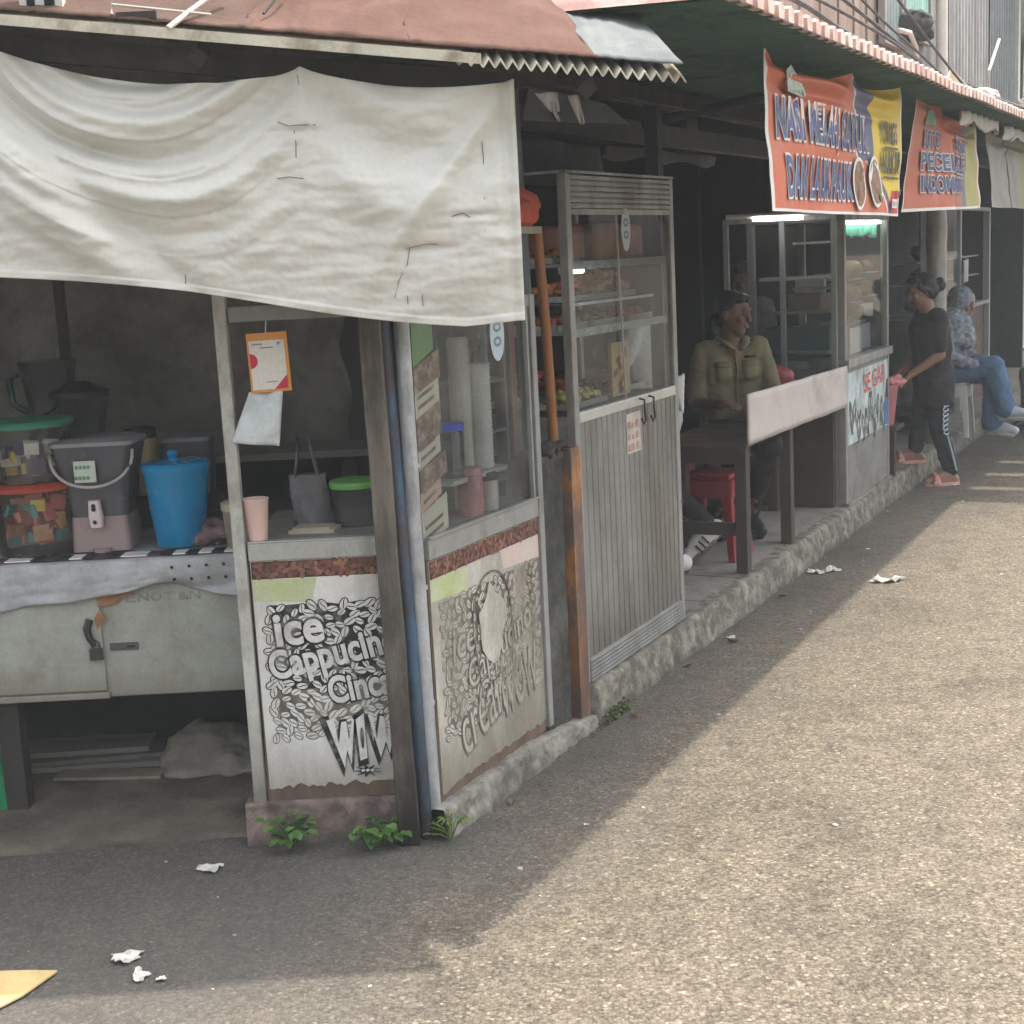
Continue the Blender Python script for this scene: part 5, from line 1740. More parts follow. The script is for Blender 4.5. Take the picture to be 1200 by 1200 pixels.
for (u, w, z, a, b, c, mt, lab) in ((5.2, .25, 1.336, .12, .1, .10, M('brown_carton', (.16, .10, .08), .7), 'brown carton on the showcase shelf'), (5.12, .22, 1.44, .02, .09, .1, PAPER, 'white card standing in the dark showcase'),
                                    (5.2, .3, 1.096, .12, .2, .14, M('teal_tub', (.05, .10, .10), .4), 'dark teal tub on the lower showcase shelf'), (5.15, .3, 1.52, .1, .22, .02, M('folded_paper', (.38, .38, .38), .7), 'folded pale paper on top of the showcase cartons')):
    mb = MB('S'); mb.box(u - a, u + a, w - b, w + b, z, z + c)
    o = mb.build('carton' if 'carton' in lab else 'card' if 'card' in lab else 'tub' if 'tub' in lab else 'folded_paper', mt, bevel=.004); tag(o, lab, lab.split()[1] if 'carton' in lab else 'card' if 'card' in lab else 'tub' if 'tub' in lab else 'paper')
t = thing('tube_lamp', 'lit white tube lamp below the left corner of the orange banner', 'lamp', W(4.6, .3, 1.87), 'lit tube lamps at the bun stall')
mb = MB('S'); mb.tube([(4.80, .17, 1.885), (4.77, .46, 1.89)], .0125, 10); mb.build('tube', emit('tube_glow_white', (1, 1, 1), 8), t, smooth='auto')
mb = MB('S'); mb.tube([(4.805, .13, 1.905), (4.76, .62, 1.91)], .016, 6); mb.build('fitting', WHITEP, t)
mb = MB('S'); mb.box(4.75, 4.79, .35, .39, 1.92, 2.22); o = mb.build('lamp_bracket', INT_DARK); tag(o, 'dark bracket that carries the tube lamp left of the banner', 'bracket')

# pink bucket on a stand
bs_ = thing('wooden_stand', 'dark narrow wooden stand under the pink bucket', 'stand', W(6.3, .08, .147))
for (a, b) in ((6.24, -.03), (6.38, .10), (6.24, .13)):
    mb = MB('S'); mb.box(a, a + .05, b, b + .05, .147, .46); mb.build('leg', TW, bs_)
mb = MB('S'); mb.box(6.22, 6.45, -.05, .2, .46, .49); mb.build('top', TW, bs_)
t = thing('pink_bucket', 'dusty pink bucket with a towel over its rim on the wooden stand', 'bucket', W(6.33, .06, .49))
PB = M('dusty_pink_plastic', (.33, .115, .115), .5, .12)
mb = MB('S'); mb.lathe((6.33, .07, .49), [(.075, 0), (.105, .26), (.112, .262), (.112, .275), (.10, .275), (.09, .2)], 22); mb.build('tub', PB, t, smooth='auto')
mb = MB('S')
for (x, w, z, r) in ((6.38, -.0, .78, (.08, .07, .03)), (6.44, .0, .77, (.05, .05, .05)), (6.32, .02, .78, (.07, .06, .025))):
    mb.ell((x, w, z), r, 12)
o = organic(mb, 'pink_towel', M('pink_towel_cloth', (.5, .2, .2), .85, .2, 20), voxel=.008, smooth=2, wrinkle=.014, wscale=22); tag(o, 'crumpled pink towel lying over the rim of the pink bucket', 'towel')
hs_ = thing('capped_pole', 'slim grey pole with a round pink cap beside the pink bucket', 'pole', W(6.26, .16, .147))
mb = MB('S'); mb.tube([(6.24, .17, .147), (6.24, .17, 1.04)], .018, 8); mb.build('shaft', ALU_D, hs_, smooth='auto')
mb = MB('S'); mb.ell((6.24, .17, 1.06), (.042, .042, .036), 14); mb.build('cap', M('pink_cap', (.45, .12, .14), .4), hs_, smooth=True)

# plastic wrapped post and far stall
mb = MB('S')
mb.grid(lambda a, b: (7.93 + (.075 + .012 * noise.noise(Vector((a * 9, b * 12, 2)))) * math.cos(2 * math.pi * a), .02 + (.075 + .012 * noise.noise(Vector((a * 9, b * 12, 8)))) * math.sin(2 * math.pi * a), .147 + 2.3 * b), 28, 60)
o = mb.build('wrapped_post', M('shiny_plastic_wrap', (.33, .32, .28), .18, .2, 8, .5, 30, spec=.7), smooth=True); tag(o, 'roof post wrapped in shiny crinkled plastic behind the standing woman', 'post')
mb = MB('S'); mb.box(8.05, 8.12, .0, .08, 1.55, 1.78); o = mb.build('meter_box', M('small_grey_box', (.18, .18, .17), .6), bevel=.006); tag(o, 'small grey box fixed right of the plastic wrapped post', 'box')
fs_ = thing('glass_showcase', 'far dark glass showcase with grey frame behind the seated woman in the headscarf', 'showcase', W(9.2, .25, .147))
for u in (8.52, 9.95, 11.5):
    mb = MB('S'); mb.box(u, u + .06, .2, .26, .147, 1.98); mb.build('post', M('pale_grey_frame', (.32, .34, .33), .5), fs_)
for z in (1.06, 1.34, 1.52, 1.95):
    mb = MB('S'); mb.box(8.58, 11.5, .2 if z in (1.06, 1.95) else .3, .24 if z in (1.95,) else .6, z, z + (.035 if z in (1.06, 1.95) else .015)); mb.build('rail' if z == 1.95 else 'shelf', M('dim_grey_frame', (.2, .21, .21), .5), fs_)
mb = MB('S'); mb.poly([(8.58, .215, 1.06), (9.95, .215, 1.06), (9.95, .215, 1.95), (8.58, .215, 1.95)]); mb.build('window_pane', GLASS2, fs_)
mb = MB('S'); mb.box(8.55, 11.5, .25, .32, .147, 1.06); mb.build('lower_panel', M('dark_red_panel', (.07, .035, .033), .7, .3, 5), fs_)
mb = MB('S'); mb.box(8.5, 11.6, .9, .95, .147, 2.0); mb.build('back_panel', INT_DARK, fs_)
for (u, w, z, r, h, mt, lab) in ((9.55, .4, 1.535, .16, .12, M('dim_white_bowl', (.3, .31, .31), .5), 'dim white bowl on the top shelf of the far showcase'), (9.5, .4, 1.355, .16, .14, M('tan_cones', (.22, .16, .11), .7), 'tan cone of packed food on the shelf of the far showcase'),
                                 (9.3, .4, 1.095, .17, .1, M('grey_tub', (.25, .25, .24), .5), 'grey tub at the bottom of the far showcase'), (9.75, .35, 1.7, .07, .2, M('white_roll', (.35, .35, .36), .6), 'pale roll hanging high in the far showcase')):
    mb = MB('S'); mb.lathe((u, w, z), [(r * .7, 0), (r, h * .5), (r * (.25 if 'cone' in lab else .9), h)], 18); o = mb.build('bowl' if 'bowl' in lab else 'food_cone' if 'cone' in lab else 'tub' if 'tub' in lab else 'paper_roll', mt, smooth='auto'); tag(o, lab, lab.split()[2 if 'white' in lab else 1])
mb = MB('S'); mb.grid(lambda a, b: (9.98 + .12 * a * (1 - .2 * b), .17 + .02 * math.sin(a * 7), 1.5 - .2 * b + .03 * a), 8, 8)
o = mb.build('plastic_bag', M('white_bag', (.6, .6, .6), .5), smooth=True, solid=.004); tag(o, 'small white plastic bag hanging from the frame of the far showcase', 'plastic bag')
mb = MB('S'); mb.grid(lambda a, b: (10.0 + .1 * a * b, .16 + .02 * math.sin(b * 7), .95 - .42 * b), 6, 14)
o = mb.build('towel', M('pale_towel', (.38, .36, .34), .8), smooth=True, solid=.006); tag(o, 'narrow pale towel hanging below the far showcase', 'towel')
mb = MB('S'); mb.ell((9.1, .18, .80), (.06, .05, .05), 10); o = mb.build('red_bag', M('small_red_bag', (.3, .03, .04), .6), smooth=True); tag(o, 'small red bag hanging below the far showcase', 'bag')
# ------------------------------------------------------------------ green awning over the row
EV, EZ = -.93, 2.405       # eave: inward distance (negative = over the road), height
aw = thing('corrugated_awning', 'long corrugated awning with green underside and pink scalloped edge over the row of stalls', 'awning', W(6, -.3, 2.4))
AWG = M('dull_green_underside', (.06, .125, .095), .7, .2, 3, .1, 30, dirt=(.03, .055, .045), amt=.35, dscale=3)
AWP = M('faded_pink_roof', (.36, .22, .19), .7, .15, 5, .1, 30, dirt=(.6, .52, .46), amt=.3, dscale=6)
UA, UB, PITCH = .25, 18.0, .1
nseg = int((UB - UA) / PITCH) * 8


def awf(dz):
    def f(a, b):
        u = UA + (UB - UA) * a
        ph = 2 * math.pi * u / PITCH
        w = EV + 1.47 * b
        return (u, w, EZ + .05 * b + .027 * max(-.75, math.cos(ph)) + dz + .01 * noise.noise(Vector((u * 1.3, b, 3))))
    return f


mb = MB('S'); mb.grid(awf(0), nseg, 5); mb.build('underside', AWG, aw, smooth='auto')
mb = MB('S'); mb.grid(awf(.007), nseg, 5); mb.build('top_sheet', AWP, aw, smooth='auto')
mb = MB('S')
k = int((UB - UA) / PITCH)
for i in range(k):
    u = UA + PITCH * (i + .01)
    rnd = random.Random(i)
    h = .034 + .006 * rnd.random()
    n0 = .01 * noise.noise(Vector(((u + .05) * 1.3, 0, 3)))
    mb.prism([(u + .008, EZ - .018 + n0), (u + .060, EZ - .018 + n0), (u + .064, EZ + h - .018 + n0), (u + .034, EZ + h - .008 + n0), (u + .004, EZ + h - .018 + n0)], EV - .012, EV + .02)
e_ = mb.build('scalloped_edge', M('pink_tile_edge', (.46, .31, .27), .7, .3, 9, dirt=(.6, .55, .5), amt=.4, dscale=6), aw)
for w in (.02,):
    mb = MB('S'); mb.box(.3, 18, w, w + .05, EZ - .07, EZ - .012)
    mb.build('purlin', DARKWOOD, aw)

# ------------------------------------------------------------------ upper storey behind the awning
ub = thing('upper_storey', 'upper storey with sunlit plank wall, grey shutters and a mint window above the awning', 'building', W(8, .6, 2.66))
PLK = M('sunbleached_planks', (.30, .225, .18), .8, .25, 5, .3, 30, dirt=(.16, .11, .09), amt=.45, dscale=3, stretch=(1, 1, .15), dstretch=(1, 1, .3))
PLK2 = M('darker_planks', (.22, .165, .135), .8, .2, 5, .3, 30, stretch=(1, 1, .15))  # darker tone for every second plank
UW = .38
mb = MB('S')
u = 2.6; i = 0
while u < 7.6:
    w_ = .11 + .07 * random.Random(i).random()
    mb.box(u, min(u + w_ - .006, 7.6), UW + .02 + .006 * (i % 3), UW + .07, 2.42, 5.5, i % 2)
    u += w_; i += 1
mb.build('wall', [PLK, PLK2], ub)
mb = MB('S'); mb.box(7.6, 18, UW + .03, UW + .1, 2.42, 6.5); mb.build('wall', M('grey_render', (.22, .22, .215), .85, .2, 4, .2, 20, dirt=(.13, .13, .13), amt=.4), ub)
for (a, b, z0, z1, mt) in ((7.72, 8.25, 3.22, 5.2, M('slate_shutter', (.17, .22, .225), .6, .25, 6)), (8.42, 9.35, 3.36, 5.2, M('mint_shutter', (.20, .40, .34), .6, .2, 6))):
    mb = MB('S')
    n = max(4, int((b - a) / .09))
    for i in range(n):
        x = a + (b - a) * i / n
        mb.box(x, x + (b - a) / n - .008, UW - .02, UW + .015 + .01 * (i % 2), z0, z1)
    wn = mb.build('window', mt, ub)
    mb = MB('S')
    for (p, q, r_, s_) in ((a - .06, a, z0 - .05, z1), (b, b + .06, z0 - .05, z1), (a, b, z0 - .05, z0)):
        mb.box(p, q, UW - .04, UW + .01, r_, s_)
    mb.build('frame', M('window_frame_grey', (.26, .25, .23), .7), wn)
mb = MB('S'); mb.tube([(9.7, UW - .06, 2.7), (9.7, UW - .06, 6.5)], .05, 10); mb.build('downpipe', M('white_pipe', (.62, .6, .55), .6, dirt=(.4, .37, .32), amt=.3, dstretch=(1, 1, .2)), ub, smooth='auto')
for (a, b, z0, mt) in ((10.1, 12.05, 3.12, M('pale_grey_sheeting', (.34, .35, .345), .6, .15, 6, dirt=(.2, .2, .2), amt=.45, dstretch=(1, 1, .15), streak=.4)), (12.1, 13.8, 3.0, M('slate_sheeting', (.12, .145, .15), .6, .2, 6))):
    mb = MB('S')
    mb.grid(lambda p, q: (a + (b - a) * p, UW - .06 + .022 * math.sin((a + (b - a) * p) * 2 * math.pi / .16), z0 + 3.4 * q), int((b - a) / .16) * 8, 1)
    mb.build('corrugated_panel', mt, ub, smooth='auto')
mb = MB('S'); mb.box(9.9, 13.9, UW - .05, UW + .03, 2.95, 3.04); mb.build('ledge', M('stained_ledge', (.36, .29, .22), .85, .3, 8, dirt=(.12, .10, .08), amt=.4), ub, bevel=.006)
mb = MB('S'); mb.box(13.85, 14.0, UW - .1, UW + .03, 2.664, 6.5); mb.build('corner_post', M('white_post', (.5, .49, .46), .7), ub)
mb = MB('S'); mb.grid(lambda a, b: (14.05 + 3 * a, UW - .2 + .08 * math.sin(a * 14 + b * 2) - .1 * b * a, 4.7 - 1.9 * b), 40, 20)
o = mb.build('white_sheet', M('sunlit_white_cloth', (.50, .50, .47), .8, .12, 5, dirt=(.3, .29, .26), amt=.3), smooth=True, solid=.006); tag(o, 'white cloth hanging from the upper storey at the right edge', 'cloth')
mb = MB('S'); mb.grid(lambda a, b: (13.2 + 4 * a, UW - .2 - .5 * b, 5.1 - .4 * b), 8, 4)
o = mb.build('roof_sheet', M('pink_roof_sheet', (.45, .3, .26), .7), solid=.01); tag(o, 'pinkish roof sheet jutting out above the white hanging cloth', 'roof')
mb = MB('S'); mb.prism([(8.9, 2.72), (10.9, 2.70), (10.7, 2.98), (9.4, 3.12)], UW - .20, UW - .18)
o = mb.build('plywood_sheet', M('sunlit_plywood', (.48, .36, .24), .8, .25, 8, dirt=(.2, .16, .12), amt=.3)); tag(o, 'sunlit plywood sheet leaning on the awning under the grey shutters', 'board')
mb = MB('S'); mb.tube([(11.46, .2, 2.64), (11.44, .2, 3.05), (11.40, .2, 3.27), (12.0, .2, 3.62)], .014, 7)
o = mb.build('bent_pipe', M('white_thin_pipe', (.58, .56, .52), .6), smooth='auto'); tag(o, 'thin white pipe with a bent arm rising from the awning', 'pipe')
mb = MB('S'); mb.tube([(7.5, .2, 3.22), (7.85, .2, 3.24), (8.05, .2, 3.16), (8.14, .2, 3.0), (8.14, .2, 2.7)], .02, 8)
o = mb.build('curved_pipe', M('white_thin_pipe', (.5, .5, .5)), smooth=True); tag(o, 'pale curved pipe below the mint window', 'pipe')
mb = MB('S')
for (x, w, z, r) in ((8.30, .26, 3.36, (.15, .1, .11)), (8.5, .26, 3.33, (.12, .1, .09))):
    mb.ell((x, w, z), r, 14)
o = organic(mb, 'black_bundle', M('black_rags', (.03, .03, .032), .9), voxel=.015, smooth=2, wrinkle=.03, wscale=12); tag(o, 'black bundle stuffed at the foot of the mint window', 'bundle')
for (x, w, z, r) in ((10.3, .12, 2.93, (.16, .06, .09)), (10.75, .12, 2.96, (.15, .06, .10)), (13.0, .0, 2.95, (.2, .1, .22))):
    mb2 = MB('S'); mb2.ell((x, w, z), r, 14)
    o = organic(mb2, 'cloth_bundle', M('sunlit_rag', (.58, .5, .47), .85, .2, 9), voxel=.014, smooth=2, wrinkle=.03, wscale=14)
    tag(o, {10.3: 'first pale cloth bundle on the awning beside the plywood sheet', 10.75: 'second pale cloth bundle on the awning, farther along the plywood sheet', 13.0: 'large pale bundle on the awning near the far right edge'}[x], 'bundle', 'bundles on the awning')
# cables: long spans that nearly follow the awning
cb = [((2.6, 2.90), (4.01, 2.975), (5.33, 2.92), (7.74, 2.90), (10.5, 2.93), (16, 3.02)), ((2.9, 3.0), (4.5, 3.04), (6.22, 3.01), (7.9, 2.925), (11, 2.90), (16, 2.95)),
      ((3.5, 3.2), (5.14, 3.12), (6.73, 3.01), (8.07, 2.915), (10, 2.86), (15, 2.9)), ((4.2, 3.42), (5.65, 3.18), (7.29, 3.03), (8.41, 2.93), (10, 2.84), (14, 2.8)), ((4.6, 3.6), (6.4, 3.36), (8.2, 3.08), (9.6, 2.90), (11, 2.8), (13, 2.75))]
for i, q in enumerate(cb):
    pts = []
    for k in range(len(q) - 1):
        p0 = q[max(k - 1, 0)]; p1 = q[k]; p2 = q[k + 1]; p3 = q[min(k + 2, len(q) - 1)]
        for j in range(8):
            t_ = j / 8
            c = [.5 * (2 * p1[n] + (p2[n] - p0[n]) * t_ + (2 * p0[n] - 5 * p1[n] + 4 * p2[n] - p3[n]) * t_ ** 2 + (3 * p1[n] - p0[n] - 3 * p2[n] + p3[n]) * t_ ** 3) for n in (0, 1)]
            pts.append((c[0], -.01 + .012 * i, c[1]))
    mb = MB('S'); mb.tube(pts, (.014, .010, .012, .009, .011)[i], 6)
    o = mb.build('power_cable', BLACKP, smooth=True)
    tag(o, ['lowest black cable along the foot of the sunlit plank wall', 'second black cable from the bottom in front of the plank wall', 'middle one of five black cables crossing the plank wall', 'fourth black cable from the bottom, crossing the slate shutter', 'topmost black cable falling past the mint window'][i], 'cable', 'cables in front of the upper storey')
# back of the building above
# added unseen canopy over the far street, slatted to stripe the road with shade
cn = thing('added_canopy', 'added slatted canopy, unseen above the frame, shading the far road', 'canopy', W(10, -2, 4.6))
for i in range(9):
    u_ = 7.75 + .62 * i
    mb = MB('S'); mb.box(u_, u_ + (.50 if i < 3 else .64), -6.5, -1.35, 4.6 + .01 * (i % 2), 4.62 + .01 * (i % 2)); mb.build('shade_panel', BROWN, cn)
for u_ in (7.8, 13.3):
    mb = MB('S'); mb.tube([(u_, -6.4, 0), (u_, -6.4, 4.59)], .06, 10); mb.build('post', ALU_D, cn)
# ------------------------------------------------------------------ banners
def banner(u0, u1, zt0, zt1, zb0, zb1, w, mats, mf, label, pinpts, parent_parts, name='banner', seed=1, tilt=0.0, fold=None):
    o_ = None

    def f(a, b):
        u = u0 + (u1 - u0) * a
        top = zt0 + (zt1 - zt0) * a
        s = 0.0
        for (p, q, sg_) in pinpts:
            if p <= a <= q:
                t_ = (a - p) / (q - p); s = sg_ * 4 * t_ * (1 - t_)
        top -= s
        bot = zb0 + (zb1 - zb0) * a
        z = top + (bot - top) * b
        e = max(0, 1 - b * 3.2)
        y = w + .03 * e * math.sin(b * 38 + s * 60 + 2 * noise.noise(Vector((a * 3, b * 3, seed)))) * min(1, s * 30) + .012 * math.sin(a * 9 + b * 3 + seed) + .008 * noise.noise(Vector((a * 7, b * 5, seed))) + tilt * b
        if fold:
            y += fold(a, b)
        return (u, y, z)
    return f


BO = M('orange_banner', (.50, .125, .06), .55, .08, 3, .1, 30, dirt=(.42, .16, .10), amt=.3, dscale=3)
BN = M('navy_banner', (.085, .085, .16), .55, .12, 3)
BY = M('yellow_banner', (.56, .42, .035), .55, .08, 3)
BR = M('red_banner', (.45, .035, .04), .55, .08, 3)
BW = M('banner_white', (.62, .6, .57), .6, .05)
LB = M('lettering_blue', (.03, .04, .17), .5, .4, 9, dirt=(.10, .15, .25), amt=.4, dscale=12)
LK = M('lettering_black', (.03, .028, .022), .5)
BG_ = M('emblem_green', (.20, .36, .27), .5, .35, 14, dirt=(.5, .5, .44), amt=.4, dscale=16)
b_u0, b_u1 = 1.16, 3.10


def mf1(a, b):
    if a < .012 or b > .982 or a > .99:
        return 4
    d1 = .57 + .10 * b + (.02 if b < .5 else 0)          # orange to navy border
    if b > .58:
        d1 = .70 + (b - .58) * .42
    if abs(a - d1) < .007:
        return 4
    if a < d1:
        return 0
    d2 = .745 + .02 * b if b < .62 else .765 + (b - .62) * .42
    if a < d2:
        return 1
    if b > .80 and a > .90 - (b - .8) * .25:
        return 3
    return 2


F1 = banner(b_u0, b_u1, 2.375, 2.395, 1.853, 1.838, -.75, None, mf1, '', [(0, .56, .055), (.56, 1, .03)], None, seed=1)
mb = MB('S'); mb.grid(F1, 130, 100, 0, mf1)
bn = mb.build('banner', [BO, BN, BY, BR, BW], smooth=True, solid=.0)
tag(bn, 'orange, navy and yellow cloth banner reading NASI MERAH, SAYUR, nearest of the hanging banners', 'banner', 'banners hanging from the awning')


def warp_of(F, u0, u1, zt, zb):
    def g(x, z):
        a = min(1, max(0, (x - u0) / (u1 - u0))); b = min(1, max(0, (zt - z) / (zt - zb)))
        return F(a, b)[1]
    return g


w1 = warp_of(F1, b_u0, b_u1, 2.365, 1.845)
mb = MB('S')


def btext(s, x, z, w, h, off=.12, rot=0.0, inner=0, outer=1, wp=w1, grow=.075, d=.0):
    mb.text(s, x, z, -.0065 - d, w, h, outer, grow, 0, rot, wp, 1.14)
    mb.text(s, x, z, -.0085 - d, w, h, inner, off * .25, 0, rot, wp, 1.14)


btext('NASI MERAH, SAYUR', b_u0 + .09, 2.08, 1.27, .145)
btext('DAN LAUK PAUK', b_u0 + .16, 1.905, .95, .13)
mb.text('YONGS', b_u0 + 1.555, 2.145, -.0105, .26, .085, 2, .04, 0, R(0), w1)
mb.text('AULKOR', b_u0 + 1.545, 2.02, -.0105, .31, .09, 2, .04, 0, R(0), w1)
for (a, b, z) in ((1.58, 1.82, 2.118), (1.56, 1.86, 1.995)):
    mb.flat([(b_u0 + a, z), (b_u0 + b, z), (b_u0 + b, z + .009), (b_u0 + a, z + .009)], -.0105, 2, w1)
mb.build('lettering', [LB, BW, LK], bn)
mb = MB('S')
mb.flat([(b_u0 + .15, 2.315), (b_u0 + .23, 2.34), (b_u0 + .34, 2.30), (b_u0 + .40, 2.27), (b_u0 + .36, 2.24), (b_u0 + .20, 2.25)], -.012, 0, w1)
for i in range(5):
    mb.flat(ellipse(b_u0 + .22 + .035 * i, 2.29 - .006 * i, .010, .024, .3), -.014, 1, w1)
for (x, r) in ((1.17, 0), (1.40, 1)):
    mb.flat(ellipse(b_u0 + x + .02, 1.965 + .012 * r, .085, .105, 0, 24), -.0135 - .0004 * r, 1, w1)
    mb.flat(ellipse(b_u0 + x + .02, 1.965 + .012 * r, .07, .09, 0, 24), -.0150 - .0004 * r, 2, w1)
    for i in range(7):
        q = random.Random(i + 10 * r)
        mb.flat(ellipse(b_u0 + x + .02 + q.uniform(-.04, .04), 1.965 + q.uniform(-.055, .055), .022, .014, q.random() * 3), -.0165 - .0003 * i, 3 + i % 3, w1)
mb.flat([(b_u0 + 1.70, 1.872), (b_u0 + 1.84, 1.872), (b_u0 + 1.84, 1.91), (b_u0 + 1.70, 1.91)], -.0135, 1, w1)
mb.flat([(b_u0 + 1.72, 1.882), (b_u0 + 1.82, 1.882), (b_u0 + 1.82, 1.90), (b_u0 + 1.72, 1.90)], -.0155, 0, w1)
mb.flat(ellipse(b_u0 + 1.865, 1.935, .035, .014, .5), -.0155, 6, w1)
mb.build('printed_emblems', [BG_, BW, M('plate_brown', (.17, .09, .05), .5, .4, 20), FRY, CHILI, LEAF, LK], bn)

# second banner, folded down its length
c0, c1 = 3.72, 5.5


def fold2(a, b):
    return -.05 * max(0, 1 - abs(a - .42) / .12) * (.3 + .7 * b) + .06 * b * (a < .3) * (.3 - a) * 3


def mf2(a, b):
    if a < .012 or b > .975 or a > .985:
        return 4
    if a > .80:
        return 2
    if a > .66 + .08 * b:
        return 1
    return 0


F2 = banner(c0, c1, 2.405, 2.41, 1.865, 1.89, -.69, None, mf2, '', [(0, .36, .01), (.36, 1, .075)], None, seed=5, fold=fold2)
mb = MB('S'); mb.grid(F2, 110, 70, 0, mf2)
bn2 = mb.build('banner', [M('dusty_orange_banner', (.44, .125, .075), .6, .1, 3, dirt=(.36, .17, .11), amt=.35, dscale=3), M('grey_blue_banner', (.15, .16, .18), .6, .1, 3), M('dull_yellow_banner', (.36, .33, .12), .6, .12, 3), BR, BW], smooth=True)
tag(bn2, 'folded dusty orange banner with blue lettering, middle one of the three hanging banners', 'banner', 'banners hanging from the awning')
w2 = warp_of(F2, c0, c1, 2.38, 1.87)
mb = MB('S')
btext('SOTO', c0 + .28, 2.19, .30, .075, wp=w2, d=.004)
btext('AYAM', c0 + .85, 2.185, .42, .075, wp=w2, d=.004)
btext('PECEL LELE', c0 + .25, 2.075, 1.02, .082, wp=w2, d=.004)
btext('INDOMIE', c0 + .25, 1.965, .58, .078, wp=w2, d=.004)
btext('GORENG', c0 + .92, 1.975, .34, .072, wp=w2, d=.004)
mb.build('lettering', [M('dusty_blue_letter', (.07, .09, .20), .6, .4, 10), BW, LK], bn2)
mb = MB('S'); mb.flat([(c0 + .26, 2.29), (c0 + .52, 2.30), (c0 + .50, 2.37), (c0 + .30, 2.36)], -.013, 0, w2); mb.build('printed_emblems', [M('dusty_green', (.16, .28, .2), .6, .3, 12)], bn2)
F3 = banner(5.75, 7.6, 2.41, 2.41, 1.90, 1.9, -.68, None, None, '', [(0, .9, .06)], None, seed=9)
mb = MB('S'); mb.grid(lambda a, b: (lambda p: (p[0] + .28 * b * (1 - a), p[1], p[2]))(F3(a, b)), 80, 50, 0, lambda a, b: 1 if a > .72 else (2 if abs(a - .5) < .012 else 0))
bn3 = mb.build('banner', [M('grey_banner_back', (.29, .29, .265), .7, .1, 4, dirt=(.22, .22, .2), amt=.3, dscale=3), M('olive_banner_back', (.28, .29, .15), .7, .1, 4), INK], smooth=True)
tag(bn3, 'plain grey banner seen from the back, farthest of the three hanging banners', 'banner', 'banners hanging from the awning')
for (a, b, s_, lab) in ((4.35, 5.5, .04, 'white scalloped fringe strung under the awning above the folded orange banner'), (5.75, 7.6, .05, 'white scalloped fringe strung under the awning above the plain grey banner')):
    mb = MB('S')
    mb.grid(lambda p, q: (a + (b - a) * p, -.80 + .02 * math.sin(p * 40), 2.375 - (s_ + .035 * abs(math.sin(math.pi * p * 8))) * q), 64, 4)
    o = mb.build('white_fringe', M('lace_white', (.5, .5, .46), .8), smooth=True, solid=.002); tag(o, lab, 'fringe', 'fringes under the awning')
# ------------------------------------------------------------------ people
SKIN = M('brown_skin', (.15, .078, .05), .5, .1, 8)
SKIN_L = M('light_brown_skin', (.26, .135, .09), .5, .1, 8)
HAIR = M('black_hair', (.005, .0045, .005), .5, .3, 30)
EYEM = M('dark_eye', (.015, .012, .012), .2)
LIPS = M('lips', (.15, .06, .05), .45)


def v3(*a):
    return Vector(a)


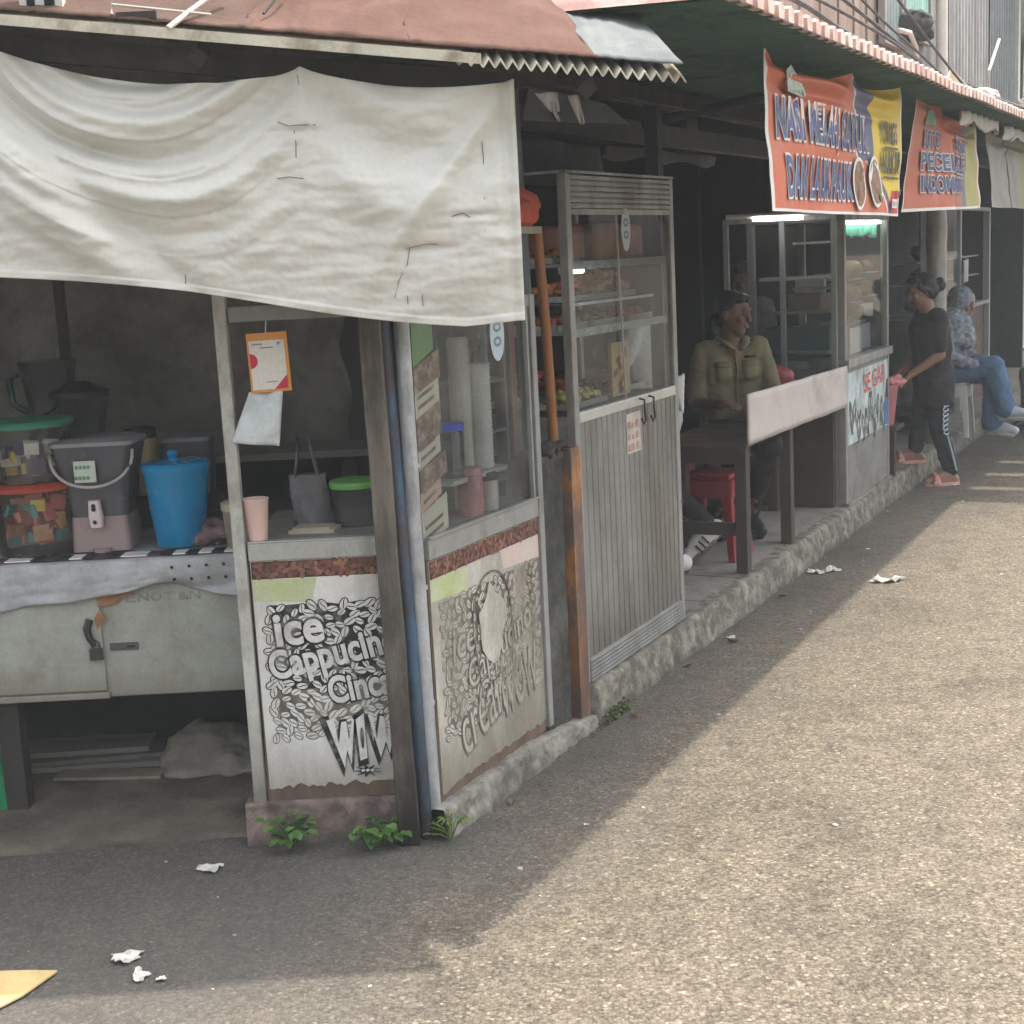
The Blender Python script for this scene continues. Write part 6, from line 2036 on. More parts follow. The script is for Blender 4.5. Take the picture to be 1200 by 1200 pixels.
def person(label, loc, yaw, J, skin, shirt, trousers, hair='short', sleeve=.55, hem=-.10, shoe=None, group=None, bare_feet=False, look=0.0, nod=0.0, hairm=HAIR,
           tr_flare=1.0, sh_loose=1.0, hand_curl=.5, girth=1.0):
    """J holds joints in metres, person facing -y, left hand at +x"""
    Rz = Matrix.Rotation(yaw, 3, 'Z')
    L0 = Vector(loc)

    def T(p):
        return L0 + Rz @ Vector(p)
    g = girth
    hd = Vector(J['head'])
    HR = Matrix.Rotation(look, 3, 'Z') @ Matrix.Rotation(nod, 3, 'X')
    Hm = Rz @ HR

    def H(x, y, z):
        return T(hd + HR @ Vector((x, y, z)))
    mb = MB()
    # skull, jaw, nose, brow, ears
    mb.ell(H(0, .008, .022), (.073, .092, .098), 20, rot=Hm, raw=True)
    mb.ell(H(0, -.022, -.045), (.055, .062, .066), 18, rot=Hm, raw=True)
    mb.ell(H(0, -.050, -.092), (.030, .028, .022), 12, rot=Hm, raw=True)
    mb.cap(H(0, -.084, .018), H(0, -.101, -.020), .010, .014)
    mb.ell(H(0, -.083, .034), (.048, .014, .012), 10, rot=Hm, raw=True)
    for s in (-1, 1):
        mb.ell(H(.074 * s, .012, -.005), (.012, .02, .032), 10, rot=Hm, raw=True)
        mb.ell(H(.036 * s, -.066, -.02), (.021, .019, .020), 10, rot=Hm, raw=True)
    nk = Vector(J['neck'])
    mb.cap(T(nk + v3(0, .005, -.03)), H(0, .012, -.06), .056 * g, .052)
    pel, ch = Vector(J['pelvis']), Vector(J['chest'])
    sl, sr = Vector(J['sl']), Vector(J['sr'])
    hl, hr = Vector(J['hl']), Vector(J['hr'])
    mid = pel.lerp(ch, .5)
    ax = (sl - sr).normalized()
    hx = (hl - hr).normalized()
    tor = [(pel + hx * .06, mid + ax * .055, .105, .098), (pel - hx * .06, mid - ax * .055, .105, .098), (mid + ax * .05, ch + ax * .075, .098, .105), (mid - ax * .05, ch - ax * .075, .098, .105),
           (ch + ax * .05, sl - ax * .03, .092, .054), (ch - ax * .05, sr + ax * .03, .092, .054), (ch, nk, .085, .058)]
    for a, b, r0, r1 in tor:
        mb.cap(T(a), T(b), r0 * g, r1 * g, 14)
    arms = [(sl, Vector(J['el']), Vector(J['wl'])), (sr, Vector(J['er']), Vector(J['wr']))]
    for s_, e_, w_ in arms:
        mb.cap(T(s_), T(e_), .048 * g, .039 * g); mb.cap(T(e_), T(w_), .040 * g, .026)
    legs = [(hl, Vector(J['kl']), Vector(J['al']), Vector(J['tl'])), (hr, Vector(J['kr']), Vector(J['ar']), Vector(J['tr']))]
    for h_, k_, a_, t_ in legs:
        mb.cap(T(h_), T(k_), .082 * g, .056 * g); mb.cap(T(k_), T(a_), .056 * g, .036)
        d = (t_ - a_)
        hl_ = a_ - Vector((d.x, d.y, 0)).normalized() * .035
        hl_.z = a_.z - .045 if abs(t_.z - a_.z) < .12 else a_.z - .02
        mb.cap(T(a_), T(hl_), .036, .033); mb.cap(T(a_), T(a_.lerp(t_, .65)), .036, .030); mb.cap(T(a_.lerp(t_, .55)), T(t_), .034, .024)
        mb.cap(T(hl_), T(a_.lerp(t_, .6) + v3(0, 0, -.01)), .032, .03)
    # hands
    for i, (s_, e_, w_) in enumerate(arms):
        sgn = 1 if i == 0 else -1
        d = (w_ - e_).normalized()
        side = d.cross(Vector((0, 0, 1)))
        side = side.normalized() if side.length > .1 else Vector((1, 0, 0))
        dn = side.cross(d).normalized()
        if dn.z > 0:
            dn = -dn
        pk = w_ + d * .075
        for q in (-.026, -.009, .009, .026):
            mb.cap(T(w_ + side * q * .6), T(pk + side * q), .017, .0135, 10)
        for q, ln_ in ((-.031, .062), (-.0105, .076), (.0105, .072), (.031, .058)):
            b0 = pk + side * q
            m0 = b0 + (d * math.cos(.35 * hand_curl) + dn * math.sin(.35 * hand_curl)) * ln_ * .5
            t0 = m0 + (d * math.cos(1.5 * hand_curl) + dn * math.sin(1.5 * hand_curl)) * ln_ * .5
            mb.cap(T(b0), T(m0), .0092, .0085, 10); mb.cap(T(m0), T(t0), .0085, .0075, 10)
        th = -sgn
        q0 = w_ + d * .02 + side * .024 * th
        q1 = q0 + d * .032 + side * .03 * th + dn * .012
        mb.cap(T(q0), T(q1), .014, .011, 10); mb.cap(T(q1), T(q1 + d * .03 + dn * .008), .011, .009, 10)
    body = organic(mb, 'person', skin, voxel=.0075, smooth=5, base=L0)
    tag(body, label, 'person', group)
    # face details
    for s in (-1, 1):
        m2 = MB(); m2.ell(H(.033 * s, -.0835, .006), (.013, .006, .007), 10, rot=Hm, raw=True); m2.build('eye', EYEM, body, smooth=True)
    m2 = MB(); m2.ell(H(0, -.0865, -.058), (.024, .008, .008), 10, rot=Hm, raw=True); m2.build('mouth', LIPS, body, smooth=True)
    # hair
    if hair != 'none':
        m2 = MB()
        m2.ell(H(0, .026, .040), (.080, .090, .088), 20, rot=Hm, raw=True)
        m2.ell(H(0, .050, .0), (.077, .072, .085), 18, rot=Hm, raw=True)
        m2.ell(H(0, -.035, .088), (.060, .048, .030), 14, rot=Hm, raw=True)
        if hair == 'bun':
            m2.ell(H(0, .132, .010), (.050, .050, .050), 16, rot=Hm, raw=True)
            m2.cap(H(0, .06, .03), H(0, .12, .02), .06, .035)
            for s in (-1, 1):
                m2.cap(H(.070 * s, -.035, .045), H(.066 * s, .03, -.02), .020, .026)
        organic(m2, 'hair', hairm, body, voxel=.008, smooth=2, wrinkle=.006, wscale=40)
    # trousers
    m2 = MB()
    for a, b, r0, r1 in tor[:2]:
        m2.cap(T(a), T(a.lerp(b, .45)), (r0 + .014) * g, (r1 + .015) * g, 14)
    for h_, k_, a_, t_ in legs:
        top = (hl + hr) / 2
        m2.cap(T(h_.lerp(top, .35)), T(h_), .10 * g, .095 * g)
        m2.cap(T(h_), T(k_), .096 * g, .070 * g * tr_flare ** .5); m2.cap(T(k_), T(a_ + v3(0, 0, .03)), .069 * g * tr_flare ** .5, .056 * tr_flare)
    organic(m2, 'trousers', trousers, body, voxel=.010, smooth=5, wrinkle=.009, wscale=13)
    # shirt
    m2 = MB()
    for a, b, r0, r1 in tor[:6]:
        m2.cap(T(a + (v3(0, 0, hem * .4) if a.z < mid.z else v3(0, 0, 0))), T(b), (r0 + .020 * sh_loose) * g, (r1 + .015) * g, 14)
    m2.cap(T(ch), T(nk.lerp(ch, .3)), .095 * g, .066 * g)
    for s_, e_, w_ in arms:
        if sleeve <= 1:
            m2.cap(T(s_), T(s_.lerp(e_, sleeve)), .060 * g, .060 * g)
        else:
            m2.cap(T(s_), T(e_), .060 * g, .053 * g); m2.cap(T(e_), T(e_.lerp(w_, sleeve - 1)), .054 * g, .046 * g)
    organic(m2, 'shirt', shirt, body, voxel=.010, smooth=5, wrinkle=.010, wscale=12)
    # shoes
    if shoe:
        for h_, k_, a_, t_ in legs:
            d = (t_ - a_); fl = Vector((d.x, d.y, 0)).normalized()
            shoe(T, a_, t_, fl, body)
    return body, T, H, Hm


def slipper(mat):
    def f(T, a_, t_, fl, body):
        m2 = MB()
        sd_ = Vector((-fl.y, fl.x, 0))
        z = a_.z - .078
        hb = a_ - fl * .06
        q = []
        for k in range(20):
            an = 2 * math.pi * k / 20
            q.append(hb + fl * (.125 + .135 * math.cos(an)) + sd_ * (.046 * math.sin(an)))
        vs = [T((p.x, p.y, z)) for p in q] + [T((p.x, p.y, z + .022)) for p in q]
        m2.add(vs, [tuple(reversed(range(20))), tuple(range(20, 40))] + [(k, (k + 1) % 20, (k + 1) % 20 + 20, k + 20) for k in range(20)], raw=True)
        st = []
        for k in range(9):
            an = math.pi * k / 8
            st.append(T(hb + fl * .185 + sd_ * .05 * math.cos(an) + v3(0, 0, z - hb.z + .018 + .055 * math.sin(an))))
        m2.tube(st, .018, 8, raw=True, flat=1.6)
        m2.build('slipper', mat, body, smooth='auto')
    return f


def closed_shoe(mat, solem):
    def f(T, a_, t_, fl, body):
        m2 = MB()
        d = (t_ - a_)
        hl_ = a_ - fl * .03 + v3(0, 0, -.03)
        m2.cap(T(a_ + v3(0, 0, .0)), T(hl_), .046, .044); m2.cap(T(hl_), T(a_.lerp(t_, .6) + v3(0, 0, -.005)), .046, .044)
        m2.cap(T(a_.lerp(t_, .5)), T(t_ + d * .08), .045, .034); m2.cap(T(a_), T(a_.lerp(t_, .6)), .047, .042)
        organic(m2, 'shoe', mat, body, voxel=.007, smooth=3)
        m2 = MB()
        nrm = d.normalized().cross(Vector((-fl.y, fl.x, 0))).normalized()
        if nrm.z > 0:
            nrm = -nrm
        m2.cap(T(hl_ + nrm * .038), T(t_ + d * .06 + nrm * .03), .02, .018)
        m2.cap(T(a_.lerp(t_, .4) + nrm * .045), T(t_ + nrm * .034), .03, .026)
        m2.build('sole', solem, body, smooth=True)
    return f


# --- standing woman in black T-shirt, facing the stall; world facing about -x
H0 = 1.52
J = dict(pelvis=(0, 0, .79), chest=(.0, -.035, 1.09), neck=(0, -.05, 1.235), head=(.0, -.09, 1.365), sl=(.155, -.03, 1.195), sr=(-.155, -.03, 1.195),
         hl=(.08, 0, .76), hr=(-.08, .0, .76), el=(.18, -.03, .93), wl=(.12, -.215, .80), er=(-.185, -.02, .925), wr=(-.11, -.22, .785),
         kl=(.075, .0, .42), al=(.08, .09, .078), tl=(.09, -.08, .03), kr=(-.085, -.07, .47), ar=(-.08, -.10, .225), tr=(-.09, -.27, .185))
loc = W(6.86, -.17, 0)
BLKT = M('black_tshirt', (.0075, .0075, .010), .8, .2, 10)
NAVY = M('navy_trousers', (.006, .009, .015), .75, .2, 10)
yawW = R(-84)
wm, T, Hf, Hm = person('woman in black T-shirt and dark track trousers standing at the kerb in pink slippers', loc, yawW, J, SKIN_L, BLKT, NAVY, 'bun', .8, -.42, slipper(M('pink_slipper', (.55, .26, .22), .5)), nod=R(14), sh_loose=1.2, girth=.97)
# pale strip with squiggled lettering down the outer trouser leg
mb = MB()
hl_, kl_, al_ = Vector(J['hl']), Vector(J['kl']), Vector(J['al'])


def leg_pt(t_, off, out=.0):
    p = hl_.lerp(kl_, t_ * 2) if t_ < .5 else kl_.lerp(al_ + v3(0, 0, .03), t_ * 2 - 1)
    r = (.096 + (.074 - .096) * t_ * 2) if t_ < .5 else (.074 + (.06 - .074) * (t_ * 2 - 1))
    return T(p + v3(r * .93 * math.cos(off) + out, r * .93 * math.sin(off) + .0, 0))


for i in range(9):
    t0 = .16 + .05 * i
    mb.tube([leg_pt(t0 + .022 * math.sin(k * .9), .18 + .30 * math.cos(k * .9) + .1, .012) for k in range(6)], .0065, 5, raw=True)
mb.tube([leg_pt(.60 + .40 * k / 12, .30, .010) for k in range(13)], .011, 6, raw=True, flat=.6)
mb.build('trouser_stripe', M('pale_blue_print', (.36, .44, .5), .7), wm)

# --- seated woman with headscarf
J = dict(pelvis=(0, .06, .52), chest=(0, .0, .80), neck=(0, -.035, .935), head=(0, -.085, 1.055), sl=(.15, .0, .90), sr=(-.15, .0, .90),
         hl=(.085, .03, .50), hr=(-.085, .03, .50), el=(.19, -.05, .65), wl=(.10, -.27, .56), er=(-.19, -.05, .65), wr=(-.06, -.30, .54),
         kl=(.08, -.33, .50), al=(.08, -.31, .085), tl=(.09, -.47, .045), kr=(-.03, -.35, .56), ar=(.03, -.42, .21), tr=(.03, -.58, .19))
loc = Vector(W(8.38, -.02, .147)) + Vector((-.01, 0, 0))
DEN = M('denim_blue', (.06, .125, .22), .8, .2, 10)
HIJ = M('patterned_grey_scarf', (.16, .19, .225), .8, .6, 26, dirt=(.40, .42, .42), amt=.22, dscale=28)
SHT = M('patterned_grey_blouse', (.14, .155, .19), .8, .5, 20, dirt=(.34, .34, .36), amt=.25, dscale=22)
hj, T, Hf, Hm = person('woman in patterned grey headscarf and blue jeans sitting cross legged on a white stool', loc, R(52), J, SKIN_L, SHT, DEN, 'none', 1.8, -.15, closed_shoe(M('pale_blue_shoe', (.42, .46, .5), .5), M('pale_sole', (.5, .5, .5))), nod=R(16), tr_flare=1.65)
m2 = MB()
m2.ell(Hf(0, .022, .028), (.092, .112, .112), 20, rot=Hm, raw=True)
m2.ell(Hf(0, .03, -.07), (.09, .095, .09), 20, rot=Hm, raw=True)
m2.cap(Hf(0, .01, -.08), T((0, -.02, .90)), .095, .14); m2.cap(T((.06, -.02, .90)), T((.07, -.05, .78)), .12, .09); m2.cap(T((-.06, -.02, .90)), T((-.07, -.05, .78)), .12, .09); m2.cap(T((0, .04, .90)), T((0, .07, .76)), .13, .12); m2.cap(T((0, -.05, .90)), T((0, -.10, .78)), .11, .10)
for s in (-1, 1):
    m2.cap(T((.05 * s, 0, .93)), T((.13 * s, .0, .86)), .08, .06)
organic(m2, 'headscarf', HIJ, hj, voxel=.009, smooth=4, wrinkle=.008, wscale=16)
m2 = MB(); m2.tube([T((.11 * math.cos(a) * 1.28, .05 + .118 * math.sin(a), .615)) for a in [2 * math.pi * k / 24 for k in range(25)]], .012, 6, raw=True); m2.build('belt', INK, hj)
plastic_stool(8.38, -.02, .147, M('white_stool_plastic', (.5, .5, .47), .45), 'white plastic stool under the woman in the headscarf', 'white plastic stools', .44)

# --- person cut by the right edge
J = dict(pelvis=(0, .06, .52), chest=(0, .0, .82), neck=(0, -.03, .96), head=(0, -.08, 1.09), sl=(.16, .0, .92), sr=(-.16, .0, .92),
         hl=(.085, .03, .50), hr=(-.085, .03, .50), el=(.20, -.10, .70), wl=(.12, -.33, .72), er=(-.20, -.10, .70), wr=(-.12, -.33, .72),
         kl=(.10, -.42, .50), al=(.1, -.40, .085), tl=(.11, -.56, .045), kr=(-.1, -.42, .50), ar=(-.1, -.40, .085), tr=(-.11, -.56, .045))
person('dark clad person sitting at the far right edge beyond the woman in the headscarf', (5.03, 12.95, .0), R(-60), J, SKIN, M('black_jacket', (.01, .011, .013), .8), M('grey_trousers', (.10, .105, .12), .8), 'short', 1.8, -.15, closed_shoe(M('black_shoe', (.008, .008, .008), .5), INK))
plastic_stool(10.35, -.62, .0, M('white_stool_plastic', 0), 'white plastic stool at the far right edge under the dark clad person', 'white plastic stools', .44)

# --- khaki man at the table
J = dict(pelvis=(0, .04, .52), chest=(-.01, .0, .835), neck=(0, -.015, .99), head=(.005, -.045, 1.125), sl=(.19, -.01, .95), sr=(-.19, .0, .945),
         hl=(.09, .02, .50), hr=(-.09, .02, .50), el=(.25, -.08, .70), wl=(.12, -.27, .685), er=(-.255, -.03, .69), wr=(-.17, -.27, .70),
         kl=(.10, -.34, .50), al=(.12, .06, .03), tl=(.13, -.10, -.01), kr=(-.10, -.34, .50), ar=(-.12, .08, .03), tr=(-.13, -.08, -.01))
J = {k: (p[0] * .86, p[1] * 1.05, p[2] if k[0] in 'kat' and k in ('al', 'ar', 'tl', 'tr', 'kl', 'kr') else .5 + (p[2] - .5) * 1.08) for k, p in J.items()}
KHA = M('khaki_shirt', (.15, .128, .068), .8, .18, 9)
km, T, Hf, Hm = person('man in khaki uniform shirt sitting behind the table with his head turned aside', Vector(W(4.0, .60, .147)) + Vector((.22, -.10, .06)), R(10), J, SKIN, KHA, M('dark_trousers', (.006, .006, .007), .8), 'short', .9, -.1, closed_shoe(M('black_shoe', 0), INK), look=R(42), nod=R(8), girth=.94)
def on_shirt(x, z, out=.006):
    """front surface of the shirt, by ray cast towards the chest"""
    sh = [c for c in km.children if c.name.startswith('shirt')][0]
    o_ = T((x, -.6, z)) - WL[sh.name]
    d_ = (T((x, 0, z)) - T((x, -.6, z))).normalized()
    hit, p, nn, _ = sh.ray_cast(o_, d_)
    return (p + WL[sh.name] - d_ * out) if hit else T((x, -.14, z))


KPK = M('khaki_pocket', (.17, .148, .082), .8, .2, 9)
for s in (-1, 1):
    m2 = MB()
    g_ = [[on_shirt(.075 * s + .042 * (i / 3 - .5) * 2, .82 + .10 * j / 3) for i in range(4)] for j in range(4)]
    m2.add([p for r in g_ for p in r], [(j * 4 + i, j * 4 + i + 1, j * 4 + i + 5, j * 4 + i + 4) for j in range(3) for i in range(3)], raw=True)
    m2.build('pocket', KPK, km, smooth=True, solid=.005)
    m2 = MB()
    g_ = [[on_shirt(.075 * s + .046 * (i / 3 - .5) * 2, .895 + .03 * j, .010) for i in range(4)] for j in range(2)]
    m2.add([p for r in g_ for p in r], [(i, i + 1, i + 5, i + 4) for i in range(3)], raw=True)
    m2.build('pocket_flap', KHA, km, smooth=True, solid=.005)
    m2 = MB()
    m2.tube([T((.012 * s, -.125, .985)), T((.05 * s, -.10, 1.02)), T((.075 * s, -.02, 1.045)), T((.05 * s, .06, 1.05))], [.016, .024, .024, .02], 8, raw=True, flat=.45)
    m2.build('collar', KPK, km, smooth=True)
m2 = MB(); m2.tube([on_shirt(0, .68 + .03 * k, .003) for k in range(11)], .010, 6, raw=True, flat=.5); m2.build('placket', KPK, km, smooth=True)
m2 = MB(); m2.tube([on_shirt(.05 + .02 * k, .945, .008) for k in range(4)], .006, 5, raw=True); m2.build('badge', INK, km)
m2 = MB()
m2.cap(T((.085, -.01, 1.025)), T((.165, -.0, .995)), .024, .020); m2.build('epaulette', M('pale_khaki', (.36, .33, .23), .8), km, smooth=True)
m2 = MB(); m2.cap(T((-.085, -.01, 1.02)), T((-.165, .0, .99)), .024, .020); m2.build('epaulette', M('pale_khaki', 0), km, smooth=True)
m2 = MB(); m2.tube([T((.155 * math.cos(a), .03 + .135 * math.sin(a), .60)) for a in [2 * math.pi * k / 24 for k in range(25)]], .018, 6, raw=True); m2.build('belt', INK, km)

# --- standing person in white shirt behind the cabinet, one heel raised
J = dict(pelvis=(0, .03, .86), chest=(0, -.08, 1.16), neck=(0, -.15, 1.31), head=(0, -.24, 1.415), sl=(.17, -.10, 1.27), sr=(-.17, -.10, 1.27),
         hl=(.085, .03, .83), hr=(-.085, .03, .83), el=(.22, -.20, 1.02), wl=(.13, -.42, .98), er=(-.22, -.20, 1.02), wr=(-.13, -.42, .98),
         kl=(.09, .0, .45), al=(.09, .09, .085), tl=(.1, -.07, .03), kr=(-.09, .06, .44), ar=(-.09, .30, .185), tr=(-.09, .20, .05))


def sneaker(T, a_, t_, fl, body):
    m2 = MB()
    d = (t_ - a_)
    sd_ = Vector((-fl.y, fl.x, 0))
    back = a_ - fl * .02 + v3(0, 0, -.01)
    if t_.z < .045:
        t2 = t_ + fl * .03
    else:
        t2 = t_
    low = d.normalized().cross(sd_).normalized()
    if low.dot(Vector((0, 0, -1)) - fl) < 0:
        low = -low
    heel = a_ + low * .045 - d.normalized() * .03
    toe = t2 + d.normalized() * .03
    m2.cap(T(a_), T(heel), .042, .044); m2.cap(T(heel), T(a_.lerp(t2, .6) + low * .02), .046, .044); m2.cap(T(a_.lerp(t2, .45) + low * .012), T(toe), .044, .034)
    m2.cap(T(a_), T(a_.lerp(t2, .6)), .044, .042)
    o = organic(m2, 'sneaker', M('white_leather', (.66, .65, .62), .45, .05), body, voxel=.007, smooth=3)
    m2 = MB()
    m2.cap(T(heel + low * .034), T(toe + low * .026), .024, .022)
    m2.cap(T(heel.lerp(toe, .3) + low * .034 + sd_ * .016), T(toe + low * .026 + sd_ * .01), .024, .02)
    m2.cap(T(heel.lerp(toe, .3) + low * .034 - sd_ * .016), T(toe + low * .026 - sd_ * .01), .024, .02)
    m2.build('sole', M('brown_gum_sole', (.17, .12, .09), .6), o, smooth=True)
    m2 = MB()
    for k in range(3):
        c = a_.lerp(t2, .28 + .17 * k)
        for s in (-1, 1):
            p0 = c + sd_ * s * .047 + low * .045 + d * .05; p1 = c + sd_ * s * .043 - low * .005 - d * .0
            m2.tube([T(p0), T(p0.lerp(p1, .5) + sd_ * s * .003), T(p1)], .0085, 6, raw=True, flat=.7)
    m2.build('stripe', INK, o)


person('person in white shirt leaning behind the aluminium cabinet with one striped sneaker heel raised', (.70, 7.16, .147), R(-82), J, SKIN, M('white_shirt', (.46, .46, .48), .8, .08, 6), M('black_trousers', (.006, .006, .007), .8), 'short', .7, -.2, sneaker, nod=R(12), sh_loose=1.3)

# --- dim vendor behind the fruit display
J = dict(pelvis=(0, .0, .80), chest=(0, -.03, 1.10), neck=(0, -.05, 1.24), head=(0, -.08, 1.37), sl=(.16, -.03, 1.2), sr=(-.16, -.03, 1.2),
         hl=(.085, 0, .77), hr=(-.085, 0, .77), el=(.2, -.08, .96), wl=(.11, -.28, .93), er=(-.2, -.08, .96), wr=(-.11, -.28, .93),
         kl=(.09, .0, .42), al=(.09, .04, .085), tl=(.1, -.12, .03), kr=(-.09, -.0, .42), ar=(-.09, .04, .085), tr=(-.1, -.12, .03))
person('vendor in pale shirt standing in the dark behind the glass showcase, hair dark', W(5.62, .78, .147), R(-40), J, SKIN, M('pale_grey_shirt', (.30, .32, .31), .8, .1, 6), M('dark_trousers', 0), 'short', .6, -.2, None, nod=R(12))
# ------------------------------------------------------------------ litter, weeds, card
def litter(u_pts, z, label, mat, name='paper_scrap', th=.004):
    n = len(u_pts)
    cx = sum(p[0] for p in u_pts) / n; cy = sum(p[1] for p in u_pts) / n
    R0 = max(math.hypot(p[0] - cx, p[1] - cy) for p in u_pts)
    q = Vector((cx * 31, cy * 17, 0))
    mb = MB()
    K = 6
    vs = [(cx, cy, z + .010)]
    for k in range(1, K + 1):
        for p in u_pts:
            f = k / K
            x, y = cx + (p[0] - cx) * f, cy + (p[1] - cy) * f
            h = .004 + .42 * R0 * abs(noise.noise(Vector((x * 38, y * 38, 0)) + q)) + .25 * R0 * f * f * max(0, noise.noise(Vector((x * 20, y * 20, 7)) + q))
            vs.append((x, y, z + h))
    fs = [(0, 1 + i, 1 + (i + 1) % n) for i in range(n)] + [(1 + (k - 1) * n + i, 1 + k * n + i, 1 + k * n + (i + 1) % n, 1 + (k - 1) * n + (i + 1) % n) for k in range(1, K) for i in range(n)]
    mb.add(vs, fs)
    o = mb.build(name, mat, solid=.0015)
    tag(o, label, 'litter', 'paper scraps on the road')
    return o


def blob(x, y, a, b, rot, sd, n=20):
    q = random.Random(sd); out = []
    for k in range(n):
        an = 2 * math.pi * k / n; r = 1 + q.uniform(-.28, .25) + .2 * math.sin(3 * an + sd)
        p = (a * r * math.cos(an), b * r * math.sin(an))
        out.append((x + p[0] * math.cos(rot) - p[1] * math.sin(rot), y + p[0] * math.sin(rot) + p[1] * math.cos(rot)))
    return out


LIT = M('litter_white', (.55, .54, .50), .8, .1, 20, dirt=(.30, .28, .24), amt=.35, dscale=25)
for i, (x, y, a, b, r, lab) in enumerate(((-.95, 4.07, .034, .030, .2, 'white paper scrap on the dark asphalt in front of the pink plinth'),
                                          (-1.06, 3.52, .04, .03, .5, 'larger white scrap on the road near the tan cardboard'),
                                          (-1.0, 3.42, .02, .03, .3, 'small white scrap just below the larger one near the tan cardboard'),
                                          (-.94, 3.40, .012, .012, 0, 'tiny white scrap right of the small one near the tan cardboard'),
                                          (1.61, 7.58, .045, .05, .1, 'left white scrap of the pair in the shade by the kerb'),
                                          (1.71, 7.60, .04, .045, .6, 'right white scrap touching its neighbour in the shade by the kerb'),
                                          (1.92, 7.29, .085, .035, .15, 'long white paper strip at the edge of the shadow on the road'),
                                          (.96, 6.35, .022, .02, .4, 'small pale scrap on the road near the end of the cabinet'),
                                          (.18, 4.26, .008, .008, 0, 'tiny white speck on the shaded road below the concrete pillar'),
                                          (3.13, 10.08, .03, .02, 0, 'little white scrap beside the pink slipper of the standing woman'),
                                          (2.02, 8.1, .012, .012, 0, 'white speck in the shade by the kerb below the fruit display'))):
    litter(blob(x, y, a, b, r, i), 0, lab, LIT)
rnd = random.Random(77)
mb = MB()
for i in range(230):
    x = rnd.uniform(-1.6, 4.2); y = rnd.uniform(2.9, 9.5)
    u_ = ((x - ORG[0]) * D[0] + (y - ORG[1]) * D[1]); v_ = ((x - ORG[0]) * N[0] + (y - ORG[1]) * N[1])
    if (u_ > -.1 and v_ < .08) or (u_ <= -.1 and y > 4.15):
        continue
    s = rnd.uniform(.002, .0065) * (1.5 if rnd.random() < .12 else 1)
    mb.ell((x, y, s * .15), (s * rnd.uniform(1, 1.9), s, s * .5), 6, 0, Matrix.Rotation(rnd.uniform(0, 3), 3, 'Z'))
kind(mb.build('road_grit', M('pale_grit', (.33, .30, .26), .8, .4, 3)), 'stuff')
LEAFB = M('dead_leaf', (.12, .075, .035), .8, .4, 30)
rnd = random.Random(4)
for i, (u_, v_) in enumerate([(.35, .10), (1.3, .14), (2.0, .10), (2.42, .16), (2.7, .09), (3.3, .12), (4.2, .10)]):
    c = Vector(W(u_, -v_, .004)); a = rnd.uniform(0, 6.28); L = rnd.uniform(.02, .035)
    d_ = Vector((math.cos(a), math.sin(a), 0)); s_ = Vector((-d_.y, d_.x, 0))
    mb = MB()
    vs = [c - d_ * L, c - d_ * L * .3 + s_ * L * .45 + Vector((0, 0, .010)), c + d_ * L * .4 + s_ * L * .4 + Vector((0, 0, .012)), c + d_ * L + Vector((0, 0, .006)), c + d_ * L * .4 - s_ * L * .4 + Vector((0, 0, .009)), c - d_ * L * .3 - s_ * L * .45 + Vector((0, 0, .011)), c]
    mb.add(vs, [(0, 6, 1), (1, 6, 2), (2, 6, 3), (3, 6, 4), (4, 6, 5), (5, 6, 0)], raw=True)
    o = mb.build('dead_leaf', LEAFB, smooth=True)
    tag(o, 'small brown dead leaf lying in the gutter along the kerb', 'leaf', 'dead leaves along the kerb')
# tan cardboard in the lower left corner
mb = MB()
q = [(-1.72, 3.28), (-1.55, 3.12), (-1.32, 3.27), (-1.27, 3.34), (-1.22, 3.46), (-1.30, 3.47), (-1.42, 3.475), (-1.62, 3.48), (-1.75, 3.47)]
mb.slab([(x, y) for x, y in q], .006, .012)
o = mb.build('cardboard', M('tan_cardboard', (.50, .37, .17), .85, .15, 6, .2, 30, dirt=(.38, .28, .14), amt=.3), bevel=.001)
tag(o, 'torn flat piece of tan cardboard lying on the road in the lower left corner', 'cardboard')


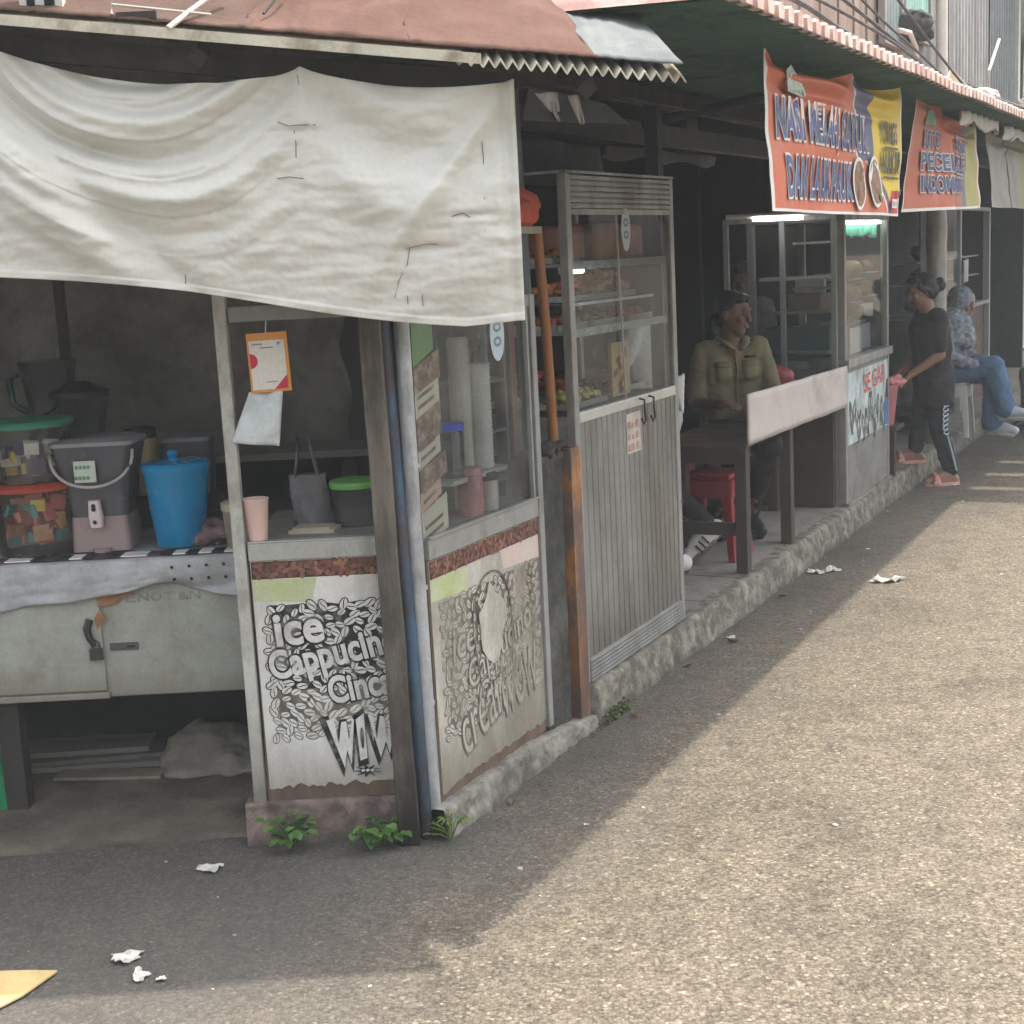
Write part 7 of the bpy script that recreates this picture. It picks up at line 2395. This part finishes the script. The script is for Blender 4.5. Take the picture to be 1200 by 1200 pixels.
def weed(x, y, n, s, label, mats, sd, spiky=False):
    q = random.Random(sd)
    t = thing('weed', label, 'weed', (x, y, 0), 'weeds at the foot of the stall')
    st = MB(); lf = MB()
    for i in range(n):
        a = q.uniform(0, 6.28); l_ = s * q.uniform(.5, 1.15); h = s * q.uniform(.35, 1.1)
        p1 = Vector((x + .3 * l_ * math.cos(a), y - .01 + .3 * l_ * math.sin(a), h * .7)); p2 = Vector((x + l_ * math.cos(a) * .7, y - .02 + .55 * l_ * math.sin(a), h))
        st.tube([(x + q.uniform(-.006, .006), y, 0), p1, p2], [.0022, .0018, .001], 5)
        for j in range(3 if not spiky else 5):
            c = p1.lerp(p2, j / 2 if not spiky else j / 4)
            an = a + q.uniform(-1.3, 1.3); L = s * (q.uniform(.28, .52) if not spiky else q.uniform(.16, .3)); wd = L * (.42 if not spiky else .16)
            d = Vector((math.cos(an), math.sin(an) * .8, q.uniform(-.25, .35))).normalized(); sd_ = d.cross(Vector((0, 0, 1))).normalized()
            nrm = sd_.cross(d)
            pts = [c]
            for k_, w_ in ((.3, .85), (.6, 1), (.85, .55)):
                pts.append(c + d * L * k_ + sd_ * wd * w_ - nrm * L * .2 * k_ * k_ + nrm * wd * .25)
            tip = c + d * L - nrm * L * .25
            lt = [c + d * L * k_ - sd_ * wd * w_ - nrm * L * .2 * k_ * k_ + nrm * wd * .25 for k_, w_ in ((.85, .55), (.6, 1), (.3, .85))]
            mid = [c + d * L * k_ - nrm * L * .2 * k_ * k_ for k_ in (.3, .6, .85)]
            vs = [c, pts[1], pts[2], pts[3], tip, lt[0], lt[1], lt[2], *mid]
            lf.add(vs, [(0, 1, 8), (1, 2, 9, 8), (2, 3, 10, 9), (3, 4, 10), (4, 5, 10), (5, 6, 9, 10), (6, 7, 8, 9), (7, 0, 8)], (i + j) % 2)
    st.build('stem', mats[0], t); lf.build('leaves', mats, t, smooth=True)


G1 = M('leaf_green', (.055, .125, .028), .5, .25, 20); G2 = M('leaf_light_green', (.085, .165, .04), .5, .25, 20)
weed(-.725, 4.215, 16, .095, 'leafy green weed growing at the middle of the pink plinth', [G1, G2], 1)
weed(-.455, 4.185, 14, .09, 'low green weed growing just left of the timber post', [G1, G2], 5)
weed(-.235, 4.20, 14, .10, 'spiky yellow green weed growing right of the blue pole', [M('leaf_yellow_green', (.11, .15, .028), .55, .25, 20), G2], 9, True)
q = random.Random(3)
mb = MB('S')
for i in range(130):
    c = q.choice([(1.27, .10), (1.22, .06), (1.35, .07)]); u = q.gauss(c[0], .05); z = abs(q.gauss(.0, .022))
    mb.ell((u, -.082 + q.uniform(-.008, .01), z), (q.uniform(.004, .010), q.uniform(.003, .007), q.uniform(.003, .008)), 6, i % 2)
kind(mb.build('moss', [M('moss_green', (.06, .10, .03), .95, .4, 30), M('moss_dark', (.035, .055, .02), .95, .4, 30)], smooth=True), 'stuff')

# ------------------------------------------------------------------ air
mb = MB()
mb.box(-8, 22, -6, 24, -1, 8.5)
hz = mb.build('haze', bpy.data.materials.new('haze_air'))
kind(hz, 'stuff')
hm = hz.data.materials[0]; hm.use_nodes = True
nt = hm.node_tree
nt.nodes.remove(nt.nodes['Principled BSDF'])
pv = nt.nodes.new('ShaderNodeVolumePrincipled')
pv.inputs['Color'].default_value = (.86, .9, .92, 1)
pv.inputs['Density'].default_value = .0036
nt.links.new(pv.outputs[0], nt.nodes['Material Output'].inputs['Volume'])
